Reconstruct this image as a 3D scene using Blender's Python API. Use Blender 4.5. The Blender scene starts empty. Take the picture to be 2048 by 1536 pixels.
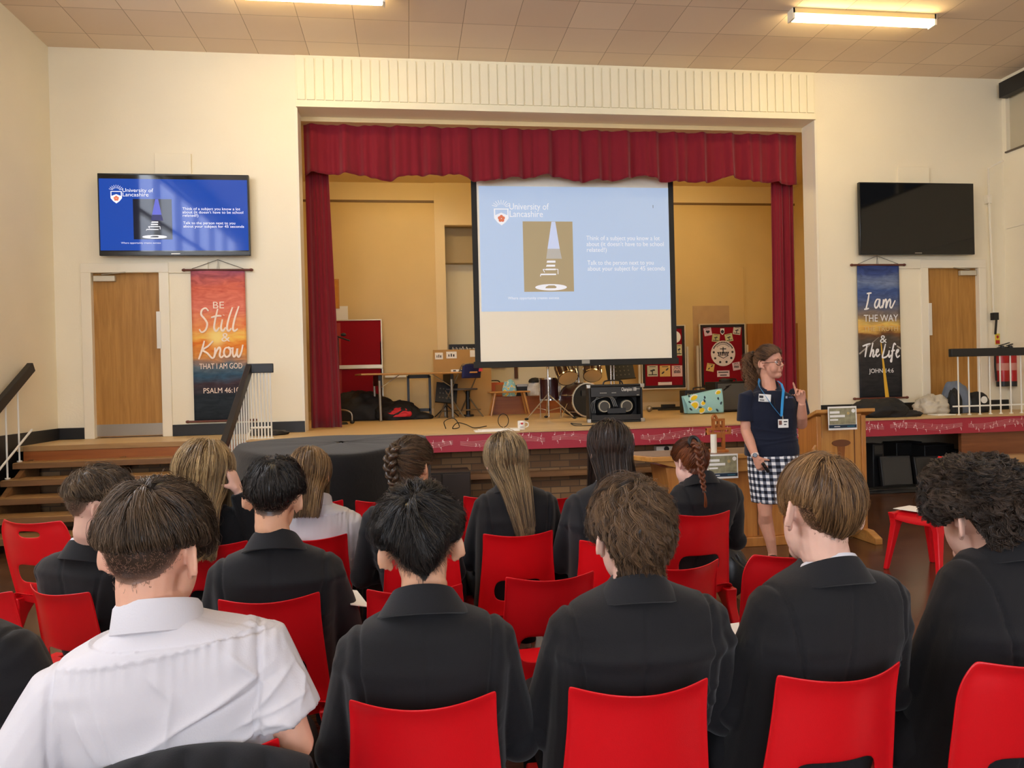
import bpy, math, random
import numpy as np
from mathutils import Vector, Matrix

SC = bpy.context.scene
COL = SC.collection
random.seed(7)
RNG = np.random.default_rng(11)

# ---------------------------------------------------------------- camera
CZ = 1.45
FPX = 1500.0
CR = Vector((0.99038, -0.13625, -0.02422))
CU = Vector((0.02462, 0.00128, 0.9997))
CF = Vector((0.13617, 0.99067, -0.00462))
cam_data = bpy.data.cameras.new('camera')
cam_data.sensor_width = 36.0
cam_data.lens = FPX / 2048 * 36.0
cam_data.clip_start = 0.05
cam = bpy.data.objects.new('camera', cam_data)
cam.matrix_world = Matrix(((CR.x, CU.x, -CF.x, 0), (CR.y, CU.y, -CF.y, 0), (CR.z, CU.z, -CF.z, CZ), (0, 0, 0, 1)))
COL.objects.link(cam)
SC.camera = cam


def ray(px, py):
    return CR * ((px - 1024) / FPX) - CU * ((py - 768) / FPX) + CF


def AT(px, py, Y):
    """point of the room that the photo shows at a pixel, on the plane at depth Y"""
    r = ray(px, py)
    r = r * (Y / r.y)
    return Vector((r.x, r.y, r.z + CZ))


def AZ(px, py, z):
    r = ray(px, py)
    r = r * ((z - CZ) / r.z)
    return Vector((r.x, r.y, r.z + CZ))


# ---------------------------------------------------------------- world, exposure
SC.view_settings.view_transform = 'Standard'
SC.view_settings.look = 'None'
SC.view_settings.gamma = 1.0
SC.view_settings.exposure = 0.0
world = bpy.data.worlds.new('world')
SC.world = world
world.use_nodes = True
world.node_tree.nodes['Background'].inputs[0].default_value = (0.8, 0.85, 1.0, 1)
world.node_tree.nodes['Background'].inputs[1].default_value = 0.1
TUBE_STRENGTH = 34.0      # ceiling battens
WINDOW_STRENGTH = 11.0     # daylight in the panes


# ---------------------------------------------------------------- materials
def lin(c):
    def f(v):
        v /= 255.0
        return v / 12.92 if v <= 0.04045 else ((v + 0.055) / 1.055) ** 2.4
    return (f(c[0]), f(c[1]), f(c[2]), 1.0)


MATS = {}


def mat(name, col, rough=0.6, spec=0.5, metal=0.0, var=0.0, vscale=6.0, bump=0.0, bscale=60.0, emit=0.0,
        stretch=(1, 1, 1), sss=0.0, sheen=0.0, alpha=1.0, trans=0.0, coat=0.0):
    if name in MATS:
        return MATS[name]
    m = bpy.data.materials.new(name)
    m.use_nodes = True
    nt = m.node_tree
    b = nt.nodes['Principled BSDF']
    c = lin(col)
    b.inputs['Base Color'].default_value = c
    b.inputs['Roughness'].default_value = rough
    b.inputs['Specular IOR Level'].default_value = spec
    b.inputs['Metallic'].default_value = metal
    if coat:
        b.inputs['Coat Weight'].default_value = coat
    if sss:
        b.inputs['Subsurface Weight'].default_value = sss
        b.inputs['Subsurface Radius'].default_value = (0.02, 0.008, 0.004)
        b.inputs['Subsurface Scale'].default_value = 0.5
    if sheen:
        b.inputs['Sheen Weight'].default_value = sheen
        b.inputs['Sheen Roughness'].default_value = 0.5
    if emit:
        b.inputs['Emission Color'].default_value = c
        b.inputs['Emission Strength'].default_value = emit
    if trans:
        b.inputs['Transmission Weight'].default_value = trans
    if alpha < 1:
        b.inputs['Alpha'].default_value = alpha
    if var or bump:
        tc = nt.nodes.new('ShaderNodeTexCoord')
        mp = nt.nodes.new('ShaderNodeMapping')
        mp.inputs['Scale'].default_value = stretch
        nt.links.new(tc.outputs['Object'], mp.inputs['Vector'])
    if var:
        n = nt.nodes.new('ShaderNodeTexNoise')
        n.inputs['Scale'].default_value = vscale
        n.inputs['Detail'].default_value = 5
        nt.links.new(mp.outputs[0], n.inputs['Vector'])
        mx = nt.nodes.new('ShaderNodeMix')
        mx.data_type = 'RGBA'
        mx.inputs[6].default_value = tuple(v * (1 - var) for v in c[:3]) + (1,)
        mx.inputs[7].default_value = tuple(min(1, v * (1 + var)) for v in c[:3]) + (1,)
        nt.links.new(n.outputs['Fac'], mx.inputs[0])
        nt.links.new(mx.outputs[2], b.inputs['Base Color'])
        if emit:
            nt.links.new(mx.outputs[2], b.inputs['Emission Color'])
    if bump:
        n2 = nt.nodes.new('ShaderNodeTexNoise')
        n2.inputs['Scale'].default_value = bscale
        n2.inputs['Detail'].default_value = 4
        nt.links.new(mp.outputs[0], n2.inputs['Vector'])
        bp = nt.nodes.new('ShaderNodeBump')
        bp.inputs['Strength'].default_value = bump
        bp.inputs['Distance'].default_value = 0.01
        nt.links.new(n2.outputs['Fac'], bp.inputs['Height'])
        nt.links.new(bp.outputs[0], b.inputs['Normal'])
    MATS[name] = m
    return m


def wood(name, c1, c2, axis='z', rough=0.4, scale=9.0, spec=0.4, fine=1.0, coat=0.0):
    """wood grain running along one axis"""
    if name in MATS:
        return MATS[name]
    m = mat(name, c1, rough, spec, coat=coat)
    nt = m.node_tree
    b = nt.nodes['Principled BSDF']
    tc = nt.nodes.new('ShaderNodeTexCoord')
    mp = nt.nodes.new('ShaderNodeMapping')
    s = {'x': (0.06, 1, 1), 'y': (1, 0.06, 1), 'z': (1, 1, 0.06)}[axis]
    mp.inputs['Scale'].default_value = s
    nt.links.new(tc.outputs['Object'], mp.inputs['Vector'])
    n = nt.nodes.new('ShaderNodeTexNoise')
    n.inputs['Scale'].default_value = scale * 4 * fine
    n.inputs['Detail'].default_value = 8
    n.inputs['Roughness'].default_value = 0.65
    n.inputs['Distortion'].default_value = 0.6
    nt.links.new(mp.outputs[0], n.inputs['Vector'])
    r = nt.nodes.new('ShaderNodeValToRGB')
    r.color_ramp.elements[0].position = 0.32
    r.color_ramp.elements[0].color = lin(c2)
    r.color_ramp.elements[1].position = 0.68
    r.color_ramp.elements[1].color = lin(c1)
    nt.links.new(n.outputs['Fac'], r.inputs['Fac'])
    nt.links.new(r.outputs['Color'], b.inputs['Base Color'])
    return m


# ---------------------------------------------------------------- mesh builder
def rotm(rx=0, ry=0, rz=0):
    return np.array(Matrix.Rotation(rz, 3, 'Z') @ Matrix.Rotation(ry, 3, 'Y') @ Matrix.Rotation(rx, 3, 'X'))


ORG = {}


class MB:
    def __init__(s):
        s.v = []
        s.f = []
        s.n = 0
        s.attr = []

    def add(s, V, F, tone=None):
        V = np.asarray(V, float).reshape(-1, 3)
        k = s.n
        s.v.append(V)
        s.f.extend([tuple(int(i) + k for i in f) for f in F])
        s.n += len(V)
        s.attr.append(np.full(len(V), 0.5) if tone is None else np.asarray(tone, float))
        return s

    def box(s, x0, x1, y0, y1, z0, z1, M=None, c=None):
        V = np.array([[x, y, z] for x in (x0, x1) for y in (y0, y1) for z in (z0, z1)], float)
        if M is not None:
            cc = np.array(c if c is not None else V.mean(0))
            V = (V - cc) @ np.asarray(M).T + cc
        return s.add(V, [(0, 1, 3, 2), (4, 6, 7, 5), (0, 4, 5, 1), (2, 3, 7, 6), (0, 2, 6, 4), (1, 5, 7, 3)])

    def bar(s, p0, p1, w, d, up=(0, 0, 1)):
        """rectangular bar from p0 to p1: w across, d in the 'up' direction"""
        p0, p1 = np.array(p0, float), np.array(p1, float)
        t = p1 - p0
        t /= np.linalg.norm(t)
        u = np.array(up, float)
        u = u - t * u.dot(t)
        u /= np.linalg.norm(u)
        b = np.cross(t, u)
        V = [p + b * i * w / 2 + u * j * d / 2 for p in (p0, p1) for i, j in ((-1, -1), (1, -1), (1, 1), (-1, 1))]
        return s.add(V, [(3, 2, 1, 0), (4, 5, 6, 7), (0, 1, 5, 4), (1, 2, 6, 5), (2, 3, 7, 6), (3, 0, 4, 7)])

    def loft(s, rings, caps=True, closed=True):
        R = [np.asarray(r, float) for r in rings]
        n = len(R[0])
        V = np.concatenate(R)
        F = []
        m = n if closed else n - 1
        for i in range(len(R) - 1):
            for j in range(m):
                a, b = i * n + j, i * n + (j + 1) % n
                F.append((a, b, b + n, a + n))
        if caps and closed:
            F.append(tuple(range(n))[::-1])
            F.append(tuple((len(R) - 1) * n + j for j in range(n)))
        return s.add(V, F)

    def tube(s, path, r, n=8, caps=True, flat=None, up=None):
        P = np.asarray(path, float)
        k = len(P)
        r = np.full(k, r, float) if np.isscalar(r) else np.asarray(r, float)
        T = np.gradient(P, axis=0)
        T /= np.linalg.norm(T, axis=1)[:, None] + 1e-12
        u = np.array(up if up is not None else ((0, 0, 1) if abs(T[0][2]) < 0.9 else (1, 0, 0)), float)
        rings = []
        a = np.linspace(0, 2 * math.pi, n, endpoint=False)
        for i in range(k):
            u = u - T[i] * u.dot(T[i])
            u /= np.linalg.norm(u) + 1e-12
            b = np.cross(T[i], u)
            fu = 1.0 if flat is None else flat
            rings.append(P[i] + np.outer(np.cos(a), b) * r[i] + np.outer(np.sin(a), u) * r[i] * fu)
        return s.loft(rings, caps)

    def cyl(s, p0, p1, r0, r1=None, n=16):
        return s.tube([p0, p1], [r0, r0 if r1 is None else r1], n)

    def lathe(s, prof, c=(0, 0, 0), M=None, n=24, caps=True):
        a = np.linspace(0, 2 * math.pi, n, endpoint=False)
        rings = []
        for r, z in prof:
            R = np.stack([np.cos(a) * max(r, 1e-5), np.sin(a) * max(r, 1e-5), np.full(n, z)], 1)
            if M is not None:
                R = R @ np.asarray(M).T
            rings.append(R + np.array(c))
        return s.loft(rings, caps)

    def ell(s, c, r, M=None, nu=20, nv=12):
        r = (r, r, r) if np.isscalar(r) else r
        rings = []
        a = np.linspace(0, 2 * math.pi, nu, endpoint=False)
        for j in range(nv + 1):
            t = math.pi * min(max(j / nv, 0.01), 0.99)
            R = np.stack([np.cos(a) * math.sin(t) * r[0], np.sin(a) * math.sin(t) * r[1], np.full(nu, -math.cos(t) * r[2])], 1)
            if M is not None:
                R = R @ np.asarray(M).T
            rings.append(R + np.array(c))
        return s.loft(rings)

    def prism(s, pts, d0, d1, plane='xz'):
        """polygon outline extruded along the remaining axis"""
        n = len(pts)
        def mk(p, d):
            return {'xz': (p[0], d, p[1]), 'xy': (p[0], p[1], d), 'yz': (d, p[0], p[1])}[plane]
        V = [mk(p, d0) for p in pts] + [mk(p, d1) for p in pts]
        F = [tuple(range(n)), tuple(range(2 * n - 1, n - 1, -1))]
        F += [(i, n + i, n + (i + 1) % n, (i + 1) % n) for i in range(n)]
        return s.add(V, F)

    def grid(s, fn, nu, nv, skip=None):
        V = [fn(i / nu, j / nv) for j in range(nv + 1) for i in range(nu + 1)]
        F = []
        for j in range(nv):
            for i in range(nu):
                if skip and skip(i, j):
                    continue
                a = j * (nu + 1) + i
                F.append((a, a + 1, a + nu + 2, a + nu + 1))
        return s.add(V, F)

    def xf(s, M, t=(0, 0, 0)):
        s.v = [v @ np.asarray(M).T + np.asarray(t) for v in s.v]
        return s

    def build(s, name, m, parent=None, smooth=None, bevel=0, subsurf=0, solid=0, remesh=0, relax=0, tone=False, off=0):
        me = bpy.data.meshes.new(name)
        V = np.concatenate(s.v)
        org = ORG.get(parent, None) if parent is not None else None
        if org is not None:
            V = V - np.array(org)
        me.from_pydata(V.tolist(), [], s.f)
        me.validate()
        if tone:
            at = me.attributes.new('tone', 'FLOAT', 'POINT')
            at.data.foreach_set('value', np.concatenate(s.attr).astype(np.float32))
        me.materials.append(m)
        return put(name, me, parent, smooth, bevel, subsurf, solid, remesh, relax, off)


def put(name, me, parent=None, smooth=None, bevel=0, subsurf=0, solid=0, remesh=0, relax=0, off=0):
    o = bpy.data.objects.new(name, me)
    COL.objects.link(o)
    if parent is not None:
        o.parent = parent
        if parent in ORG:
            ORG[o] = ORG[parent]
    if smooth is not False:
        me.polygons.foreach_set('use_smooth', [True] * len(me.polygons))
        if smooth is not True:
            me.set_sharp_from_angle(angle=math.radians(smooth or 38))
    if solid:
        md = o.modifiers.new('solid', 'SOLIDIFY')
        md.thickness = solid
        md.offset = off
    if bevel:
        md = o.modifiers.new('bevel', 'BEVEL')
        md.width = bevel
        md.segments = 2
        md.limit_method = 'ANGLE'
    if subsurf:
        md = o.modifiers.new('subd', 'SUBSURF')
        md.levels = md.render_levels = subsurf
    if remesh:
        md = o.modifiers.new('remesh', 'REMESH')
        md.mode = 'VOXEL'
        md.voxel_size = remesh
        md.use_smooth_shade = True
    if relax:
        md = o.modifiers.new('relax', 'SMOOTH')
        md.factor = 0.5
        md.iterations = relax
    return o


def tag(o, label, cat=None, group=None, kind=None):
    o['label'] = label
    if cat:
        o['category'] = cat
    if group:
        o['group'] = group
    if kind:
        o['kind'] = kind
    return o


def thing(name, label, cat, loc=(0, 0, 0), rz=0.0, group=None, local=False):
    """Empty at a thing's base; parts are given in room coordinates unless local=True"""
    o = bpy.data.objects.new(name, None)
    o.empty_display_size = 0.1
    COL.objects.link(o)
    o.location = loc
    o.rotation_euler = (0, 0, rz)
    if not local:
        ORG[o] = tuple(loc)
    tag(o, label, cat, group)
    return o


def struct(name, mb, m, parent=None, **k):
    o = mb.build(name, m, parent, **k)
    if parent is None:
        o['kind'] = 'structure'
    return o


def bake(o):
    """freeze the modifiers of an object into its mesh"""
    dg = bpy.context.evaluated_depsgraph_get()
    me = bpy.data.meshes.new_from_object(o.evaluated_get(dg))
    o.modifiers.clear()
    o.data = me
    me.polygons.foreach_set('use_smooth', [True] * len(me.polygons))
    return me


def mesh_co(me):
    a = np.empty(len(me.vertices) * 3)
    me.vertices.foreach_get('co', a)
    n = np.empty(len(me.vertices) * 3)
    me.vertices.foreach_get('normal', n)
    return a.reshape(-1, 3), n.reshape(-1, 3)


TEXTS = []


def text(body, c, size, m, parent=None, width=None, name='lettering', align='LEFT', rz=0.0, tilt=0.0, face=None, spacing=1.0):
    """printed words facing the hall (towards -Y); width fits the line to a measured length"""
    cu = bpy.data.curves.new(name, 'FONT')
    cu.body = body
    cu.size = size
    cu.align_x = align
    cu.space_character = spacing
    cu.extrude = 0.0004
    cu.resolution_u = 3
    cu.materials.append(m)
    o = bpy.data.objects.new(name, cu)
    COL.objects.link(o)
    loc = Vector(c)
    if parent is not None:
        o.parent = parent
        if parent in ORG:
            loc = loc - Vector(ORG[parent])
            ORG[o] = ORG[parent]
    o.location = loc
    o.rotation_euler = face if face else (math.pi / 2 + tilt, 0, rz)
    TEXTS.append((o, width))
    return o


def fit_texts():
    """fit every line to its measured width and turn it into a real mesh"""
    bpy.context.view_layer.update()
    for o, w in TEXTS:
        d = o.dimensions.x
        if w and d > 1e-6:
            o.scale.x = w / d
    dg = bpy.context.evaluated_depsgraph_get()
    for o, w in TEXTS:
        me = bpy.data.meshes.new_from_object(o.evaluated_get(dg))
        n = bpy.data.objects.new('tmp', me)
        COL.objects.link(n)
        n.parent = o.parent
        n.location = o.location
        n.rotation_euler = o.rotation_euler
        n.scale = o.scale
        bpy.data.objects.remove(o)
        n.name = 'lettering'


def crom(pts, k=8):
    """smooth curve through points"""
    P = np.asarray(pts, float)
    P = np.vstack([2 * P[0] - P[1], P, 2 * P[-1] - P[-2]])
    out = []
    for i in range(1, len(P) - 2):
        for t in np.linspace(0, 1, k, endpoint=False):
            a, b, c, d = P[i - 1:i + 3]
            out.append(0.5 * ((2 * b) + (-a + c) * t + (2 * a - 5 * b + 4 * c - d) * t * t + (-a + 3 * b - 3 * c + d) * t ** 3))
    out.append(P[-2])
    return np.array(out)

# ================================================================ ROOM
XL, XR, YW, YB, ZC, ZS = -4.07, 8.25, 9.4, -7.0, 5.47, 0.885
PX0, PX1, PZ = -1.265, 5.458, 4.835      # stage opening
YP = 9.72                                # back edge of the opening's reveal
YSTAGE = 12.6


def wall_paint(name, c, var=0.05, rough=0.55):
    return mat(name, c, rough, 0.35, var=var, vscale=1.3, bump=0.12, bscale=45)


M_wall = wall_paint('cream_paint', (243, 234, 210))
M_gold = wall_paint('ochre_paint', (220, 190, 126), 0.10, 0.42)
M_buff = wall_paint('buff_paint', (232, 208, 158), 0.06)
M_gloss = mat('white_gloss', (240, 232, 212), 0.35, 0.5)
M_black = mat('black_paint', (22, 22, 23), 0.45)
M_white = mat('white_metal', (240, 238, 228), 0.35)
M_silver = mat('brushed_metal', (170, 165, 155), 0.35, metal=0.9)
M_chrome = mat('chrome', (210, 208, 205), 0.18, metal=1.0)
M_paper = mat('paper', (245, 243, 236), 0.7, 0.2)
M_doorwood = wood('oak_veneer', (190, 140, 70), (158, 110, 48), 'z', 0.45, 5)
M_stagewood = wood('pale_stage_boards', (226, 197, 148), (204, 172, 120), 'x', 0.42, 4)
M_orangewood = wood('orange_ply', (168, 98, 44), (140, 76, 32), 'x', 0.4, 3)
M_pine = wood('pine', (206, 150, 78), (178, 120, 56), 'z', 0.38, 5, coat=0.2)
M_pinex = wood('pine_rail', (206, 150, 78), (178, 120, 56), 'x', 0.38, 5, coat=0.2)
M_dark = mat('dark_void', (20, 17, 15), 0.9)


def floor_mat():
    m = wood('parquet', (104, 68, 46), (66, 42, 30), 'x', 0.22, 3, 0.5)
    nt = m.node_tree
    b = nt.nodes['Principled BSDF']
    tc = nt.nodes.new('ShaderNodeTexCoord')
    br = nt.nodes.new('ShaderNodeTexBrick')
    br.inputs['Scale'].default_value = 1.0
    br.inputs['Brick Width'].default_value = 1.1
    br.inputs['Row Height'].default_value = 0.16
    br.inputs['Mortar Size'].default_value = 0.0025
    br.inputs['Color1'].default_value = (1, 1, 1, 1)
    br.inputs['Color2'].default_value = (0.72, 0.7, 0.68, 1)
    br.inputs['Mortar'].default_value = (0.35, 0.33, 0.3, 1)
    nt.links.new(tc.outputs['Object'], br.inputs['Vector'])
    src = b.inputs['Base Color'].links[0].from_socket
    mx = nt.nodes.new('ShaderNodeMix')
    mx.data_type = 'RGBA'
    mx.blend_type = 'MULTIPLY'
    mx.inputs[0].default_value = 1.0
    nt.links.new(src, mx.inputs[6])
    nt.links.new(br.outputs['Color'], mx.inputs[7])
    nt.links.new(mx.outputs[2], b.inputs['Base Color'])
    return m


def ceiling_mat():
    m = mat('ceiling_tile', (236, 214, 190), 0.8, 0.2)
    nt = m.node_tree
    b = nt.nodes['Principled BSDF']
    tc = nt.nodes.new('ShaderNodeTexCoord')
    mp = nt.nodes.new('ShaderNodeMapping')
    mp.inputs['Location'].default_value = (-0.10, -9.02, 0)
    nt.links.new(tc.outputs['Object'], mp.inputs['Vector'])
    br = nt.nodes.new('ShaderNodeTexBrick')
    br.offset = 0.0
    br.inputs['Scale'].default_value = 1.0
    br.inputs['Brick Width'].default_value = 0.6
    br.inputs['Row Height'].default_value = 0.6
    br.inputs['Mortar Size'].default_value = 0.004
    br.inputs['Mortar Smooth'].default_value = 0.3
    br.inputs['Color1'].default_value = lin((240, 220, 196))
    br.inputs['Color2'].default_value = lin((230, 208, 184))
    br.inputs['Mortar'].default_value = lin((180, 156, 132))
    nt.links.new(mp.outputs[0], br.inputs['Vector'])
    nt.links.new(br.outputs['Color'], b.inputs['Base Color'])
    n = nt.nodes.new('ShaderNodeTexNoise')
    n.inputs['Scale'].default_value = 2.2
    nt.links.new(tc.outputs['Object'], n.inputs['Vector'])
    ad = nt.nodes.new('ShaderNodeMath')
    ad.operation = 'MULTIPLY_ADD'
    ad.inputs[1].default_value = -0.8
    nt.links.new(br.outputs['Fac'], ad.inputs[0])
    nt.links.new(n.outputs['Fac'], ad.inputs[2])
    bp = nt.nodes.new('ShaderNodeBump')
    bp.inputs['Strength'].default_value = 0.5
    bp.inputs['Distance'].default_value = 0.02
    nt.links.new(ad.outputs[0], bp.inputs['Height'])
    nt.links.new(bp.outputs[0], b.inputs['Normal'])
    return m


struct('floor', MB().box(XL - .2, XR + .2, YB - .2, YW + 3.4, -0.1, 0), floor_mat(), smooth=False)
struct('ceiling', MB().box(XL - .2, XR + .2, YB - .2, YW + .1, ZC, ZC + .1), ceiling_mat(), smooth=False)

# doorways cut in the front wall
D1 = (-3.675, -2.895, 2.845)      # x0, x1, head
D2 = (7.055, 7.842, 2.862)
w = MB()
w.box(XL - .2, D1[0], YW, YP, ZS, ZC).box(D1[0], D1[1], YW, YP, D1[2], ZC).box(D1[1], PX0, YW, YP, ZS, ZC)
w.box(PX0, PX1, YW, YP, PZ, ZC)
w.box(PX1, D2[0], YW, YP, ZS, ZC).box(D2[0], D2[1], YW, YP, D2[2], ZC).box(D2[1], XR + .2, YW, YP, ZS, ZC)
struct('wall_front', w, M_wall, smooth=False)

# left wall with a high window strip (out of the frame, towards the audience)
LW = (-1.0, 6.2, 3.5, 5.1)
w = MB().box(XL - .25, XL, YB, LW[0], 0, ZC).box(XL - .25, XL, LW[1], YW + .3, 0, ZC)
w.box(XL - .25, XL, LW[0], LW[1], 0, LW[2]).box(XL - .25, XL, LW[0], LW[1], LW[3], ZC)
struct('wall_left', w, M_wall, smooth=False)
RW = (-5.0, 9.33, 4.44, 5.2)
w = MB().box(XR, XR + .25, RW[1], YW + .3, 0, ZC).box(XR, XR + .25, YB, RW[0], 0, ZC)
w.box(XR, XR + .25, RW[0], RW[1], RW[3], ZC).box(XR, XR + .25, RW[0], RW[1], 0, RW[2])
struct('wall_right', w, M_wall, smooth=False)
struct('trim_2', MB().box(XR - .03, XR + .25, RW[0], RW[1], RW[2] - .02, RW[2]), mat('sill_brown', (92, 78, 62), 0.5), smooth=False)
struct('trim_3', MB().box(XR - .012, XR, YB, 9.36, 3.38, 3.395), M_gloss, smooth=False)
BWIN = [(-3.6, -0.9), (-0.3, 2.4)]
w = MB()
xs = [XL - .2] + [v for a in BWIN for v in a] + [XR + .2]
for i in range(0, len(xs), 2):
    w.box(xs[i], xs[i + 1], YB - .25, YB, 0, ZC)
for a, b in BWIN:
    w.box(a, b, YB - .25, YB, 0, 1.1).box(a, b, YB - .25, YB, 4.3, ZC)
struct('wall_back', w, M_wall, smooth=False)


def pane_mat(name, s, c=(232, 240, 255)):
    m = bpy.data.materials.new(name)
    m.use_nodes = True
    b = m.node_tree.nodes['Principled BSDF']
    b.inputs['Base Color'].default_value = (0.02, 0.02, 0.02, 1)
    b.inputs['Roughness'].default_value = 0.2
    b.inputs['Emission Color'].default_value = lin(c)
    b.inputs['Emission Strength'].default_value = s
    return m


M_daypane = pane_mat('daylit_pane', WINDOW_STRENGTH)


def window(name, mb_pane, mb_frame):
    f = struct(name, mb_frame, M_gloss, smooth=False)
    mb_pane.build('pane', M_daypane, f, smooth=False)


for k, (a, b) in enumerate(BWIN):
    fr = MB()
    n = 3 if b - a > 2 else 2
    for i in range(n + 1):
        x = a + (b - a) * i / n
        fr.box(x - .03, x + .03, YB - .16, YB - .06, 1.1, 4.3)
    for z in (1.13, 2.2, 3.3, 4.27):
        fr.box(a, b, YB - .15, YB - .07, z - .03, z + .03)
    window('window_%d' % (k + 1), MB().box(a, b, YB - .2, YB - .17, 1.1, 4.3), fr)
fr = MB()
for i in range(7):
    y = LW[0] + (LW[1] - LW[0]) * i / 6
    fr.box(XL - .17, XL - .07, y - .03, y + .03, LW[2], LW[3])
for z in (LW[2] + .03, 4.3, LW[3] - .03):
    fr.box(XL - .16, XL - .08, LW[0], LW[1], z - .03, z + .03)
window('window_5', MB().box(XL - .22, XL - .19, LW[0], LW[1], LW[2], LW[3]), fr)
fr = MB()
for i in range(9):
    y = RW[0] + (8.4 - RW[0]) * i / 8
    fr.box(XR + .1, XR + .2, y - .03, y + .03, RW[2], RW[3])
window('window_6', MB().box(XR + .21, XR + .24, RW[0], 2.0, RW[2], RW[3]), fr)

t = thing('roller_blind', 'black roller blind box with grey fabric drawn over the high right window', 'blind', (XR, 8.6, 4.6))
MB().box(XR - .11, XR + .02, 7.8, 9.32, 5.17, 5.38).build('housing', M_black, t, bevel=.006)
MB().box(XR + .06, XR + .07, 7.7, RW[1], RW[2], 5.2).build('fabric', mat('blind_fabric', (196, 186, 160), 0.85), t)

# fluted frieze above the opening
fl = MB()
n = 60
for i in range(n):
    x = PX0 + (PX1 - PX0) * (i + .5) / n
    hw = .047
    fl.prism([(x - hw, PZ + .09), (x + hw, PZ + .09), (x + hw, ZC - .045), (x + hw - .012, ZC - .03), (x - hw + .012, ZC - .03), (x - hw, ZC - .045)], YW - .03, YW - .008)
fl.box(PX0 - .01, PX1 + .01, YW - .012, YW, PZ + .02, ZC)
fl.box(PX0 - .01, PX1 + .01, YW - .035, YW, PZ, PZ + .075)
struct('trim_1', fl, mat('frieze_cream', (244, 236, 208), 0.5), bevel=.003, smooth=False)
struct('trim_4', MB().box(PX0 - .025, PX0 + .004, YW - .012, YW + .05, ZS, PZ - .004).box(PX1 - .004, PX1 + .025, YW - .012, YW + .05, ZS, PZ - .004), M_gloss, smooth=False)

# baseboards on the raised part
struct('baseboard_front', MB().box(XL, D1[0] - .1, YW - .02, YW, ZS, ZS + .135).box(D1[1] + .1, PX0, YW - .02, YW, ZS, ZS + .135)
       .box(PX1, D2[0] - .1, YW - .02, YW, ZS, ZS + .135).box(D2[1] + .1, XR, YW - .02, YW, ZS, ZS + .135), M_black, bevel=.004)
struct('baseboard_left', MB().box(XL, XL + .02, 7.0, YW, ZS - .45, ZS + .135), M_black)


def door(name, d, hinge_right, plate_y):
    x0, x1, h = d
    o = struct(name, MB().box(x0 + .005, x1 - .005, YW + .05, YW + .095, ZS + .01, h - .008), M_doorwood, bevel=.003)
    fr = MB()
    for a, b in ((x0 - .1, x0 + .012), (x1 - .012, x1 + .1)):
        fr.box(a, b, YW - .022, YW + .1, ZS, h - .012)
    fr.box(x0 - .1, x1 + .1, YW - .022, YW + .1, h - .0119, h + .1)
    fr.box(x0 + .012, x0 + .03, YW + .096, YW + .11, ZS, h).box(x1 - .03, x1 - .012, YW + .096, YW + .11, ZS, h)
    fr.build('frame', M_gloss, o, bevel=.004)
    MB().box(x0 + .012, x1 - .012, YW + .046, YW + .05, ZS + .02, ZS + .16).build('kick_plate', M_silver, o)
    xs = x1 if hinge_right else x0
    sgn = -1 if hinge_right else 1
    c = MB().box(min(xs + sgn * .03, xs + sgn * .27), max(xs + sgn * .03, xs + sgn * .27), YW + .0, YW + .05, h - .11, h - .045)
    c.build('door_closer', mat('closer_silver', (205, 198, 180), 0.4, metal=0.3), o, bevel=.004)
    MB().bar((xs + sgn * .12, YW + .02, h - .03), (xs + sgn * .4, YW - .03, h - .012), .02, .012).build('closer_arm', M_silver, o)
    xp = x0 if hinge_right else x1
    MB().box(min(xp, xp - sgn * .05), max(xp, xp - sgn * .05), YW - .028, YW - .018, plate_y, plate_y + .44).build('push_plate', mat('plate', (226, 222, 212), 0.3, metal=0.2), o, bevel=.003)
    return o


door('door_1', D1, False, 1.93)
door('door_2', D2, True, 1.93)

# ---- stage platform
SX0, SX1, YF = -1.75, XR, 8.22
struct('stage_floor', MB().box(XL, SX0, 8.42, YW + .3, ZS - .05, ZS).box(SX0, SX1, YF, YSTAGE, ZS - .05, ZS), M_stagewood, smooth=False)
M_brick = mat('brown_brick', (120, 88, 62), 0.8, 0.2)


def brick_mat(m):
    nt = m.node_tree
    b = nt.nodes['Principled BSDF']
    tc = nt.nodes.new('ShaderNodeTexCoord')
    mp = nt.nodes.new('ShaderNodeMapping')
    mp.inputs['Rotation'].default_value = (math.pi / 2, 0, 0)
    nt.links.new(tc.outputs['Object'], mp.inputs['Vector'])
    br = nt.nodes.new('ShaderNodeTexBrick')
    br.inputs['Scale'].default_value = 1.0
    br.inputs['Brick Width'].default_value = 0.225
    br.inputs['Row Height'].default_value = 0.075
    br.inputs['Mortar Size'].default_value = 0.006
    br.inputs['Color1'].default_value = lin((150, 118, 84))
    br.inputs['Color2'].default_value = lin((102, 74, 52))
    br.inputs['Mortar'].default_value = lin((96, 78, 62))
    nt.links.new(mp.outputs[0], br.inputs['Vector'])
    nt.links.new(br.outputs['Color'], b.inputs['Base Color'])
    bp = nt.nodes.new('ShaderNodeBump')
    bp.inputs['Strength'].default_value = 0.6
    bp.invert = True
    nt.links.new(br.outputs['Fac'], bp.inputs['Height'])
    nt.links.new(bp.outputs[0], b.inputs['Normal'])


brick_mat(M_brick)
struct('stage_base_wall', MB().box(SX0, 4.75, YF + .2, YF + .35, 0, ZS - .05).box(XL, SX0, 8.6, 8.7, 0, ZS - .05), M_brick, smooth=False)
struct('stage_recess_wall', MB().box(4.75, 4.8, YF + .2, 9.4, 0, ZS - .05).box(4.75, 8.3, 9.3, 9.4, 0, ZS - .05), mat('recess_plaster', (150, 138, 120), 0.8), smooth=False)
struct('stage_panel_wall', MB().box(6.62, XR, YF + .05, YF + .1, .28, ZS - .05), wood('stage_panel', (150, 92, 54), (120, 70, 40), 'x', 0.4, 3), smooth=False)

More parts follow.
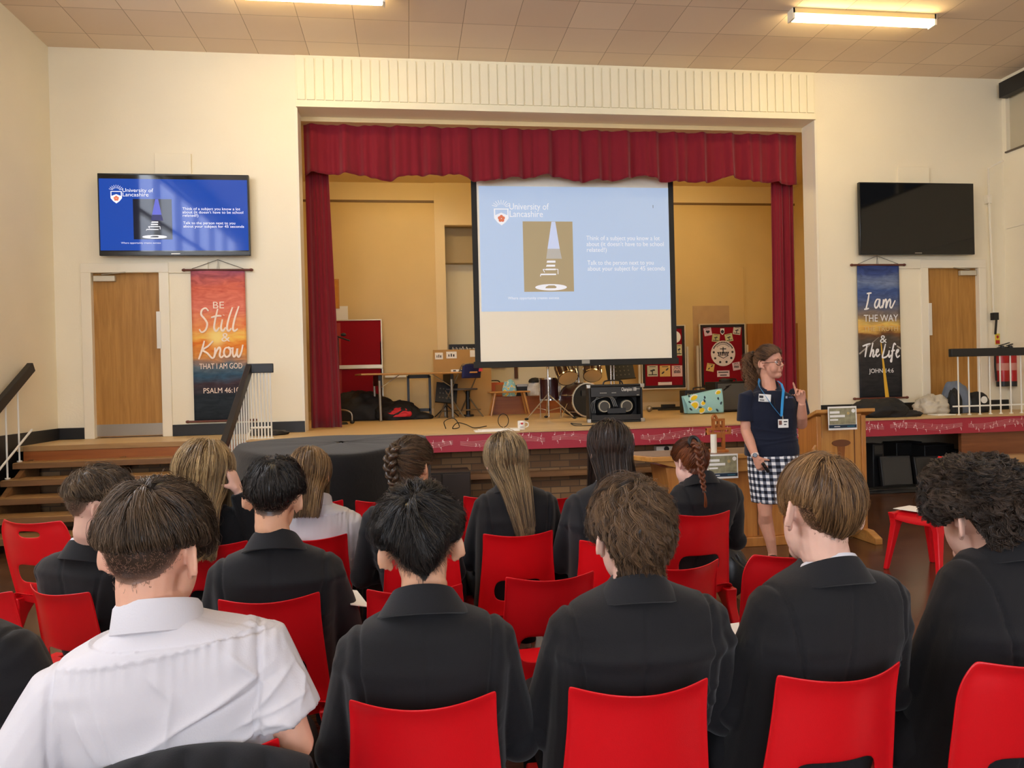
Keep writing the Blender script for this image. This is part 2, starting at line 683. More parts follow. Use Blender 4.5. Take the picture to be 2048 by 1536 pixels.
# red fascia with printed music
fascia = struct('stage_fascia_trim', MB().box(SX0, SX1, YF - .02, YF + .01, ZS - .2, ZS - .012), mat('fascia_red', (176, 44, 62), 0.5, var=.05, vscale=3), smooth=False)
struct('stage_nosing_trim', MB().box(SX0, SX1, YF - .03, YF + .02, ZS - .014, ZS + .002), wood('nosing', (214, 178, 128), (190, 150, 100), 'x', 0.4, 4), bevel=.003)
mu = MB()
unit = 1.02
k = 0
x = -1.5
while x < SX1 - .9:
    up = 1 if k % 2 else -1
    L = .94
    for s in range(5):
        pts = []
        for i in range(15):
            u = i / 14
            spread = .0135 * (.7 + .5 * math.sin(math.pi * u))
            z = ZS - .098 + up * .022 * math.sin(2 * math.pi * (u * .95 + .08)) + (s - 2) * spread
            pts.append((x + u * L, YF - .022, z))
        mu.tube(pts, .0022, 4, flat=.5)
    rg = random.Random(k)
    for i in range(26):
        u = rg.random()
        s = rg.randint(-3, 3)
        z = ZS - .098 + up * .022 * math.sin(2 * math.pi * (u * .95 + .08)) + s * .0125
        mu.ell((x + u * L, YF - .022, z), (.008, .002, .006), nu=8, nv=4)
        d = 1 if rg.random() < .5 else -1
        mu.box(x + u * L + .005, x + u * L + .008, YF - .024, YF - .021, min(z, z + d * .03), max(z, z + d * .03))
    x += unit
    k += 1
mu.build('music_notation', mat('print_pink_white', (248, 214, 212), 0.6), fascia, smooth=False)

# ---- steps at the left, open risers
M_tread = wood('tread', (182, 142, 92), (150, 112, 70), 'x', 0.35, 4)
M_treadfront = wood('tread_edge', (140, 100, 62), (112, 78, 46), 'x', 0.4, 4)
st = thing('stage_steps', 'open wooden flight of steps up to the left end of the stage', 'steps', (-3.0, 7.6, 0))
for i in range(1, 6):
    z = ZS - .1475 * i
    y = 8.42 - .235 * i
    tb = MB().box(-3.98, SX0 - .02, y, y + .29, z - .035, z).build('tread', M_tread, st, bevel=.004)
    MB().box(-3.98, SX0 - .02, y - .012, y + .012, z - .062, z - .004).build('nosing', M_treadfront, tb, bevel=.004)
for x in (-3.9, -3.0, -2.05):
    MB().prism([(8.5, 0), (8.5, .78), (8.3, .72), (7.05, 0)], x - .025, x + .025, 'yz').build('string_board', M_treadfront, st)
MB().box(-3.98, SX0 - .02, 8.4, 8.425, ZS - .15, ZS - .05).build('top_riser', M_orangewood, st)
struct('landing_edge_trim', MB().box(-3.98, SX0, 8.39, 8.44, ZS - .05, ZS + .002), M_tread, bevel=.004)


def banister(label, run, knee, posts, extra=None):
    """run: list of points along the rail's top line; posts: (x, y, z0, z1)"""
    t = thing('stair_railing', label, 'railing', (run[0][0], run[0][1], posts[0][2]))
    r = MB()
    for a, b in zip(run[:-1], run[1:]):
        a, b = np.array(a), np.array(b)
        d = (b - a) / np.linalg.norm(b - a)
        r.bar(a - d * .02, b + d * .02, .06, .1)
    r.build('handrail', M_black, t, bevel=.006)
    for x, y, z0, z1 in posts:
        MB().cyl((x, y, z0), (x, y, z1), .009, n=8).cyl((x, y, z0), (x, y, z0 + .012), .025, n=10).build('baluster', M_white, t)
    if extra:
        for a, b in extra:
            MB().cyl(a, b, .011, n=8).build('lower_rail', M_white, t)
    return t


xr = -1.71
sl = .1475 / .235
zt = 1.65
posts = []
for i in range(9):
    y = 8.36 - .115 * i
    posts.append((xr, y, max(ZS - .1475 * math.ceil((8.42 - y) / .235 - .001), .1475), zt - (8.42 - y) * sl - .03))
for i in range(7):
    posts.append((xr + .01 + i * .034, 8.46, ZS, zt - .04))
banister('black topped railing right of the steps with white balusters', [(xr, 7.05, zt - sl * 1.37), (xr, 8.44, zt), (-1.48, 8.46, zt)], None, posts,
         [((xr, 7.5, ZS - .47), (xr, 8.4, ZS + .1)), ((xr, 8.45, ZS + .12), (-1.5, 8.46, ZS + .12))])
xl = -4.0
posts = [(xl + .02, 8.42 - .24 * i - .1, ZS - .1475 * (i + 1), zt - (.24 * i + .1) * sl - .03) for i in range(4)]
banister('black topped railing on the left wall side of the steps', [(xl + .02, 7.05, zt - sl * 1.37), (xl + .02, 8.6, zt + .06)], None, posts, [((xl + .06, 7.5, .52), (xl + .1, 8.42, 1.06))])

t = thing('guard_rail', 'straight guard rail with black top along the right stage edge', 'railing', (6.7, 8.5, ZS))
MB().box(6.675, XR, 8.47, 8.53, 1.612, 1.712).build('top_rail', M_black, t, bevel=.006)
for i in range(11):
    x = 6.78 + i * .145
    MB().cyl((x, 8.5, ZS), (x, 8.5, 1.62), .0085, n=8).cyl((x, 8.5, ZS), (x, 8.5, ZS + .01), .022, n=10).build('baluster', M_white, t)
MB().box(6.7, XR, 8.492, 8.508, ZS + .1, ZS + .118).build('lower_rail', M_white, t)

# ---- stage house
SL, SR = -2.6, 6.9
struct('wall_stage_left', MB().box(SL - .1, SL, YP, YSTAGE, ZS, 5.2), M_gold, smooth=False)
struct('wall_stage_right', MB().box(SR, SR + .1, YP, YSTAGE, ZS, 5.2), M_gold, smooth=False)
struct('ceiling_stage', MB().box(SL - .1, SR + .1, YP, YSTAGE + .6, 4.78, 4.9), M_buff, smooth=False)
zr = AT(760, 403, YSTAGE).z
xa, xb = AT(870, 500, YSTAGE).x, AT(890, 500, YSTAGE).x
zn = AT(918, 451, YSTAGE).z
xc = 3.15
w = MB().box(SL, xa, YSTAGE, YSTAGE + .1, ZS, zr).box(xc, SR, YSTAGE, YSTAGE + .1, ZS, zr)
back = struct('wall_stage_back', w, M_gold, smooth=False)
struct('wall_stage_back_upper', MB().box(SL, xa, YSTAGE, YSTAGE + .1, zr, 4.9).box(xc, SR, YSTAGE, YSTAGE + .1, zr, 4.9)
       .box(xa, xb, YSTAGE - .03, YSTAGE + .1, ZS, 4.9).box(xb, xc, YSTAGE - .03, YSTAGE + .1, zn, 4.9).box(xc - .15, xc, YSTAGE - .03, YSTAGE + .1, ZS, 4.9), M_buff, smooth=False)
struct('wall_stage_niche', MB().box(xb, xc, YSTAGE + .5, YSTAGE + .6, ZS, 4.9).box(xb - .05, xb, YSTAGE + .1, YSTAGE + .6, ZS, 4.9).box(xc, xc + .05, YSTAGE + .1, YSTAGE + .6, ZS, 4.9)
       .box(xb, xc, YSTAGE + .1, YSTAGE + .6, ZS - .05, ZS), mat('niche_paint', (226, 218, 190), 0.6), smooth=False)
struct('niche_beam', MB().box(xb, xc, YSTAGE + .3, YSTAGE + .5, AT(918, 520, YSTAGE).z, zn + .3), mat('niche_tan', (178, 160, 122), 0.7), smooth=False)  # beam in a tan darker than the niche walls
struct('trim_5', MB().box(SL, xa, YSTAGE - .02, YSTAGE, zr - .015, zr + .02).box(xc, SR, YSTAGE - .02, YSTAGE, zr - .015, zr + .02), mat('rail_brown', (120, 90, 48), 0.5), smooth=False)
p0, p1 = AT(1385, 612, YSTAGE), AT(1460, 700, YSTAGE)
struct('trim_6', MB().box(p0.x, p1.x, YSTAGE - .006, YSTAGE, ZS, p0.z), mat('bare_plaster', (196, 160, 112), 0.8, var=.12, vscale=8), smooth=False)
p0 = AT(1493, 648, YSTAGE)
struct('trim_7', MB().box(p0.x, SR, YSTAGE - .03, YSTAGE, ZS, p0.z), wood('wall_ply', (186, 128, 62), (164, 106, 46), 'z', 0.4, 3), smooth=False)
p0 = AT(1486, 535, YSTAGE)
struct('trim_8', MB().box(p0.x, p0.x + .02, YSTAGE - .02, YSTAGE, ZS, p0.z), M_gold, smooth=False)
struct('baseboard_stage', MB().box(SL, xa, YSTAGE - .025, YSTAGE, ZS, ZS + .13).box(xc, p0.x, YSTAGE - .025, YSTAGE, ZS, ZS + .13), M_buff, smooth=False)
# orange plinth in the niche
struct('niche_plinth_trim', MB().box(xb + .02, xc, YSTAGE - .1, YSTAGE + .4, ZS, ZS + .3), M_orangewood, smooth=False)

# painted over boxes on the front wall
for a, b, lab in (((310, 307), (384, 350), 'cream'), ((1793, 334), (1856, 368), 'white')):
    p, q = AT(*a, YW), AT(*b, YW)
    struct('trim_9' if lab == 'cream' else 'trim_10', MB().box(p.x, q.x, YW - .03, YW, q.z, p.z), M_wall, bevel=.004)
struct('trim_11', MB().box(D1[1] + .1, D1[1] + .55, YW - .02, YW, D1[2] - .02, D1[2] + .12), M_wall, bevel=.004)
struct('trim_12', MB().box(D2[0] - .5, D2[0] - .1, YW - .02, YW, D2[2] - .02, D2[2] + .12), M_wall, bevel=.004)

# ---- ceiling battens
M_tube = pane_mat('lit_diffuser', TUBE_STRENGTH, (255, 224, 160))


def batten(x0, x1, y, label, group=None):
    t = thing('ceiling_light', label, 'light', ((x0 + x1) / 2, y, ZC))
    if group:
        t['group'] = group
    MB().box(x0, x1, y - .06, y + .06, ZC - .055, ZC).build('tray', mat('tray', (226, 206, 150), 0.5), t)
    MB().box(x0 + .02, x1 - .02, y - .055, y + .055, ZC - .115, ZC - .055).build('diffuser', M_tube, t, bevel=.02)
    MB().box(x0 - .005, x0 + .02, y - .06, y + .06, ZC - .12, ZC).build('end_cap', M_gloss, t)
    MB().box(x1 - .02, x1 + .005, y - .06, y + .06, ZC - .12, ZC).build('end_cap', M_gloss, t)


batten(-1.8, -.15, 7.83, 'lit ceiling batten above the left of the stage, cut by the frame')
batten(4.28, 6.0, 7.8, 'lit ceiling batten above the right of the stage')
for y in (4.3,):
    for x0, x1 in ((-1.8, -.15), (4.28, 6.0)):
        batten(x0, x1, y, 'lit ceiling batten over the audience', 'battens over the audience')

for x0, x1 in ((-.9, .75), (3.6, 5.25)):  # unseen battens added to brighten the stage interior
    t = thing('stage_fill_light', 'added unseen batten behind the pelmet, brightening the stage', 'light', ((x0 + x1) / 2, 10.9, 4.78), group='added battens over the stage')
    MB().box(x0, x1, 10.84, 10.96, 4.72, 4.78).build('tray', MATS['tray'], t)
    MB().box(x0 + .02, x1 - .02, 10.845, 10.955, 4.66, 4.72).build('diffuser', M_tube, t, bevel=.02)

# ================================================================ STAGE DRESSING
M_velvet = mat('red_velvet', (132, 26, 42), 0.75, 0.15, sheen=0.25, bump=.1, bscale=120)
M_boardred = mat('board_felt', (140, 22, 34), 0.85, 0.1, var=.06, vscale=30)
M_alu = mat('aluminium', (214, 204, 182), 0.4, metal=0.3)
M_vinyl = mat('black_vinyl', (24, 24, 25), 0.55, bump=.2, bscale=300)
M_grille = mat('grey_grille', (92, 92, 88), 0.75, bump=.3, bscale=400)
M_blackcloth = mat('black_cloth', (19, 19, 20), 0.85, 0.2, sheen=.15, bump=.3, bscale=30)
M_gold_t = mat('gold_print', (196, 172, 110), 0.5)
M_whitep = mat('white_print', (244, 242, 236), 0.6)
M_darkp = mat('dark_print', (48, 44, 48), 0.6)
M_cable = mat('black_cable', (18, 18, 18), 0.5)


def pleat(x, seed, f=1.0):
    return (math.sin(x * 17 * f + seed) * .5 + math.sin(x * 29 * f + 2.1 * seed) * .3 + math.sin(x * 47 * f + seed * 3.3) * .2)


def curtain(name, label, x0, x1, y, z0, z1, amp, f, seed, nu, bottom=None, flare=None):
    def fn(u, v):
        x = x0 + (x1 - x0) * u
        zb = z0 + (bottom(u) if bottom else 0)
        z = z1 + (zb - z1) * v
        if flare:
            x = flare(u, v)
        return (x, y - amp * (pleat(x0 + (x1 - x0) * u, seed, f) + .1 * math.sin(v * 5 + u * 40)) * (.55 + .45 * v) - .0 * v, z)
    o = MB().grid(fn, nu, 14).build(name, M_velvet, None, smooth=True, solid=.008)
    return tag(o, label, 'curtain')


zv0, zv1 = AT(1100, 352, YP).z, PZ - .02
curtain('valance', 'gathered dark red pelmet hanging across the whole stage opening', PX0 + .01, PX1 - .01, 9.84, zv0, zv1, .085, 1.0, 1.7, 420,
        bottom=lambda u: .035 * math.sin(u * 31) + .02 * math.sin(u * 67 + 1))
a0, a1 = PX0 + .0, AT(655, 400, 9.95).x
b1 = AT(683, 840, 9.95).x
curtain('stage_curtain', 'long dark red curtain drawn back at the left of the stage', a0, a1, 10.02, ZS + .01, zv1 - .1, .05, 2.6, .4, 150,
        flare=lambda u, v: a0 + (a1 + (b1 - a1) * v - a0) * u)
a0b, a1b = AT(1549, 400, 9.95).x, PX1
b0b = AT(1554, 760, 9.95).x
curtain('stage_curtain', 'long dark red curtain drawn back at the right of the stage', a0b, a1b + .02, 10.02, ZS + .01, zv1 - .1, .05, 2.6, 2.2, 150,
        flare=lambda u, v: (a0b + (b0b - a0b) * v) + (a1b + .02 - (a0b + (b0b - a0b) * v)) * u)


# ---- slides
def emit_mat(name, c, s):
    m = bpy.data.materials.new(name)
    m.use_nodes = True
    b = m.node_tree.nodes['Principled BSDF']
    b.inputs['Base Color'].default_value = tuple(v * .5 for v in lin(c)[:3]) + (1,)
    b.inputs['Roughness'].default_value = 0.5
    b.inputs['Emission Color'].default_value = lin(c)
    b.inputs['Emission Strength'].default_value = s
    return m


def slide(parent, x0, z0, w, h, Y, cb, cpic, cbeam, s, pre, gloss=None):
    """x0, z0 = top-left; a projected/screened slide with logo, picture and words"""
    mb_, mp_, mw_, mv_, mo_ = (emit_mat(pre + n, c, s) for n, c in (('slide', cb), ('picture', cpic), ('white', (244, 246, 255)), ('beam', cbeam), ('rose', (222, 120, 84))))
    X = lambda u: x0 + u * w
    Z = lambda v: z0 - v * h
    base = MB().box(X(0), X(1), Y - .001, Y, Z(1), Z(0)).build('slide', mb_, parent, smooth=False)
    y = Y - .0015
    MB().box(X(.222), X(.482), y - .0005, y, Z(.845), Z(.28)).build('picture', mp_, base, smooth=False)
    bm = MB()
    bm.prism([(X(.372), Z(.282)), (X(.392), Z(.282)), (X(.412), Z(.5)), (X(.348), Z(.5))], y - .001, y - .0005)
    bm.build('beam', mv_, base, smooth=False)
    bm = MB()
    bm.prism([(X(.348), Z(.5)), (X(.412), Z(.5)), (X(.422), Z(.58)), (X(.34), Z(.58))], y - .001, y - .0005)
    bm.build('beam', emit_mat(pre + 'beam_low', tuple(int(a * .55 + b * .45) for a, b in zip(cpic, cbeam)), s), base, smooth=False)
    e = [(X(.362 + .083 * math.cos(a)), Z(.81 + .026 * math.sin(a))) for a in np.linspace(0, 2 * math.pi, 28, endpoint=False)]
    wb = MB().prism(e, y - .001, y - .0005)
    for a, b, c, d in ((.345, .388, .595, .612), (.342, .386, .628, .644), (.338, .388, .66, .672), (.31, .39, .7, .712)):
        wb.prism([(X(a), Z(c)), (X(b), Z(c)), (X(b), Z(d)), (X(a - .004), Z(d))], y - .001, y - .0005)
    for (u0, v0), (u1, v1) in (((.322, .665), (.33, .69)), ((.322, .665), (.4, .665)), ((.4, .665), (.4, .705)), ((.308, .712), (.308, .722))):
        wb.bar((X(u0), y - .0007, Z(v0)), (X(u1), y - .0007, Z(v1)), .0005, .003 * h + .004, up=(0.3, 0, 1))
    wb.build('books', mw_, base, smooth=False)
    MB().prism([(X(.335), Z(.805)), (X(.35), Z(.795)), (X(.38), Z(.795)), (X(.392), Z(.808)), (X(.385), Z(.818)), (X(.332), Z(.818))], y - .0016, y - .0012).build('open_book', mp_, base, smooth=False)
    # crest: rays over a shield with a rose
    sc = w * .052
    cx, cz = X(.113), Z(.195)
    lg = MB()
    for k in range(9):
        a = math.radians(18 + k * 18)
        lg.bar((cx + math.cos(a) * sc * .45, y, cz + sc * .28 + math.sin(a) * sc * .32), (cx + math.cos(a) * sc * .95, y, cz + sc * .28 + math.sin(a) * sc * .78), .0006, sc * .05, up=(-math.sin(a), 0, math.cos(a)))
    sh = lambda f: [(cx - .72 * sc * f, cz + .2 * sc * f), (cx + .72 * sc * f, cz + .2 * sc * f), (cx + .72 * sc * f, cz - .75 * sc * f), (cx + .4 * sc * f, cz - 1.15 * sc * f), (cx, cz - 1.45 * sc * f), (cx - .4 * sc * f, cz - 1.15 * sc * f), (cx - .72 * sc * f, cz - .75 * sc * f)]
    lg.prism(sh(1), y - .0006, y)
    lg.build('crest', mw_, base, smooth=False)
    MB().prism([(cx - .6 * sc, cz + .1 * sc), (cx + .6 * sc, cz + .1 * sc), (cx + .6 * sc, cz - .45 * sc), (cx, cz - .2 * sc), (cx - .6 * sc, cz - .45 * sc)], y - .0012, y - .0007).build('crest_field', mb_, base, smooth=False)
    ro = MB()
    for k in range(5):
        a = k * 2 * math.pi / 5 + math.pi / 2
        ro.prism([(cx + sc * .2 * math.cos(a) + sc * .17 * math.cos(b), cz - .78 * sc + sc * .2 * math.sin(a) + sc * .17 * math.sin(b)) for b in np.linspace(0, 6.28, 9)[:-1]], y - .0012 - k * 1e-5, y - .0007)
    ro.build('rose', mo_, base, smooth=False)
    T = [('University of', .153, .185, .205, .047), ('Lancashire', .153, .245, .172, .047),
         ('Think of a subject you know a lot', .553, .43, .395, .033), ('about (it doesn\'t have to be school', .553, .478, .415, .033), ('related!)', .553, .525, .105, .033),
         ('Talk to the person next to you', .556, .63, .355, .033), ('about your subject for 45 seconds', .556, .678, .415, .033),
         ('Where opportunity creates success', .137, .905, .265, .02)]
    for body, u, v, wd, sz in T:
        text(body, (X(u), y - .001, Z(v)), sz * w * min(1, h / w / .62), mw_, base, width=wd * w)
    return base


t = thing('projection_screen', 'large white projection screen with black borders hanging in the stage opening', 'screen', (2.2, 10.1, 1.6))
YSC = 10.1
pTL, pTR, pBR, pBL = AT(942, 353, YSC), AT(1347, 353, YSC), AT(1353, 726, YSC), AT(950, 735, YSC)
sx0, sx1 = (pTL.x + pBL.x) / 2, (pTR.x + pBR.x) / 2
sz0, sz1 = pBL.z + .0, 4.6
ib = .075
MB().box(sx0 + .02, sx1 - .02, YSC, YSC + .006, sz0 + .02, sz1).build('canvas', mat('screen_white', (250, 247, 234), 0.8), t, smooth=False)
MB().box(sx0, sx0 + ib, YSC - .004, YSC + .008, sz0, sz1).box(sx1 - ib, sx1, YSC - .004, YSC + .008, sz0, sz1).box(sx0, sx1, YSC - .004, YSC + .008, sz1 - .03, sz1).build('border', mat('screen_black', (26, 27, 27), 0.7), t, smooth=False)
MB().box(sx0 - .02, sx1 + .02, YSC - .015, YSC + .015, sz0 - .01, sz0 + .075).build('bottom_bar', mat('screen_black', (26, 27, 27), .7), t, bevel=.004)
MB().box((sx0 + sx1) / 2 + .05, (sx0 + sx1) / 2 + .16, YSC - .02, YSC - .012, sz0 + .02, sz0 + .07).build('pull_tab', M_silver, t)
MB().box(sx0 - .1, sx1 + .1, YSC - .05, YSC + .1, 4.58, 4.74).build('case', M_white, t, bevel=.01)
q0, q1 = AT(957, 372, YSC), AT(1345, 619, YSC)
slide(t, q0.x, q0.z, sx1 - ib - q0.x + .0, q0.z - q1.z, YSC - .003, (186, 208, 240), (176, 158, 122), (206, 218, 250), 0.55, 'projected_')  # projector's light is put into the slide as emission
text('1', AT(1304, 416, YSC - .006), .06, M_grille, t)


def television(label, a, b, on):
    Y = 9.27
    p, q = AT(*a, Y), AT(*b, Y)
    t = thing('wall_television', label, 'television', ((p.x + q.x) / 2, Y, q.z))
    MB().box(p.x, q.x, Y, Y + .05, q.z, p.z).build('bezel', mat('tv_black', (12, 12, 13), 0.25), t, bevel=.006)
    MB().box(p.x + .25, q.x - .25, Y + .05, YW, q.z + .25, p.z - .25).build('wall_bracket', M_black, t)
    g = MB().box(p.x + .016, q.x - .016, Y - .002, Y + .001, q.z + .05, p.z - .018).build('panel', mat('tv_glass', (9, 9, 10), 0.06, 0.5), t, smooth=False)
    MB().box((p.x + q.x) / 2 - .05, (p.x + q.x) / 2 + .05, Y - .003, Y, q.z + .016, q.z + .026).build('badge', M_silver, t)
    if on:
        c, d = AT(196, 357, Y), AT(499, 501, Y)
        b = slide(t, p.x + .018, c.z, q.x - p.x - .036, c.z - d.z, Y - .003, (22, 82, 196), (14, 13, 24), (96, 104, 210), 0.75, 'screen_')
        for n in ('screen_slide', 'screen_picture'):
            MATS.get(n)
            bs = bpy.data.materials[n].node_tree.nodes['Principled BSDF']
            bs.inputs['Roughness'].default_value = 0.05
            bs.inputs['Specular IOR Level'].default_value = 0.3
            bs.inputs['Base Color'].default_value = (.005, .01, .03, 1)
    return t


television('wall television on the left showing a bright blue slide', (194, 346), (501, 511), True)
television('black switched off wall television on the right of the stage', (1718, 364), (1950, 509), False)


# ---- scripture banners
def ramp_mat(name, stops, h, distort=.25, glow=None, nscale=3.0, clouds=0.0):
    m = mat(name, (128, 128, 128), 0.8, 0.15)
    nt = m.node_tree
    b = nt.nodes['Principled BSDF']
    tc = nt.nodes.new('ShaderNodeTexCoord')
    sp = nt.nodes.new('ShaderNodeSeparateXYZ')
    nt.links.new(tc.outputs['Object'], sp.inputs[0])
    mp = nt.nodes.new('ShaderNodeMapping')
    mp.inputs['Scale'].default_value = (1.0, 1, 3.2)
    nt.links.new(tc.outputs['Object'], mp.inputs['Vector'])
    n = nt.nodes.new('ShaderNodeTexNoise')
    n.inputs['Scale'].default_value = nscale
    n.inputs['Detail'].default_value = 6
    nt.links.new(mp.outputs[0], n.inputs['Vector'])
    a = nt.nodes.new('ShaderNodeMath')
    a.operation = 'DIVIDE'
    a.inputs[1].default_value = h
    nt.links.new(sp.outputs['Z'], a.inputs[0])
    s = nt.nodes.new('ShaderNodeMath')
    s.operation = 'MULTIPLY_ADD'
    s.inputs[1].default_value = distort
    nt.links.new(n.outputs['Fac'], s.inputs[0])
    nt.links.new(a.outputs[0], s.inputs[2])
    o = nt.nodes.new('ShaderNodeMath')
    o.operation = 'SUBTRACT'
    o.inputs[1].default_value = distort * .5
    nt.links.new(s.outputs[0], o.inputs[0])
    r = nt.nodes.new('ShaderNodeValToRGB')
    cr = r.color_ramp
    while len(cr.elements) < len(stops):
        cr.elements.new(0.5)
    for e, (p, c) in zip(cr.elements, stops):
        e.position = p
        e.color = lin(c)
    nt.links.new(o.outputs[0], r.inputs['Fac'])
    out = r.outputs['Color']
    if clouds:          # printed cloud and wave streaks
        n2 = nt.nodes.new('ShaderNodeTexNoise')
        n2.inputs['Scale'].default_value = 5.5
        n2.inputs['Detail'].default_value = 8
        n2.inputs['Distortion'].default_value = 1.2
        nt.links.new(mp.outputs[0], n2.inputs['Vector'])
        ov = nt.nodes.new('ShaderNodeMix')
        ov.data_type = 'RGBA'
        ov.blend_type = 'OVERLAY'
        ov.inputs[0].default_value = clouds * 2.6
        nt.links.new(out, ov.inputs[6])
        nt.links.new(n2.outputs['Fac'], ov.inputs[7])
        out = ov.outputs[2]
    if glow:            # the printed sun
        gx, gz, gr, gc = glow
        vm = nt.nodes.new('ShaderNodeVectorMath')
        vm.operation = 'DISTANCE'
        vm.inputs[1].default_value = (gx, 0, gz)
        nt.links.new(tc.outputs['Object'], vm.inputs[0])
        mr = nt.nodes.new('ShaderNodeMapRange')
        mr.interpolation_type = 'SMOOTHSTEP'
        mr.inputs['From Min'].default_value = gr
        mr.inputs['From Max'].default_value = .02
        nt.links.new(vm.outputs['Value'], mr.inputs['Value'])
        gm = nt.nodes.new('ShaderNodeMix')
        gm.data_type = 'RGBA'
        gm.inputs[7].default_value = lin(gc)
        nt.links.new(mr.outputs[0], gm.inputs[0])
        nt.links.new(out, gm.inputs[6])
        out = gm.outputs[2]
    nt.links.new(out, b.inputs['Base Color'])
    return m


def strokes(words, c, w, h, m, parent, th, name='script_lettering'):
    """hand lettered script: strokes in a unit box, put on a banner face"""
    mb = MB()
    for s in words:
        P = crom(s, 7)
        q = [(c[0] + x * w, c[1], c[2] + z * h) for x, z in P]
        r = th * (.75 + .5 * np.abs(np.sin(np.linspace(.3, 2.8, len(q)))))
        mb.tube(q, r, 6, flat=.25, up=(0, -1, 0))
    return mb.build(name, m, parent)


STILL = [[(.24, .86), (.17, .97), (.08, .9), (.06, .72), (.14, .55), (.2, .36), (.16, .12), (.06, .02), (0, .14)],
         [(.47, .95), (.4, .5), (.37, .18), (.42, .06), (.5, .2)], [(.3, .6), (.45, .66), (.56, .66)],
         [(.58, .52), (.54, .2), (.58, .06), (.66, .2)], [(.61, .68), (.615, .7)],
         [(.84, 1.0), (.74, .55), (.69, .18), (.73, .05), (.8, .16)], [(1.0, 1.04), (.9, .6), (.84, .2), (.87, .05), (.96, .14)]]
KNOW = [[(.14, 1.0), (.08, .5), (0, 0)], [(.34, .98), (.22, .7), (.1, .5), (.2, .32), (.3, .06), (.36, .1)],
        [(.38, .62), (.37, .3), (.35, .1), (.4, .4), (.47, .62), (.5, .5), (.48, .2), (.52, .08), (.58, .2)],
        [(.7, .62), (.61, .56), (.58, .3), (.63, .1), (.71, .2), (.73, .45), (.68, .62), (.74, .56), (.78, .58)],
        [(.79, .62), (.78, .3), (.81, .1), (.87, .3), (.89, .55), (.88, .25), (.92, .08), (.98, .35), (1.02, .75)]]
IAM = [[(.12, 1.0), (.07, .5), (0, .04)], [(.04, .98), (.12, 1.0), (.2, 1.02)], [(-.06, .02), (.02, .04), (.1, .08)],
       [(.46, .62), (.37, .6), (.3, .3), (.34, .1), (.42, .25), (.48, .62), (.46, .25), (.5, .1), (.56, .25)],
       [(.6, .62), (.58, .3), (.56, .1), (.62, .45), (.68, .62), (.7, .45), (.68, .1), (.75, .45), (.82, .62), (.84, .45), (.82, .2), (.87, .1), (.96, .4), (1.0, .55)]]
THE = [[(.0, .82), (.2, .92), (.42, 1.0)], [(.24, .92), (.18, .5), (.12, .05)],
       [(.56, 1.05), (.46, .5), (.38, .06), (.46, .4), (.56, .55), (.58, .4), (.54, .12), (.6, .06), (.68, .25)],
       [(.7, .3), (.82, .42), (.84, .56), (.76, .55), (.72, .3), (.78, .08), (.92, .25)]]
LIFE = [[(.2, 1.0), (.1, .5), (.02, .12), (.12, .08), (.26, .16), (.34, .3)], [(.4, .56), (.36, .25), (.4, .1), (.48, .25)], [(.43, .74), (.435, .76)],
        [(.76, .92), (.68, 1.02), (.6, .7), (.54, .2), (.5, -.2), (.46, -.12), (.54, .1)], [(.5, .5), (.6, .54), (.7, .56)],
        [(.72, .3), (.86, .44), (.9, .58), (.82, .56), (.77, .3), (.83, .08), (.96, .2)]]


def banner(label, tl, br, m):
    Y = YW - .04
    p, q = AT(*tl, Y), AT(*br, Y)
    cx, hw, h = (p.x + q.x) / 2, (q.x - p.x) / 2, p.z - q.z
    t = thing('hanging_banner', label, 'banner', (cx, Y, q.z))
    c = MB().grid(lambda u, v: (cx - hw + 2 * hw * u, Y + .006 * math.sin(u * 5 + v * 3), q.z + h * v), 16, 40).build('cloth', m, t, smooth=True, solid=.003)
    for z in (q.z, p.z):
        rd = MB().cyl((cx - hw - .085, Y, z), (cx + hw + .085, Y, z), .013, n=10).build('dowel', mat('dowel_wood', (96, 46, 32), 0.4), t)
        for s in (-1, 1):
            MB().ell((cx + s * (hw + .075), Y, z), (.026, .018, .018)).build('dowel_knob', mat('dowel_wood', (96, 46, 32), 0.4), rd)
    MB().tube([(cx - hw - .02, Y, p.z), (cx, Y + .02, p.z + .125), (cx + hw + .02, Y, p.z)], .003, 5).tube([(cx - .012, Y + .02, p.z), (cx, Y + .02, p.z + .125), (cx + .012, Y + .02, p.z)], .0025, 5).build('cord', M_cable, t)
    return t, cx, hw, q.z, h, Y - .012, c


m1 = ramp_mat('sunset_print', [(.0, (38, 44, 50)), (.17, (44, 52, 60)), (.24, (74, 60, 66)), (.30, (56, 88, 110)), (.36, (96, 108, 116)), (.44, (226, 150, 78)), (.52, (232, 128, 52)), (.545, (250, 196, 96)), (.62, (240, 150, 92)), (.74, (228, 128, 108)), (.88, (216, 112, 92)), (1.0, (150, 84, 104))], 1.81, .13, glow=(-.03, 1.0, .17, (255, 226, 140)), clouds=.28)
t, cx, hw, zb, h, Y, c = banner('sunset coloured scripture banner hanging beside the left door', (381, 540), (497, 840), m1)
M_bw = mat('banner_lettering', (252, 232, 214), 0.7)
text('BE', (cx - .07, Y, zb + h * .745), .115, M_bw, c, width=.125)
strokes(STILL, (cx - .225, Y, zb + h * .585), .46, .3, M_bw, c, .0095)
text('&', (cx + .02, Y, zb + h * .525), .15, M_bw, c, width=.1)
strokes(KNOW, (cx - .24, Y, zb + h * .41), .5, .22, M_bw, c, .0095)
text('THAT I AM GOD', (cx - .235, Y, zb + h * .345), .095, M_bw, c, width=.49)
text('PSALM 46:10', (cx - .2, Y, zb + h * .185), .09, M_bw, c, width=.41)

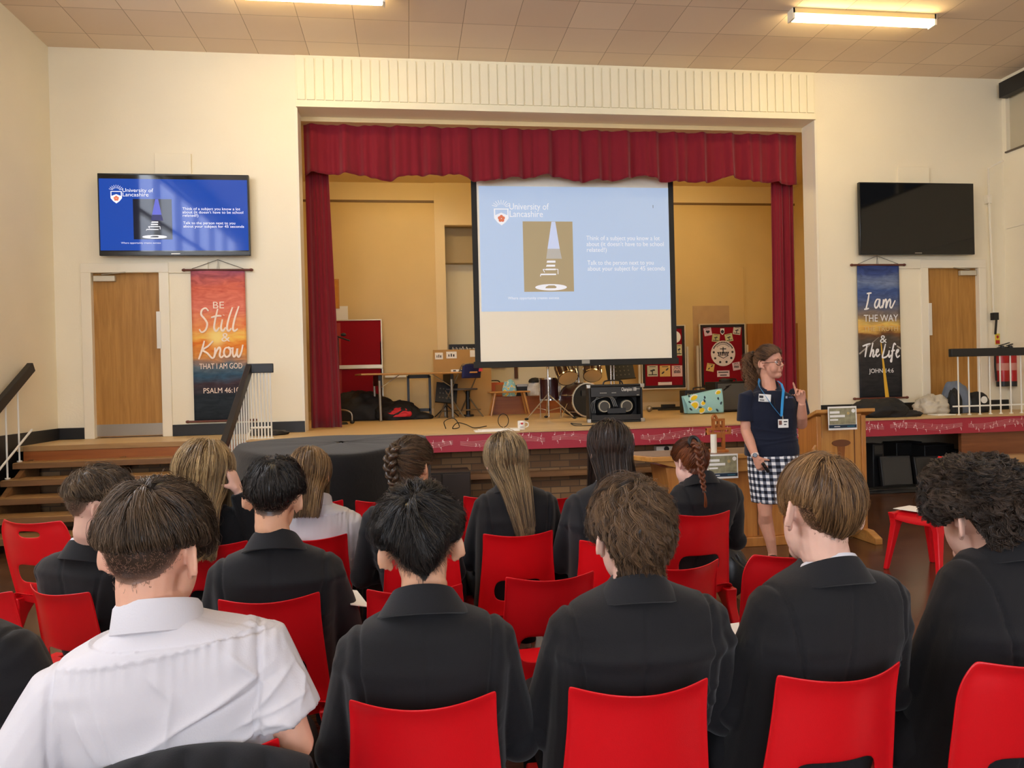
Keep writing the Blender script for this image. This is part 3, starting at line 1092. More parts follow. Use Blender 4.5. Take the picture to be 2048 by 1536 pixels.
m2 = ramp_mat('road_print', [(.0, (34, 36, 40)), (.30, (58, 56, 56)), (.44, (92, 82, 72)), (.475, (124, 84, 52)), (.50, (214, 170, 92)), (.545, (238, 198, 104)), (.60, (150, 128, 100)), (.68, (92, 100, 124)), (.80, (70, 92, 146)), (.86, (120, 136, 170)), (.93, (62, 78, 132)), (1.0, (44, 58, 108))], 1.81, .13, nscale=2.5, clouds=.25)
t, cx, hw, zb, h, Y, c = banner('blue sky and road scripture banner hanging beside the right door', (1714, 530), (1804, 795), m2)
MB().prism([(cx + .06, zb + .01), (cx + .115, zb + .01), (cx + .012, zb + h * .44), (cx + .004, zb + h * .44)], Y + .006, Y + .009).build('road_line', mat('road_yellow', (226, 178, 52), 0.7), c)
ln = MB()
ln.prism([(cx - .31, zb + h * .34), (cx - .30, zb + h * .33), (cx - .01, zb + h * .46), (cx - .014, zb + h * .46)], Y + .007, Y + .009).prism([(cx + .31, zb + h * .375), (cx + .31, zb + h * .36), (cx + .03, zb + h * .46), (cx + .036, zb + h * .46)], Y + .007, Y + .009)
ln.build('verge_line', mat('verge_print', (176, 168, 158), 0.8), c)
M_bw2 = mat('banner_lettering_white', (246, 246, 248), 0.7)
strokes(IAM, (cx - .2, Y, zb + h * .665), .43, .22, M_bw2, c, .0095)
text('THE WAY', (cx - .235, Y, zb + h * .575), .135, M_bw2, c, width=.5)
text('THE TRUTH', (cx - .24, Y, zb + h * .503), .095, mat('banner_lettering_gold', (222, 196, 140), .7), c, width=.5)
text('&', (cx - .01, Y, zb + h * .415), .15, M_bw2, c, width=.1)
strokes(THE, (cx - .26, Y, zb + h * .305), .27, .19, M_bw2, c, .0095)
strokes(LIFE, (cx + .02, Y, zb + h * .295), .27, .2, M_bw2, c, .0095)
text('JOHN 14:6', (cx - .17, Y, zb + h * .19), .085, M_bw2, c, width=.36)

# ---- right hand corner: pole, extinguishers
t = thing('wall_pipe', 'white pipe with a hooked arm running up the right corner of the wall', 'pipe', (8.0, YW - .05, 2.9))
pa, pb, pc = AT(1988, 640, YW - .06), AT(1978, 398, YW - .06), AT(1958, 332, YW - .1)
MB().tube([pa, pb], .014, 8).build('riser', M_gloss, t)
MB().tube([pb, (pb.x - .12, YW - .2, pb.z + .38), (pb.x + .02, YW - .3, pb.z + .46)], .014, 8).build('arm', M_gloss, t)
MB().box(pb.x - .03, pb.x + .03, YW - .08, YW, pb.z - .06, pb.z + .06).build('bracket', M_gloss, t, bevel=.005)
MB().box(pa.x - .02, pa.x + .05, YW - .09, YW - .02, pa.z - .0, pa.z + .1).bar((pa.x + .01, YW - .09, pa.z), (pa.x - .01, YW - .09, pa.z - .2), .02, .02).build('crank_handle', M_black, t)

M_ext = mat('extinguisher_red', (178, 26, 30), 0.3)


def extinguisher(label, x):
    z0 = ZS + .32
    t = thing('fire_extinguisher', label, 'fire extinguisher', (x, YW - .1, z0), group='fire extinguishers in the right corner')
    MB().lathe([(.0, z0), (.075, z0), (.078, z0 + .02), (.078, z0 + .42), (.06, z0 + .48), (.03, z0 + .5), (0, z0 + .5)], (x, YW - .1, 0)).build('cylinder', M_ext, t)
    MB().lathe([(.079, z0 + .0), (.08, z0 + .07)], (x, YW - .1, 0)).build('base_ring', M_black, t)
    MB().lathe([(.079, z0 + .22), (.0795, z0 + .32)], (x, YW - .1, 0)).build('instruction_label', mat('ext_label', (204, 140, 130), .6), t)
    hd = MB().cyl((x, YW - .1, z0 + .49), (x, YW - .1, z0 + .56), .022).bar((x - .05, YW - .1, z0 + .56), (x + .11, YW - .1, z0 + .6), .025, .012).bar((x - .05, YW - .1, z0 + .54), (x + .1, YW - .1, z0 + .54), .025, .012)
    hd.build('valve_lever', M_black, t, bevel=.003)
    MB().tube(crom([(x - .02, YW - .1, z0 + .54), (x - .1, YW - .1, z0 + .5), (x - .115, YW - .1, z0 + .3), (x - .1, YW - .1, z0 + .08)]), .012, 8).build('hose', M_cable, t)
    MB().box(x - .02, x + .02, YW - .02, YW, z0 + .3, z0 + .5).build('wall_hook', M_black, t)


e0 = AT(2005, 720, YW - .1)
extinguisher('red fire extinguisher nearest the right door under the yellow sign', e0.x)
extinguisher('red fire extinguisher nearest the right wall, cut by the frame', e0.x + .12)
p = AT(1998, 680, YW - .03)
sg = tag(MB().box(p.x - .035, p.x + .035, YW - .006, YW, p.z - .06, p.z + .09).build('safety_sign', mat('sign_yellow', (226, 196, 60), .5), None, smooth=False), 'small yellow and red safety sign above the extinguisher', 'sign')
MB().box(p.x - .03, p.x + .03, YW - .008, YW - .006, p.z - .05, p.z + .0).build('red_band', M_ext, sg, smooth=False)
MB().ell((p.x, YW - .009, p.z + .045), (.018, .003, .022), nu=10, nv=6).build('flame_mark', M_ext, sg)


# ---- display boards on the stage back wall
def board_frame(t, x0, x1, z0, z1, Y, outer, legs):
    MB().box(x0, x1, Y, Y + .03, z0, z1).build('felt_panel', M_boardred, t, smooth=False)
    b = .045 if outer else .02
    f = MB()
    for a in ((x0, x0 + b, z0, z1), (x1 - b, x1, z0, z1), (x0 + b, x1 - b, z0, z0 + b), (x0 + b, x1 - b, z1 - b, z1)):
        f.box(a[0], a[1], Y - .008, Y, a[2], a[3])
    if outer:
        f.build('border', mat('board_black', (34, 26, 26), .7), t, smooth=False)
    f = MB()
    e = .018
    for a in ((x0 - e, x0, z0 - e, z1 + e), (x1, x1 + e, z0 - e, z1 + e), (x0, x1, z0 - e, z0), (x0, x1, z1, z1 + e)):
        f.box(a[0], a[1], Y - .012, Y + .034, a[2], a[3])
    f.build('frame', M_alu, t, bevel=.002)
    for x in legs:
        MB().box(x - .018, x + .018, Y + .0, Y + .04, ZS, z1 - .35).build('leg', M_alu, t)


def card(t, x, z, w, h, Y, c, rot=0.0, art='leaf', name='pinned_card'):
    m = rotm(0, rot, 0)
    cm = mat('card_%d_%d_%d' % c, c, .75)
    o = MB().box(x - w / 2, x + w / 2, Y - .004, Y - .002, z - h / 2, z + h / 2, M=m).build(name, cm, t, smooth=False)
    a = MB()
    if art == 'leaf':
        a.box(x - w * .4, x + w * .4, Y - .006, Y - .004, z - h * .38, z - h * .3, M=m, c=(x, Y, z)).box(x - w * .06, x + w * .03, Y - .006, Y - .004, z - h * .3, z + h * .1, M=m, c=(x, Y, z))
        a.ell((x + w * .1, Y - .005, z + h * .08), (w * .14, .001, h * .08), nu=8, nv=6).ell((x - w * .12, Y - .005, z + h * .02), (w * .12, .001, h * .07), nu=8, nv=6)
    elif art == 'heart':
        for s in (-1, 1):
            a.ell((x + s * w * .12, Y - .005, z + h * .03), (w * .15, .001, h * .14), nu=10, nv=6)
        a.prism([(x - w * .26, z), (x + w * .26, z), (x, z - h * .25)], Y - .006, Y - .004)
    elif art == 'hands':
        for k in range(5):
            a.box(x - w * .3 + k * w * .13, x - w * .22 + k * w * .13, Y - .006, Y - .004, z - h * .2, z + h * (.05 + .05 * (k % 2)))
        a.tube(crom([(x - w * .32, Y - .005, z + h * .1), (x - w * .2, Y - .005, z + h * .3), (x, Y - .005, z + h * .2), (x + w * .2, Y - .005, z + h * .3), (x + w * .32, Y - .005, z + h * .1)], 4), w * .02, 5)
    elif art == 'swoosh':
        for s in (-1, 1):
            a.ell((x + s * w * .2, Y - .005, z + s * h * .15), (w * .17, .001, h * .07), M=rotm(0, -.7, 0), nu=8, nv=6)
    elif art == 'text':
        for k, wd in ((.2, .8), (-.25, .55)):
            a.box(x - w * wd / 2, x + w * wd / 2, Y - .006, Y - .004, z + h * k - h * .06, z + h * k + h * .1)
    if art != 'text':
        a.box(x - w * .3, x + w * .3, Y - .006, Y - .004, z + h * .36, z + h * .41, M=m, c=(x, Y, z))
    a.build('printed_motif', M_darkp, o, smooth=False)
    return o


YB2 = 12.2
# right board
p, q = AT(1400, 650, YB2), AT(1491, 773, YB2)
t = thing('display_board', 'freestanding red display board with a round white crest and pinned cards', 'display board', ((p.x + q.x) / 2, YB2, ZS))
board_frame(t, p.x, q.x, q.z, p.z, YB2, True, (p.x - .05, q.x + .05))
W_, H_ = q.x - p.x, p.z - q.z
bx = lambda u: p.x + u * W_
bz = lambda v: p.z - v * H_
for u, v, c, r, art in ((.17, .11, (222, 190, 204), -.15, 'heart'), (.83, .10, (214, 206, 186), .15, 'leaf'), (.35, .21, (196, 190, 130), .12, 'leaf'), (.645, .21, (206, 206, 150), -.2, 'leaf'),
                        (.21, .68, (226, 190, 112), .2, 'swoosh'), (.80, .67, (226, 196, 200), -.15, 'hands')):
    card(t, bx(u), bz(v), .17 * W_, .125 * H_, YB2, c, r, art)
card(t, bx(.5), bz(.785), .28 * W_, .1 * H_, YB2, (234, 214, 214), 0, 'text', 'title_card')
sh = MB().prism([(bx(.455), bz(.06)), (bx(.545), bz(.06)), (bx(.545), bz(.13)), (bx(.5), bz(.165)), (bx(.455), bz(.13))], YB2 - .004, YB2 - .002).build('shield_badge', M_whitep, t, smooth=False)
MB().prism([(bx(.465), bz(.1)), (bx(.5), bz(.08)), (bx(.535), bz(.1)), (bx(.535), bz(.125)), (bx(.5), bz(.145)), (bx(.465), bz(.125))], YB2 - .006, YB2 - .004).build('badge_motif', M_darkp, sh, smooth=False)
cx, cz, R_ = bx(.505), bz(.46), .275 * W_
ds = MB().prism([(cx + R_ * math.cos(a), cz + R_ * 1.0 * math.sin(a)) for a in np.linspace(0, 2 * math.pi, 40, endpoint=False)], YB2 - .005, YB2 - .002).build('round_crest', mat('crest_cream', (240, 226, 214), .7), t, smooth=False)
cr = MB().box(cx - .008, cx + .008, YB2 - .008, YB2 - .005, cz + .0, cz + R_ * .5).box(cx - .055, cx + .055, YB2 - .008, YB2 - .005, cz + R_ * .32, cz + R_ * .39)
for k in range(6):
    a = math.pi * (1.0 + (k + .5) / 6)
    r0, r1 = R_ * .15, R_ * .5
    x0 = cx + (k - 2.5) * R_ * .17
    cr.prism([(x0 - R_ * .065, cz + R_ * .12), (x0 + R_ * .065, cz + R_ * .12), (cx + (x0 - cx) * .75 + R_ * .03, cz - R_ * .2), (cx + (x0 - cx) * .75 - R_ * .03, cz - R_ * .2)], YB2 - .008, YB2 - .005)
cr.tube([(cx - R_ * .45, YB2 - .006, cz - R_ * .15), (cx, YB2 - .006, cz - R_ * .38), (cx + R_ * .45, YB2 - .006, cz - R_ * .15)], .006, 5)
for k in range(6):
    a = math.pi + (k - .2) * math.pi / 4.6
    cr.lathe([(.0, -.001), (.02, -.001), (.02, .001), (0, .001)], (cx + R_ * .78 * math.cos(a), YB2 - .0065, cz + R_ * .72 * math.sin(a)), M=rotm(math.pi / 2), n=12)
for k in range(15):
    a = math.radians(150 - k * 8.6)
    cr.box(cx + R_ * .87 * math.cos(a) - .009, cx + R_ * .87 * math.cos(a) + .009, YB2 - .008, YB2 - .005, cz + R_ * .87 * math.sin(a) - .014, cz + R_ * .87 * math.sin(a) + .014)
    if 1 < k < 13:
        cr.box(cx + R_ * .72 * math.cos(a) - .006, cx + R_ * .72 * math.cos(a) + .006, YB2 - .008, YB2 - .005, cz + R_ * .72 * math.sin(a) - .008, cz + R_ * .72 * math.sin(a) + .008)
cr.build('crest_motif', M_darkp, ds, smooth=False)

# second board, half behind the screen
p2, q2 = AT(1283, 653, YB2), AT(1371, 775, YB2)
t = thing('display_board', 'red display board half hidden by the screen with a row of three cards', 'display board', ((p2.x + q2.x) / 2, YB2, ZS))
board_frame(t, p2.x, q2.x, q2.z, p2.z, YB2, True, (p2.x - .05, q2.x + .05))
for px, c, art in ((1305, (206, 204, 184), 'leaf'), (1330, (226, 186, 110), 'swoosh'), (1354, (232, 190, 184), 'hands')):
    P = AT(px, 742, YB2)
    card(t, P.x, P.z, .185, .185, YB2, c, 0, art)
P = AT(1358, 700, YB2)
card(t, P.x, P.z, .1, .19, YB2, (216, 206, 160), 0, 'leaf')
P = AT(1350, 674, YB2)
MB().prism([(P.x + .1 * math.cos(a), P.z + .1 * math.sin(a)) for a in np.linspace(0, 2 * math.pi, 24, endpoint=False)], YB2 - .004, YB2 - .001).build('round_card', M_whitep, t, smooth=False)
P = AT(1330, 767, YB2)
card(t, P.x, P.z, .24, .05, YB2, (236, 214, 206), 0, 'none', 'title_card')

# left double board
Y = 12.35
p, m_, q = AT(660, 642, Y), AT(700, 734, Y), AT(766, 832, Y)
t = thing('display_board', 'tall dark red double display board beside the left stage curtain', 'display board', (q.x - .5, Y, ZS))
x0 = q.x - 1.0
board_frame(t, x0, q.x, m_.z + .02, p.z, Y, False, (q.x + .0,))
MB().box(x0, q.x, Y, Y + .03, ZS + .05, m_.z - .04).build('felt_panel', M_boardred, t, smooth=False)
MB().box(x0, q.x + .02, Y - .03, Y + .01, m_.z - .03, m_.z + .03).build('ledge', M_alu, t, bevel=.003)
MB().box(x0, x0 + .36, Y - .002, Y + .001, ZS + .06, p.z - .03).build('lining_strip', mat('felt_light', (158, 52, 48), .85), t, smooth=False)
P = AT(681, 628, YSTAGE - .01)
tag(MB().box(P.x - .12, P.x + .12, YSTAGE - .006, YSTAGE, P.z - .13, P.z + .13).build('wall_notice', M_paper, None, smooth=False), 'blank cream notice on the ochre wall above the left display board', 'notice')
P = AT(673, 588, YSTAGE - .01)
o = tag(MB().box(P.x - .08, P.x + .035, YSTAGE - .012, YSTAGE, P.z - .24, P.z + .24).build('wall_picture', mat('picture_orange', (206, 140, 40), .6, var=.3, vscale=14), None, smooth=False), 'narrow orange picture showing beside the left curtain edge', 'picture')
MB().box(P.x - .09, P.x + .045, YSTAGE - .016, YSTAGE, P.z + .23, P.z + .245).box(P.x + .03, P.x + .045, YSTAGE - .016, YSTAGE, P.z - .24, P.z + .24).build('frame', M_pine, o)
# black mic clamp by the curtain
P = AT(684, 675, 10.9)
t = thing('microphone_stand', 'black boom microphone stand poking out behind the left curtain', 'stand', (P.x - .06, 10.9, ZS))
MB().cyl((P.x - .06, 10.9, ZS), (P.x - .06, 10.9, P.z), .012).build('pole', M_cable, t)
MB().tube([(P.x - .1, 10.9, P.z + .03), (P.x + .11, 10.88, P.z - .05)], .011, 8).ell((P.x + .02, 10.9, P.z + .04), (.04, .02, .025)).build('boom', M_cable, t)
MB().cyl((P.x - .06, 10.9, ZS), (P.x - .06, 10.9, ZS + .03), .12, .1).build('base', M_cable, t)

# cardboard sheet and black poster in the niche
Y = 12.35
p, q = AT(866, 700, Y), AT(948, 826, Y)
t = thing('cardboard_sheet', 'large brown cardboard sheet standing behind the folding chair', 'cardboard', ((p.x + q.x) / 2, Y, ZS))
MB().box(p.x, q.x + .3, Y - .02, Y + .02, ZS, p.z).build('sheet', mat('cardboard', (186, 146, 90), .85, var=.06, vscale=5), t, smooth=False)
for px, py, w_, h_ in ((878, 712, .13, .11), (903, 710, .17, .11), (946, 707, .1, .11)):
    P = AT(px, py, Y - .022)
    n = MB().box(P.x - w_ / 2, P.x + w_ / 2, Y - .024, Y - .02, P.z - h_ / 2, P.z + h_ / 2).build('label_sheet', M_paper, t, smooth=False)
    if px < 940:
        a = MB()
        for k in range(3):
            a.box(P.x - w_ * .3 + k * w_ * .22, P.x - w_ * .2 + k * w_ * .24, Y - .026, Y - .024, P.z - h_ * .25, P.z + h_ * (.1 + .1 * (k % 2)))
        a.build('print', M_darkp, n, smooth=False)
p, q = AT(898, 689, YSTAGE + .48), AT(946, 700, YSTAGE + .48)
o = tag(MB().box(p.x, p.x + 1.0, YSTAGE + .47, YSTAGE + .495, ZS + .8, p.z).build('chalk_poster', M_black, None, smooth=False), 'black poster with white scribbled writing above the cardboard sheet', 'poster')
sc = MB()
rg = random.Random(3)
x = p.x + .05
while x < p.x + .9:
    sc.tube(crom([(x, YSTAGE + .466, p.z - .1), (x + .015, YSTAGE + .466, p.z - .04 - rg.random() * .03), (x + .03, YSTAGE + .466, p.z - .1), (x + .04, YSTAGE + .466, p.z - .07)], 4), .005, 4)
    x += .05 + rg.random() * .02
sc.build('chalk_writing', M_whitep, o)

# ================================================================ THINGS ON AND BEFORE THE STAGE
def fbm(P, seed=0, f=8.0, n=5):
    """smooth pseudo noise of points, about -1..1"""
    r = np.random.default_rng(seed)
    out = np.zeros(len(P))
    a = 1.0
    tot = 0
    for o in range(n):
        for k in range(3):
            d = r.normal(size=3)
            d /= np.linalg.norm(d)
            out += a * np.sin(P @ d * f + r.uniform(0, 6.28) + 1.3 * np.sin(P @ r.normal(size=3) * f * .35))
            tot += a
        f *= 1.8
        a *= .6
    return out / tot * 1.6


def heap(name, label, cat, c, r, m, seed, f=9, amp=.25, group=None, lobes=None):
    """crumpled cloth lying on a surface at height c[2]"""
    mb = MB()
    for (dx, dy, sx, sy, sz) in (lobes or [(0, 0, 1, 1, 1)]):
        e = MB().ell((0, 0, 0), 1.0, nu=56, nv=32)
        V = e.v[0]
        nz = fbm(V + dx * 3 + dy, seed, f * .35, 4)
        rid = 1 - np.abs(fbm(V * 1.0 + dy, seed + 5, f * .5, 3)) * 1.6
        fold = (1 - np.abs(fbm(V * np.array((1, 1, .6)) + dx, seed + 9, f * .75, 3)) * 2.2)
        V = V * (1 + amp * (nz * .6 + rid * .35) + .055 * fold)[:, None]
        V = V * np.array([r[0] * sx, r[1] * sy, r[2] * sz]) + np.array([c[0] + dx, c[1] + dy, c[2] + r[2] * sz * .4])
        V[:, 2] = np.maximum(V[:, 2], c[2] + .002)
        mb.add(V, e.f)
    o = mb.build(name, m, None, smooth=True)
    return tag(o, label, cat, group)


# ---- folding table on the stage
def P3(px, py, Y):
    return np.array(AT(px, py, Y))


tz = ZS + .71
tl, tr = AZ(722, 748, tz), AZ(960, 741.5, tz)
tl = np.array((AT(722, 748, 11.35).x, 11.35, tz))
tr = np.array((AT(955, 743, 11.75).x, 11.75, tz))
dx = (tr - tl) / np.linalg.norm(tr - tl)
dy = np.array((-dx[1], dx[0], 0))
t = thing('folding_table', 'long wooden folding table with grey metal legs on the stage', 'table', ((tl[0] + tr[0]) / 2, 11.8, ZS))
MB().bar(tl + dy * .3, tr + dy * .3, .6, .025).build('table_top', wood('table_beech', (206, 158, 98), (190, 138, 78), 'x', .4, 4), t, bevel=.004)
for s in (.16, .78):
    for q in (.06, .5):
        b = tl + (tr - tl) * s + dy * q
        MB().tube([(b[0], b[1], ZS), (b[0] - .01, b[1], tz - .1)], .02, 10).ell((b[0], b[1], ZS + .01), (.025, .04, .015)).build('leg', mat('leg_grey', (150, 146, 138), .4, metal=.5), t)
    b = tl + (tr - tl) * s
    MB().bar(b + dy * .06 + (0, 0, -.1), b + dy * .5 + (0, 0, -.1), .05, .16).build('leg_bracket', M_black, t)
    e = b + dx * (.3 if s < .5 else -.3)
    MB().tube([b + dy * .1 + (0, 0, -.22), e + dy * .1 + (0, 0, -.02)], .008, 6).build('brace', M_silver, t)
for px, w_, c in ((909, .1, (240, 236, 226)), (925, .16, (244, 242, 236))):
    b = AT(px, 738, 11.7)
    o = MB().box(b.x - w_ / 2, b.x + w_ / 2, 11.75, 11.85, tz + .0126, tz + .05).build('white_box', M_paper, None, bevel=.003)
    tag(o, 'small white box on the folding table, %s of the two' % ('left' if px < 915 else 'right'), 'box')
    MB().box(b.x - w_ * .2, b.x + w_ * .25, 11.748, 11.75, tz + .02, tz + .04).build('label', M_darkp, o, smooth=False)
b = AT(952, 742, 11.9)
tag(MB().box(b.x - .05, b.x + .1, 11.86, 11.9, tz + .0126, tz + .09).build('red_folder', mat('folder_red', (214, 60, 64), .5), None, bevel=.003), 'pinkish red folder at the right end of the folding table', 'folder')


def folding_chair(c, rz):
    t = thing('folding_chair', 'blue padded folding chair with metal frame behind the table', 'chair', c, rz, local=True)
    M_fr = mat('chair_metal', (150, 138, 116), .35, metal=.7)
    M_bl = mat('blue_pad', (24, 34, 92), .7)
    MB().box(-.2, .2, -.2, .2, .43, .46).build('seat', mat('grey_pad', (88, 82, 80), .7), t, bevel=.012)
    MB().grid(lambda u, v: (-.2 + .4 * u, -.25 - .03 * math.sin(math.pi * u) - .03 * v, .62 + .22 * v), 10, 6).build('backrest', M_bl, t, smooth=True, solid=.025)
    for s in (-1, 1):
        x = s * .22
        MB().tube([(x, .28, 0), (x, -.02, .44), (x, -.28, .82)], .012, 8).build('frame_tube', M_fr, t)
        MB().tube([(x * .92, -.3, 0), (x * .92, .14, .44)], .012, 8).build('leg', M_fr, t)
    MB().tube([(-.2, -.25, .12), (.2, -.25, .12)], .01, 8).tube([(-.21, .22, .1), (.21, .22, .1)], .01, 8).tube([(-.22, -.28, .82), (-.1, -.3, .85), (.1, -.3, .85), (.22, -.28, .82)], .012, 8).build('stretcher', M_fr, t)


b = AZ(921, 829, ZS)
folding_chair((AT(921, 800, 12.0).x, 12.0, ZS), math.radians(40))


def music_stand(label, px, py, Y, tilt, w=.46, h=.34, lean=0):
    p = AT(px, py, Y)
    t = thing('music_stand', label, 'music stand', (p.x, Y, ZS))
    m = rotm(-.35, tilt, 0)
    d = MB().box(p.x - w / 2, p.x + w / 2, Y - .004, Y + .004, p.z - h / 2, p.z + h / 2).box(p.x - w / 2, p.x + w / 2, Y - .05, Y, p.z - h / 2 - .005, p.z - h / 2)
    d.v = [(v - np.array(p)) @ m.T + np.array(p) for v in d.v]
    dk = d.build('desk', M_black, t)
    hm = MB()
    for i in range(5):
        for j in range(3):
            hm.lathe([(0, -.001), (.012, -.001), (.012, .001), (0, .001)], (p.x - w * .3 + i * w * .15, Y - .006, p.z - h * .25 + j * h * .22), M=rotm(math.pi / 2), n=8)
    hm.v = [(v - np.array(p)) @ m.T + np.array(p) for v in hm.v]
    hm.build('perforation', mat('perforation', (96, 90, 80), .7), dk)
    MB().cyl((p.x, Y + .02, ZS + .15), (p.x, Y + .02, p.z), .013, n=8).build('pole', M_black, t)
    for k in range(3):
        a = k * 2.1 + .5
        MB().tube([(p.x, Y + .02, ZS + .2), (p.x + .22 * math.cos(a), Y + .02 + .22 * math.sin(a), ZS + .01)], .009, 6).build('leg', M_black, t)


music_stand('low tilted black music stand under the folding table', 893, 786, 11.95, .12, .34, .34)
music_stand('black music stand desk just under the right half of the screen', 1240, 741, 11.3, -.06, .44, .3)
b = AT(936, 800, 12.15)
t = thing('speaker_pole', 'short black pole stand behind the blue folding chair', 'stand', (b.x, 12.15, ZS))
MB().cyl((b.x, 12.15, ZS), (b.x, 12.15, ZS + .42), .035).build('pole', M_black, t)
MB().cyl((b.x, 12.15, ZS), (b.x, 12.15, ZS + .03), .09).build('base', M_black, t)
# black trolley frame
p, q = AT(816, 752, 12.2), AT(861, 828, 12.2)
t = thing('trolley_frame', 'empty black rectangular metal frame standing under the table', 'frame', ((p.x + q.x) / 2, 12.2, ZS))
for x in (p.x, q.x):
    MB().box(x - .02, x + .02, 12.18, 12.22, ZS, p.z).build('upright', M_black, t)
MB().box(p.x, q.x, 12.18, 12.22, p.z - .04, p.z + .015).build('top_bar', M_black, t)
MB().box(p.x, q.x, 12.18, 12.22, ZS + .1, ZS + .15).build('bottom_bar', M_black, t)
struct('trim_13', MB().box(AT(770, 752, 12.58).x, AT(812, 752, 12.58).x, YSTAGE - .04, YSTAGE, AT(790, 755, 12.58).z, AT(790, 751, 12.58).z), M_white, smooth=False)

# coats on the stage floor
M_coat = mat('black_coat', (22, 22, 24), .7, bump=.3, bscale=20)
b = AT(735, 812, 11.9)
heap('coat_pile', 'big heap of black coats on the floor by the left curtain', 'coats', (b.x - .1, 12.0, ZS), (.52, .3, .32), M_coat, 3, 9, .22)
b = AT(795, 818, 11.9)
heap('padded_jacket', 'black jacket with bright red lining lying under the folding table', 'jacket', (b.x - .02, 11.85, ZS), (.33, .25, .2), M_coat, 8, 9, .25)
o = heap('red_cloth', 'small bright red cloth lying on the black jacket under the table', 'cloth', (b.x + .02, 11.64, ZS + .05), (.17, .06, .09), mat('bright_red_cloth', (206, 30, 44), .6), 5, 9, .3)
b = AT(835, 825, 11.9)
heap('dark_scarf', 'flat black cloth trailing right from the jacket under the table', 'cloth', (b.x, 11.8, ZS), (.24, .12, .07), M_coat, 12, 9, .25)
b = AT(700, 832, 11.0)
t = thing('bent_tube_frame', 'bent chrome chair frame poking from the coats by the left curtain', 'frame', (b.x - .1, 11.0, ZS))
MB().tube(crom([(b.x - .25, 11.1, ZS + .2), (b.x - .08, 11.0, ZS + .2), (b.x + .02, 10.98, ZS + .15), (b.x + .03, 10.98, ZS + .03)]), .011, 8).build('tube', M_silver, t)
MB().ell((b.x + .03, 10.98, ZS + .025), (.035, .035, .025)).build('foot_cap', M_black, t)

# ---- stool, orange amp and bags by the plinth
p, q = AT(977, 784, 12.1), AT(1058, 784, 12.1)
t = thing('wooden_stool', 'low pale wooden stool with splayed legs in front of the orange plinth', 'stool', ((p.x + q.x) / 2, 12.1, ZS))
MB().box(p.x, q.x, 11.95, 12.3, p.z - .02, p.z + .005).build('seat', M_pinex, t, bevel=.01)
for sx, sy in ((0, 0), (1, 0), (0, 1), (1, 1)):
    x = p.x + .1 + (q.x - p.x - .2) * sx
    MB().tube([(x + (sx - .5) * .16, 11.98 + sy * .28 + (sy - .5) * .06, ZS), (x, 12.0 + sy * .24, p.z - .015)], [.014, .02], 8).build('leg', M_pine, t)
zp = ZS + .3


def carton(name, label, cat, px0, px1, ztop, Y, d, m, z0=None, group=None):
    a, b = AT(px0, 780, Y), AT(px1, 780, Y)
    z0 = zp if z0 is None else z0
    t = thing(name, label, cat, ((a.x + b.x) / 2, Y + d / 2, z0), group=group)
    o = MB().box(a.x, b.x, Y, Y + d, z0, ztop).build('cabinet', m, t, bevel=.012)
    return t, a.x, b.x


t, x0, x1 = carton('practice_amplifier', 'orange practice amplifier on the plinth behind the stool', 'amplifier', 972, 1009, AT(990, 765, 12.55).z, 12.55, .2, mat('amp_orange', (200, 92, 30), .55))
MB().box(x0 + (x1 - x0) * .5, x1 - .02, 12.54, 12.552, zp + .03, zp + .2).build('grille_cloth', mat('amp_weave', (176, 116, 60), .8), t)
MB().tube(crom([(x0 + .06, 12.65, AT(990, 765, 12.55).z), (x0 + .1, 12.65, AT(990, 765, 12.55).z + .03), (x1 - .1, 12.65, AT(990, 765, 12.55).z + .03), (x1 - .06, 12.65, AT(990, 765, 12.55).z)], 4), .01, 6).build('handle', M_black, t)
t, x0, x1 = carton('black_case', 'small black instrument case on the plinth behind the stool', 'case', 1028, 1060, AT(1040, 770, 12.5).z, 12.5, .2, M_vinyl)
MB().box(x0 + .05, x1 - .04, 12.49, 12.5, zp + .16, zp + .2).build('control_strip', M_silver, t)

M_floral = mat('floral_cloth', (150, 208, 218), .8)


def floral(nm, c, s):
    m = mat(nm, (150, 208, 218), .8)
    nt = m.node_tree
    b = nt.nodes['Principled BSDF']
    tc = nt.nodes.new('ShaderNodeTexCoord')
    v = nt.nodes.new('ShaderNodeTexVoronoi')
    v.inputs['Scale'].default_value = s
    nt.links.new(tc.outputs['Object'], v.inputs['Vector'])
    r = nt.nodes.new('ShaderNodeValToRGB')
    cr = r.color_ramp
    cr.interpolation = 'CONSTANT'
    for p, c in ((.0, (238, 206, 40)), (.3, (240, 238, 226)), (.42, (150, 208, 218))):
        e = cr.elements[0] if p == 0 else (cr.elements[1] if p == .3 else cr.elements.new(p))
        e.position = p
        e.color = lin(c)
    nt.links.new(v.outputs['Distance'], r.inputs['Fac'])
    nt.links.new(r.outputs['Color'], b.inputs['Base Color'])
    return m


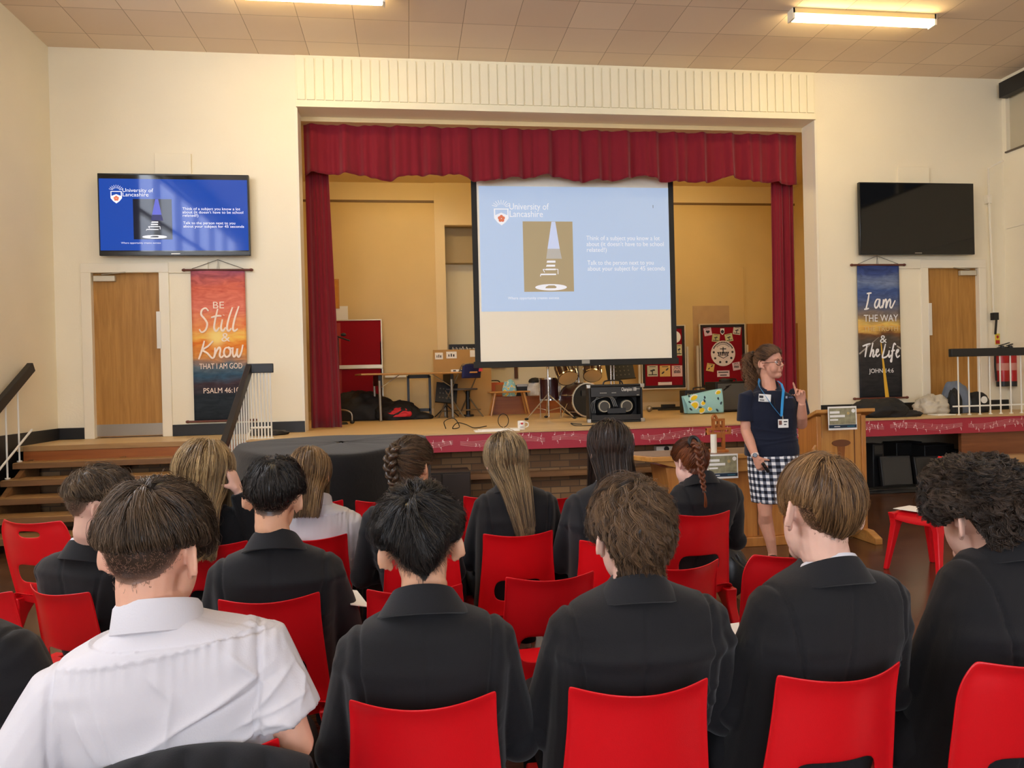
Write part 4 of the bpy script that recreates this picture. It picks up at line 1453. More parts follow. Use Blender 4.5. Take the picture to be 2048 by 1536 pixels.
a, b = AT(1008, 795, 12.4), AT(1030, 762, 12.4)
o = heap('floral_bag', 'pale blue patterned cloth bag beside the orange amplifier', 'bag', ((a.x + b.x) / 2, 12.42, zp), (.11, .08, .2), floral('floral_small', 0, 18), 21, 6, .15)
a = AT(1071, 785, 12.4)
o = heap('white_bundle', 'black and white printed cloth bundle beside the floor tom', 'bundle', (a.x, 12.4, zp), (.13, .1, .2), mat('print_cloth', (220, 216, 214), .8, var=.6, vscale=12), 22, 6, .12)
heap('black_hat', 'black hat on top of the black and white bundle', 'hat', (a.x, 12.4, zp + .22), (.11, .1, .06), M_coat, 23, 5, .1)
p, q = AT(1032, 738, 13.08), AT(1032, 757, 13.08)
o = tag(MB().box(p.x - .03, p.x + .03, 13.07, 13.1, q.z, q.z + .6).box(p.x - .17, p.x + .17, 13.07, 13.1, q.z + .38, q.z + .44).build('wall_cross', mat('cross_wood', (92, 56, 34), .5), None, bevel=.003), 'dark wooden cross on the niche wall, mostly behind the screen', 'cross')

# ---- drum kit
M_maroon = mat('drum_maroon', (58, 18, 24), .35, coat=.15)
M_head = mat('drum_head', (222, 184, 126), .5)


def drum(t, name, c, r, d, rx, rz, shell, head, hn='drum_head'):
    m = rotm(rx, 0, rz)
    s = MB().lathe([(r, -d / 2), (r, d / 2)], c, M=m, n=32).build(name, shell, t)
    MB().lathe([(0, -d / 2 - .004), (r * .97, -d / 2 - .004), (r * .97, -d / 2 + .002), (0, -d / 2 + .002)], c, M=m, n=32).build(hn, head, s)
    hp = MB()
    for z in (-d / 2, d / 2):
        hp.lathe([(r * .96, z - .012), (r * 1.04, z - .012), (r * 1.04, z + .012), (r * .96, z + .012), (r * .96, z - .012)], c, M=m, n=32, caps=False)
    hp.build('hoop', M_chrome, s)
    lg = MB()
    for k in range(6):
        a = k * math.pi / 3 + .3
        v = np.array((math.cos(a) * r * 1.05, math.sin(a) * r * 1.05, 0)) @ m.T + np.array(c)
        w = m @ np.array((0, 0, d * .5))
        lg.cyl(v - w, v + w, .006, n=6).cyl(v - w * .25, v + w * .25, .014, n=8)
    lg.build('tension_rods', M_chrome, s)
    return s


YD = 10.75
bc = AT(1167, 802, YD)
t = thing('drum_kit', 'maroon drum kit with black bass drum front behind the open backed amplifier', 'drum kit', (bc.x, YD + .2, ZS))
rb = .245
bd = drum(t, 'bass_drum', (bc.x, YD + .2, ZS + rb + .01), rb, .4, -math.pi / 2, .28, M_maroon, mat('bass_front', (16, 16, 17), .35), 'bass_drum_head')
bb = MB().box(-.12, .1, -.004, 0, -.03, .05)
bb.v = [v @ rotm(0, 0, .28).T + np.array((bc.x + .08, YD - .008, ZS + rb + .1)) for v in bb.v]
bb.build('maker_plate', mat('plate_dark', (52, 52, 54), .4), bd)
for i, (px, py, rr) in enumerate(((1137, 757, .15), (1190, 752, .135))):
    c = AT(px + 1, py - 5, YD)
    drum(t, 'rack_tom', (c.x, YD + .2, c.z + .06), rr, .24, -.75, (.15, -.2)[i], M_maroon, M_head)
c = AT(1099, 777, 11.3)
drum(t, 'floor_tom', (c.x, 11.3, ZS + .42), .16, .32, 0, 0, M_maroon, M_head)
for k in range(3):
    a = k * 2.1 - .6
    MB().tube([(c.x + .18 * math.cos(a), 11.3 + .18 * math.sin(a), ZS), (c.x + .18 * math.cos(a), 11.3 + .18 * math.sin(a), ZS + .5)], .008, 6).build('leg', M_chrome, t)
MB().cyl((bc.x, YD + .25, ZS + .45), (bc.x - .02, YD + .3, ZS + .95), .014).tube([(bc.x - .18, YD + .25, ZS + .85), (bc.x, YD + .28, ZS + .86), (bc.x + .16, YD + .25, ZS + .83)], .012, 8).ell((bc.x - .02, YD + .2, ZS + .9), .03).build('tom_holder', M_chrome, t)
for s in (-1, 1):
    MB().tube([(bc.x + s * .22, YD + .1, ZS + .2), (bc.x + s * .34, YD - .04, ZS + .01)], .01, 6).build('spur', M_chrome, t)
sb = AT(1094, 832, YD)
t = thing('cymbal_stand', 'chrome cymbal stand with tripod feet left of the bass drum', 'stand', (sb.x, 10.6, ZS))
MB().cyl((sb.x, 10.6, ZS + .03), (sb.x, 10.6, ZS + .85), .012).build('lower_tube', M_chrome, t)
MB().cyl((sb.x, 10.6, ZS + .8), (sb.x, 10.6, ZS + 1.3), .008).lathe([(.016, ZS + .72), (.022, ZS + .74), (.022, ZS + .78), (.016, ZS + .8)], (sb.x, 10.6, 0)).build('upper_tube', M_chrome, t)
for a in (3.5, 5.9, 1.5):
    l = MB().tube([(sb.x, 10.6, ZS + .36), (sb.x + .37 * math.cos(a), 10.6 + .37 * math.sin(a), ZS + .015)], .009, 6).tube([(sb.x, 10.6, ZS + .12), (sb.x + .2 * math.cos(a), 10.6 + .2 * math.sin(a), ZS + .17)], .006, 6).build('leg', M_chrome, t)
    MB().ell((sb.x + .37 * math.cos(a), 10.6 + .37 * math.sin(a), ZS + .016), (.03, .03, .016)).build('rubber_foot', M_black, l)
MB().lathe([(0, ZS + 1.27), (.05, ZS + 1.275), (.22, ZS + 1.25), (.22, ZS + 1.252), (.05, ZS + 1.28), (0, ZS + 1.285)], (sb.x, 10.6, 0)).build('cymbal', mat('bronze', (196, 150, 72), .25, metal=1), t)
sb = AT(1222, 770, 11.2)
t = thing('cymbal_stand', 'thin chrome stand tube right of the rack toms below the screen', 'stand', (sb.x, 11.2, ZS))
MB().cyl((sb.x, 11.2, ZS), (sb.x, 11.2, ZS + .95), .013).cyl((sb.x + .05, 11.2, ZS), (sb.x + .05, 11.2, ZS + .8), .009).build('tube', M_chrome, t)
for a in (3.5, 5.9, 1.5):
    MB().tube([(sb.x, 11.2, ZS + .36), (sb.x + .3 * math.cos(a), 11.2 + .3 * math.sin(a), ZS + .015)], .009, 6).build('leg', M_chrome, t)

# ---- open backed combo amplifier
p, q = AT(1180, 770, 9.25), AT(1290, 846, 9.25)
W_, H_ = .69, p.z - ZS
ac = np.array(((p.x + q.x) / 2 + .0, 9.42, ZS))
t = thing('combo_amplifier', 'large black combo amplifier with open back showing two speakers at the stage front', 'amplifier', ac, -.1, local=True)
D_ = .27
c = MB()
for a in ((-W_ / 2, W_ / 2, -D_ / 2, D_ / 2, 0, .025), (-W_ / 2, W_ / 2, -D_ / 2, D_ / 2, H_ - .025, H_), (-W_ / 2, -W_ / 2 + .025, -D_ / 2, D_ / 2, .025, H_ - .025), (W_ / 2 - .025, W_ / 2, -D_ / 2, D_ / 2, .025, H_ - .025), (-W_ / 2 + .025, W_ / 2 - .025, D_ / 2 - .03, D_ / 2, .025, H_ - .025)):
    c.box(*a)
c.build('cabinet', M_vinyl, t, bevel=.008)
cp = MB().box(-W_ / 2 + .03, W_ / 2 - .03, -D_ / 2 - .002, -D_ / 2 + .03, H_ * .68, H_ - .03).build('control_panel', mat('panel_dark', (36, 37, 38), .5), t, bevel=.003)
MB().box(-W_ / 2 + .03, W_ / 2 - .03, -D_ / 2, -D_ / 2 + .02, .03, H_ * .2).build('lower_panel', M_vinyl, t)
text('Champion 100', (.075, -D_ / 2 - .005, H_ * .82), .065, M_whitep, cp, width=.19)
mk = MB()
for x, w_ in ((-.2, .09), (-.05, .06)):
    for k in range(5):
        mk.box(x + k * w_ / 5, x + k * w_ / 5 + w_ / 8, -D_ / 2 - .004, -D_ / 2 - .002, H_ * .77, H_ * .79)
mk.box(.27, .3, -D_ / 2 - .004, -D_ / 2 - .002, H_ * .7, H_ * .72).box(.25, .31, -D_ / 2 - .004, -D_ / 2 - .002, H_ * .86, H_ * .88)
mk.build('panel_print', mat('print_grey', (170, 168, 160), .6), cp, smooth=False)
for s in (-1, 1):
    x = s * .145 + .01
    m = rotm(math.pi / 2, 0, 0)
    sp = MB().lathe([(.0, .0), (.075, .0), (.078, .01), (.078, .05), (.07, .06)], (x, -D_ / 2 + .13, H_ * .42), M=m, n=28).build('speaker_magnet', mat('magnet', (196, 186, 160), .4, metal=.4), t)
    MB().lathe([(0, .0), (.06, 0), (.062, .004), (.0, .004)], (x, -D_ / 2 + .068, H_ * .42), M=m, n=28).lathe([(.0, -.004), (.02, -.004), (.02, .002)], (x, -D_ / 2 + .068, H_ * .42), M=m, n=16).build('magnet_label', mat('magnet_label', (62, 58, 50), .5), sp)
    MB().lathe([(.08, .0), (.135, -.09), (.14, -.1), (.13, -.1), (.07, .0)], (x, -D_ / 2 + .14, H_ * .42), M=m, n=28).build('speaker_basket', mat('basket', (70, 70, 70), .4, metal=.5), t)
MB().box(-.1, .14, -D_ / 2 + .06, -D_ / 2 + .15, .11, .18).build('transformer', M_black, t, bevel=.004)
wr = MB()
for k, o_ in enumerate((-.02, .0, .02)):
    wr.tube(crom([(-.27 + o_, -D_ / 2 + .1, .12), (-.28 + o_, -D_ / 2 + .08, .25), (-.2, -D_ / 2 + .06, .33 + o_), (-.05 + o_, -D_ / 2 + .06, .32), (.01 + o_, -D_ / 2 + .08, .2)], 5), .004, 5)
wr.build('speaker_wire', mat('wire_grey', (150, 152, 154), .4), t)
for sx in (-1, 1):
    for z in (.0, H_ - .045):
        MB().box(sx * W_ / 2 - .028, sx * W_ / 2 + .028, -D_ / 2 - .004, -D_ / 2 + .04, z - .002, z + .05).build('corner_cap', M_silver, t, bevel=.008)
MB().tube(crom([(-.14, 0, H_ - .005), (-.1, 0, H_ + .045), (.08, 0, H_ + .045), (.12, 0, H_ - .005)], 6), .01, 6).build('handle', M_black, t)


def amp(name, label, px0, px1, py0, Y, d, grille, words, rz=0.0):
    a, b = AT(px0, py0, Y), AT(px1, py0, Y)
    w_, h_ = b.x - a.x, a.z - ZS
    t = thing(name, label, 'amplifier', ((a.x + b.x) / 2, Y + d / 2, ZS), rz, local=True)
    cb = MB().box(-w_ / 2, w_ / 2, -d / 2, d / 2, .01, h_).build('cabinet', M_vinyl, t, bevel=.01)
    MB().box(-w_ / 2 + .03, w_ / 2 - .03, -d / 2 - .006, -d / 2, .04, h_ - .03).build('grille_cloth', grille, t)
    MB().tube(crom([(-.1, 0, h_ - .005), (-.08, 0, h_ + .035), (.08, 0, h_ + .035), (.1, 0, h_ - .005)], 5), .01, 6).build('handle', M_black, t)
    if words:
        text(words, (-w_ / 2 + .05, -d / 2 - .008, h_ - .1), .07, mat('badge_gold', (206, 190, 140), .4), t, width=.17)
    for s in (-1, 1):
        MB().box(s * w_ / 2 - .022, s * w_ / 2 + .022, -d / 2 - .004, -d / 2 + .03, .008, .05).build('corner_cap', M_silver, t, bevel=.006)
    return t, w_, h_, d


t, w_, h_, d = amp('small_amplifier', 'small black amplifier with gold name badge behind the floral bag', 1370, 1440, 781, 10.75, .24, mat('vox_grille', (42, 40, 38), .8), 'VOX')
MB().box(-w_ / 2 + .034, -w_ / 2 + .04, -d / 2 - .009, -d / 2 - .006, .05, h_ - .05).box(-w_ / 2 + .034, w_ / 2 - .04, -d / 2 - .009, -d / 2 - .006, .048, .054).build('gold_piping', mat('badge_gold', (206, 190, 140), .4), t)
t, w_, h_, d = amp('guitar_amplifier', 'tall guitar amplifier with grey grille beside the floral bag', 1424, 1515, 764, 10.95, .3, M_grille, None, .18)
MB().bar((-.24, -d / 2 - .01, h_ - .13), (-.14, -d / 2 - .01, h_ - .07), .02, .004, up=(0, 1, 0)).bar((-.2, -d / 2 - .01, h_ - .08), (-.1, -d / 2 - .01, h_ - .05), .012, .004, up=(0, 1, 0)).build('script_badge', M_black, t)
a = AT(1455, 760, 10.95)
heap('headphones', 'black cable bundle resting on the grey grille amplifier', 'cable', (a.x, 11.0, ZS + h_), (.1, .06, .035), M_cable, 31, 8, .3)

# floral shopping bag leaning on the amplifiers
p, q = AT(1374, 792, 10.5), AT(1447, 830, 10.5)
t = thing('shopping_bag', 'pale blue shopping bag printed with yellow lemons on the stage', 'bag', ((p.x + q.x) / 2, 10.5, ZS))
x0, x1, z1 = p.x, q.x, AT(1440, 780, 10.5).z


def bagf(u, v):
    x = x0 + (x1 - x0) * u + (-.04 * (1 - u)) * v + .0
    z = ZS + .02 + (z1 - ZS - .1 + .1 * u) * v
    return (x, 10.5 - .05 * math.sin(math.pi * v) - .02 * math.sin(u * 9 + v * 4) + .05 * v, z)


bg = MB().grid(bagf, 24, 16)
bg.grid(lambda u, v: (lambda a: (a[0], 10.62 - .03 * math.sin(u * 7), a[2]))(bagf(u, v)), 24, 16)
bg.build('bag_body', mat('bag_blue', (156, 210, 216), .75), t, smooth=True, solid=.006)
LM = mat('lemon_yellow', (240, 208, 30), .7)
LF = mat('leaf_navy', (44, 70, 84), .7)
for k, (u, v, s) in enumerate(((.25, .78, 1), (.2, .42, 1.05), (.45, .5, .6), (.4, .15, .8), (.9, .85, .7), (.62, .2, .6))):
    b = bagf(u, v)
    pt = MB().ell((b[0], b[1] - .006, b[2]), (.075 * s, .004, .06 * s), M=rotm(0, -.5, 0), nu=14, nv=8).build('print_white', M_whitep, t)
    MB().ell((b[0], b[1] - .01, b[2]), (.055 * s, .004, .042 * s), M=rotm(0, -.5, 0), nu=14, nv=8).build('lemon_print', LM, pt)
lf = MB()
for u, v in ((.1, .62), (.5, .75), (.48, .6), (.08, .25), (.36, .3), (.86, .6), (.92, .4), (.8, .12), (.15, .92)):
    b = bagf(u, v)
    lf.ell((b[0], b[1] - .007, b[2]), (.028, .003, .014), M=rotm(0, u * 9, 0), nu=8, nv=6)
lf.build('leaf_print', LF, t)
# microphone stands laid on the floor behind
a, b = AT(1300, 812, 11.9), AT(1372, 805, 11.9)
t = thing('laid_microphone_stand', 'black microphone stands lying on the stage floor below the half hidden board', 'stand', ((a.x + b.x) / 2, 11.9, ZS))
MB().tube([(a.x, 11.9, ZS + .05), (b.x + .2, 11.95, ZS + .05)], .02, 8).build('pole', M_cable, t)
MB().tube([(a.x + .1, 11.8, ZS + .03), (b.x, 11.75, ZS + .03)], .014, 8).box(a.x + .2, a.x + .42, 11.86, 11.94, ZS + .05, ZS + .11).build('boom', M_cable, t)
MB().ell((a.x - .03, 11.85, ZS + .05), .05).build('base_weight', M_silver, t)

# mug, papers, cables at the lip
mz = ZS
mg = AZ(1043, 859, ZS)
t = thing('mug', 'white mug printed with a red heart standing on the stage edge', 'mug', (mg.x, mg.y, ZS))
MB().lathe([(0, ZS), (.041, ZS), (.044, ZS + .004), (.044, ZS + .1), (.04, ZS + .1), (.04, ZS + .01), (0, ZS + .01)], (mg.x, mg.y, 0)).build('cup', mat('mug_glaze', (244, 242, 236), .15), t)
MB().tube(crom([(mg.x + .042, mg.y, ZS + .085), (mg.x + .075, mg.y, ZS + .075), (mg.x + .078, mg.y, ZS + .04), (mg.x + .042, mg.y, ZS + .022)], 5), .007, 8).build('handle', mat('mug_glaze', (244, 242, 236), .15), t)
ht = MB()
yh = mg.y - .0445
for s in (-1, 1):
    ht.ell((mg.x + .0 + s * .007, yh, ZS + .073), (.009, .002, .009), nu=10, nv=6)
ht.prism([(mg.x - .0155, ZS + .071), (mg.x + .0155, ZS + .071), (mg.x, ZS + .055)], yh - .001, yh + .002)
ht.build('heart_print', mat('heart_red', (196, 34, 40), .4), t)
text('I', (mg.x - .027, yh + .003, ZS + .06), .03, M_darkp, t)
text('MUSIC', (mg.x - .02, yh, ZS + .025), .018, M_darkp, t, width=.04)
a, b = AZ(947, 862, ZS), AZ(1040, 857, ZS)
t = thing('paper_stack', 'stack of white papers lying at the stage edge left of the mug', 'papers', (a.x + .2, a.y, ZS))
MB().box(a.x, a.x + .5, 8.3, 8.52, ZS + .001, ZS + .012).build('lower_sheets', M_paper, t)
MB().box(a.x + .06, a.x + .52, 8.33, 8.55, ZS + .012, ZS + .02, M=rotm(0, 0, .12)).build('top_sheets', M_paper, t)


def cable(label, pts, r=.006, name='cable'):
    o = MB().tube(crom(pts, 10), r, 6).build(name, M_cable, None)
    return tag(o, label, 'cable')


c = AZ(915, 858, ZS)
cable('looped black cable in front of the folding table', [(c.x - .14, c.y + .0, ZS + .01), (c.x - .15, c.y + .1, ZS + .09), (c.x - .03, c.y + .2, ZS + .12), (c.x + .03, c.y + .1, ZS + .02), (c.x - .06, c.y - .02, ZS + .01), (c.x + .0, c.y + .05, ZS + .07), (c.x + .1, c.y + .05, ZS + .05), (c.x + .2, c.y - .05, ZS + .01), (c.x + .35, c.y - .03, ZS + .025)])
c = AZ(1004, 858, ZS)
cable('single upright loop of black cable standing over the papers', [(c.x + .03 + .062 * math.sin(a), c.y + .1, ZS + .093 - .08 * math.cos(a)) for a in np.linspace(0.1, 6.2, 14)], .005)
c = AZ(1160, 852, ZS)
cable('short black lead with a plug lying left of the combo amplifier', [(c.x + .35, c.y, ZS + .006), (c.x + .1, c.y - .05, ZS + .006), (c.x - .05, c.y + .02, ZS + .006), (c.x - .09, c.y + .1, ZS + .03), (c.x - .03, c.y + .1, ZS + .02), (c.x + .05, c.y + .12, ZS + .012)], .006)
c = AZ(525, 872, ZS)
heap('cable_coil', 'small coil of black cables by the foot of the left stage wall', 'cable', (c.x + .05, 9.0, ZS), (.2, .12, .04), M_cable, 41, 12, .35)

# right end of the stage: coat, bags
c = AZ(1790, 836, ZS)
heap('black_coat', 'crumpled black coat lying on the stage edge right of the lectern', 'coat', (c.x, 8.62, ZS), (.33, .2, .17), M_coat, 51, 10, .25, lobes=[(0, 0, 1, 1, 1), (.28, -.08, .55, .5, .35)])
c = AT(1862, 812, 8.95)
heap('plastic_bag', 'crumpled clear grey plastic bag between the coat and the rucksack', 'bag', (c.x, 8.95, ZS), (.2, .17, .17), mat('plastic_grey', (196, 188, 172), .35, var=.15, vscale=12), 52, 14, .35)
c = AT(1872, 822, 8.7)
tag(MB().box(c.x - .12, c.x + .12, 8.5, 8.7, ZS + .001, ZS + .012).build('white_booklet', M_paper, None, bevel=.002), 'white booklet lying in front of the grey plastic bag', 'booklet')
c = AT(1912, 800, 8.95)
o = heap('rucksack', 'blue grey and black rucksack slumped behind the guard rail', 'rucksack', (c.x, 8.95, ZS), (.17, .15, .27), mat('rucksack_blue', (104, 116, 136), .6, var=.2, vscale=6), 53, 7, .22)
heap('black_holdall', 'black holdall with a white badge behind the guard rail', 'bag', (c.x + .27, 8.93, ZS), (.16, .14, .19), M_coat, 54, 8, .2)
heap('dark_cloth', 'black cloth slumped over the left side of the rucksack', 'cloth', (c.x - .12, 8.83, ZS), (.08, .08, .22), M_coat, 55, 8, .25)
tag(MB().lathe([(0, -.004), (.045, -.004), (.045, .004), (0, .004)], (c.x + .24, 8.75, ZS + .17), M=rotm(math.pi / 2), n=20).build('white_badge', M_whitep, None), 'round white badge on the front of the black holdall', 'badge')

# ---- under the stage on the right
for k, (px, Y, w_, h_, d_, rz, lab) in enumerate(((1758, 8.62, .16, .55, .2, .1, 'narrow black speaker under the stage nearest the lectern'), (1797, 8.42, .38, .40, .06, -.1, 'flat black monitor leaning under the stage, larger left one'),
                                                  (1862, 8.42, .36, .38, .06, .05, 'flat black monitor leaning under the stage, right one with glossy front'), (1880, 8.75, .42, .5, .3, 0, 'bulky black cabinet at the back under the stage'),
                                                  (1820, 9.0, .4, .52, .25, .1, 'black equipment case under the stage behind the monitors'), (1925, 8.7, .22, .42, .3, .2, 'black box under the stage beside the brown panel'))):
    c = AT(px, 950, Y)
    mono = 'flat black monitor' in lab
    t = thing('flat_monitor' if mono else 'black_speaker' if 'speaker' in lab else 'equipment_case', lab, 'monitor' if mono else 'speaker' if 'speaker' in lab else 'case', (c.x, Y, 0), rz, local=True)
    mm = rotm(-.18 if mono else 0, 0, 0)
    b = MB().box(-w_ / 2, w_ / 2, 0, d_, 0, h_).xf(mm, (0, 0, .02 if mono else 0)).build('casing', mat('case_black', (26, 25, 25), .5), t, bevel=.008)
    MB().box(-w_ / 2 + .02, w_ / 2 - .02, -.003, 0, .04, h_ - .02).xf(mm, (0, 0, .02 if mono else 0)).build('front_panel', mat('panel_gloss', (34, 33, 33), .25), t)
heap('cable_heap', 'tangle of black cables on the floor under the stage', 'cable', (AT(1800, 985, 8.3).x + .1, 8.32, 0), (.6, .1, .05), M_cable, 61, 16, .4)
c = AT(2020, 940, 7.9)
t = thing('cardboard_box', 'open brown cardboard box with a round printed mark under the brown panel', 'box', (c.x + .1, 8.0, 0), -.15, local=True)
M_cb = mat('box_card', (168, 132, 92), .85, var=.06)
MB().box(-.22, .3, -.18, .18, 0, .42).build('box_body', M_cb, t, bevel=.003)
MB().box(-.22, .3, -.3, -.17, .40, .41, M=rotm(.5, 0, 0)).build('flap', M_cb, t)
MB().box(-.34, -.21, -.18, .18, .41, .42, M=rotm(0, -.4, 0)).build('flap', M_cb, t)
MB().tube([(.02 + .04 * math.cos(a), -.184, .25 + .04 * math.sin(a)) for a in np.linspace(0, 6.28, 20)], .005, 5).build('round_mark', M_darkp, t)
text('hp', (-.012, -.185, .235), .05, M_darkp, t, width=.055)

# ---- communion table
M_ped = wood('pine_deep', (196, 132, 64), (168, 106, 48), 'z', .35, 5, coat=.25)  # pine in a slightly deeper, more orange tone
tzp = .79
a, b = AZ(1258, 905, tzp), AZ(1275, 917, tzp)
tx0, tx1, ty0, ty1 = 1.86, 3.28, 5.95, 6.5
t = thing('altar_table', 'wide pine table with a grey top standing left of the lectern behind the woman', 'table', ((tx0 + tx1) / 2, 6.2, 0))
top = MB().prism([(tx0 + .1, ty0), (tx1 - .05, ty0), (tx1, ty1), (tx0 - .05, ty1 - .03), (tx0 - .04, ty0 + .28)], tzp - .04, tzp, 'xy').build('table_top', M_pinex, t, bevel=.005)
MB().prism([(tx0 + .13, ty0 + .03), (tx1 - .08, ty0 + .03), (tx1 - .03, ty1 - .03), (tx0 - .01, ty1 - .05), (tx0 + .0, ty0 + .28)], tzp, tzp + .003, 'xy').build('inlay', mat('inlay_grey', (134, 110, 92), .5), top)
MB().prism([(tx0 + .11, tzp - .04), (tx1 - .06, tzp - .04), (tx1 - .1, tzp - .15), (tx0 + .55, tzp - .15), (tx0 + .4, tzp - .12)], ty0 + .02, ty0 + .06).build('apron', M_pinex, t, bevel=.004)
MB().prism([(2.2, .08), (3.2, .08), (3.2, tzp - .1), (2.1, tzp - .1)], ty0 + .06, ty1 - .08).build('pedestal', M_ped, t, bevel=.004)
MB().box(2.12, 3.24, ty0 + .03, ty1 - .05, 0, .08).build('plinth', M_ped, t, bevel=.006)
for x in (2.45, 2.9):
    MB().box(x - .006, x + .006, ty0 + .052, ty0 + .06, .09, tzp - .15).build('panel_joint', mat('joint_brown', (120, 72, 34), .5), t)


def info_sheet(label, c, w, h, rx=0.0):
    t = thing('printed_sheet', label, 'sheet', c, 0, local=True)
    M = rotm(rx, 0, 0)
    def bx(x0, x1, z0, z1, y, nm, m, par):
        return MB().box(x0 * w, x1 * w, y - .001, y, z0 * h, z1 * h).xf(M).build(nm, m, par, smooth=False)
    s = bx(-.5, .5, 0, 1, 0, 'paper', M_paper, t)
    bx(-.46, .46, .23, .93, -.002, 'photo_print', mat('photo_print', (150, 144, 112), .6, var=.7, vscale=26), s)
    bx(-.48, .48, .08, .22, -.002, 'navy_band', mat('navy_print', (22, 44, 66), .5), s)
    for a in ((-.44, -.1, .7, .8), (-.44, .08, .54, .64), (-.44, -.16, .4, .47)):
        bx(*a, -.004, 'caption_bar', M_whitep, s)
    bx(-.3, -.1, .13, .16, -.004, 'caption_bar', M_whitep, s)
    bx(.15, .4, .13, .155, -.004, 'caption_bar', mat('teal_print', (60, 140, 160), .5), s)
    MB().lathe([(0, -.0005), (.065 * w, -.0005), (.065 * w, .0005), (0, .0005)], (.38 * w, -.004, .8 * h), M=rotm(math.pi / 2), n=16).xf(M).build('round_seal', M_whitep, s)
    MB().lathe([(0, -.0005), (.05 * w, -.0005), (.05 * w, .0005), (0, .0005)], (.2 * w, -.004, .7 * h), M=rotm(math.pi / 2), n=16).xf(M).build('round_seal', mat('seal_tan', (196, 170, 110), .5), s)


a, b = AT(1444, 908, ty0), AT(1444, 957, ty0)
info_sheet('printed information sheet hanging on the front of the pine table', (a.x, ty0 - .006, b.z), .27, a.z - b.z)

# carved cross with candle
c = AZ(1432, 903, tzp)
c = Vector((c.x, 6.16, tzp + .003))
t = thing('carved_cross', 'carved wooden cross on a round base standing on the pine table', 'cross', c, local=True)
M_cw = wood('carved_wood', (190, 116, 52), (160, 90, 38), 'z', .45, 6)
MB().lathe([(0, 0), (.085, 0), (.085, .015), (.07, .022), (0, .022)]).build('base', M_cw, t)
# outline with cut-outs built from bars
cr = MB()
kx = 0
for a in ((-.055, -.03, .02, .14), (.03, .055, .02, .14), (-.055, .055, .02, .04), (-.055, .055, .12, .15)):
    kx += 1
    cr.box(a[0], a[1], -.012 - kx * .0004, .012 + kx * .0004, a[2], a[3])
for a in ((-.11, -.085, .15, .205), (.085, .11, .15, .205), (-.11, .11, .15, .168), (-.11, .11, .188, .208)):
    kx += 1
    cr.box(a[0], a[1], -.012 - kx * .0004, .012 + kx * .0004, a[2], a[3])
for a in ((-.055, -.035, .2, .285), (.035, .055, .2, .285), (-.055, .055, .265, .285), (-.008, .008, .2, .27)):
    kx += 1
    cr.box(a[0], a[1], -.012 - kx * .0004, .012 + kx * .0004, a[2], a[3])
cr.tube([(.05 * math.cos(a), 0, .18 + .05 * math.sin(a)) for a in np.linspace(0, 2 * math.pi, 24)], .012, 6)
cr.tube(crom([(-.02, 0, .15), (.025, 0, .165), (.02, 0, .195), (-.015, 0, .19), (-.012, 0, .215)], 5), .01, 6)
cr.tube(crom([(-.045, 0, .27), (-.05, 0, .3), (-.03, 0, .315), (-.01, 0, .285)], 5), .012, 6)
cr.build('openwork_cross', M_cw, t, bevel=.002)
tag(MB().cyl((c.x - .07, c.y - .06, tzp + .003), (c.x - .07, c.y - .06, tzp + .16), .026, n=20).build('candle', mat('candle_wax', (246, 240, 222), .5, sss=.2), None), 'short white candle beside the carved cross', 'candle')

# ---- lectern
lx0, lx1, ly = 3.47, 3.86, 6.0
t = thing('lectern', 'pine lectern with a sloping top and a dark oval inlay beside the woman', 'lectern', ((lx0 + lx1) / 2, 6.15, 0))
tp = MB().prism([(ly - .06, 1.11), (ly - .06, 1.14), (ly + .42, .98), (ly + .42, .95)], lx0 - .06, lx1 + .09, 'yz').build('sloping_top', M_pinex, t, bevel=.004)
MB().prism([(lx0, .12), (lx1, .12), (lx1, 1.1), (lx0 + .02, 1.1), (lx0 + .02, .9), (lx0 - .06, .8), (lx0 - .06, .7), (lx0, .66)], ly, ly + .03).build('front_panel', M_pine, t, bevel=.004)
for x in (lx0 - .02, lx1 + .0):
    MB().box(x - .012, x + .03, ly - .015, ly + .3, .06, 1.08).build('side_panel', M_ped, t, bevel=.004)
    MB().prism([(ly - .2, .0), (ly - .2, .05), (ly - .08, .1), (ly + .4, .1), (ly + .5, .05), (ly + .5, 0)], x - .025, x + .04, 'yz').build('foot', M_pinex, t, bevel=.005)
for z in (.3, .62):
    MB().box(lx0 + .01, lx1 + .055, ly + .031, ly + .29, z, z + .025).build('shelf', M_pinex, t)
xm = (lx0 + lx1) / 2 + .0
M_inl = mat('inlay_dark', (112, 66, 34), .4)
MB().prism([(xm + .085 * math.cos(a), .845 + .03 * math.sin(a)) for a in np.linspace(0, 2 * math.pi, 28, endpoint=False)], ly - .008, ly).build('oval_inlay', M_inl, t)
MB().prism([(xm - .035, .82), (xm + .035, .82), (xm + .012, .5), (xm + .022, .22), (xm - .022, .22), (xm - .012, .5)], ly - .005, ly).build('tapered_inlay', wood('inlay_mid', (150, 92, 44), (128, 74, 36), 'z', .4, 5), t)
MB().box(xm + .12, xm + .128, ly - .004, ly, .15, 1.05).build('panel_joint', M_inl, t)
a, b = AT(1688, 813, ly - .1), AT(1688, 860, ly - .1)
info_sheet('printed information sheet hanging from the top edge of the lectern', (a.x, ly - .075, b.z), .262, a.z - b.z, -.03)

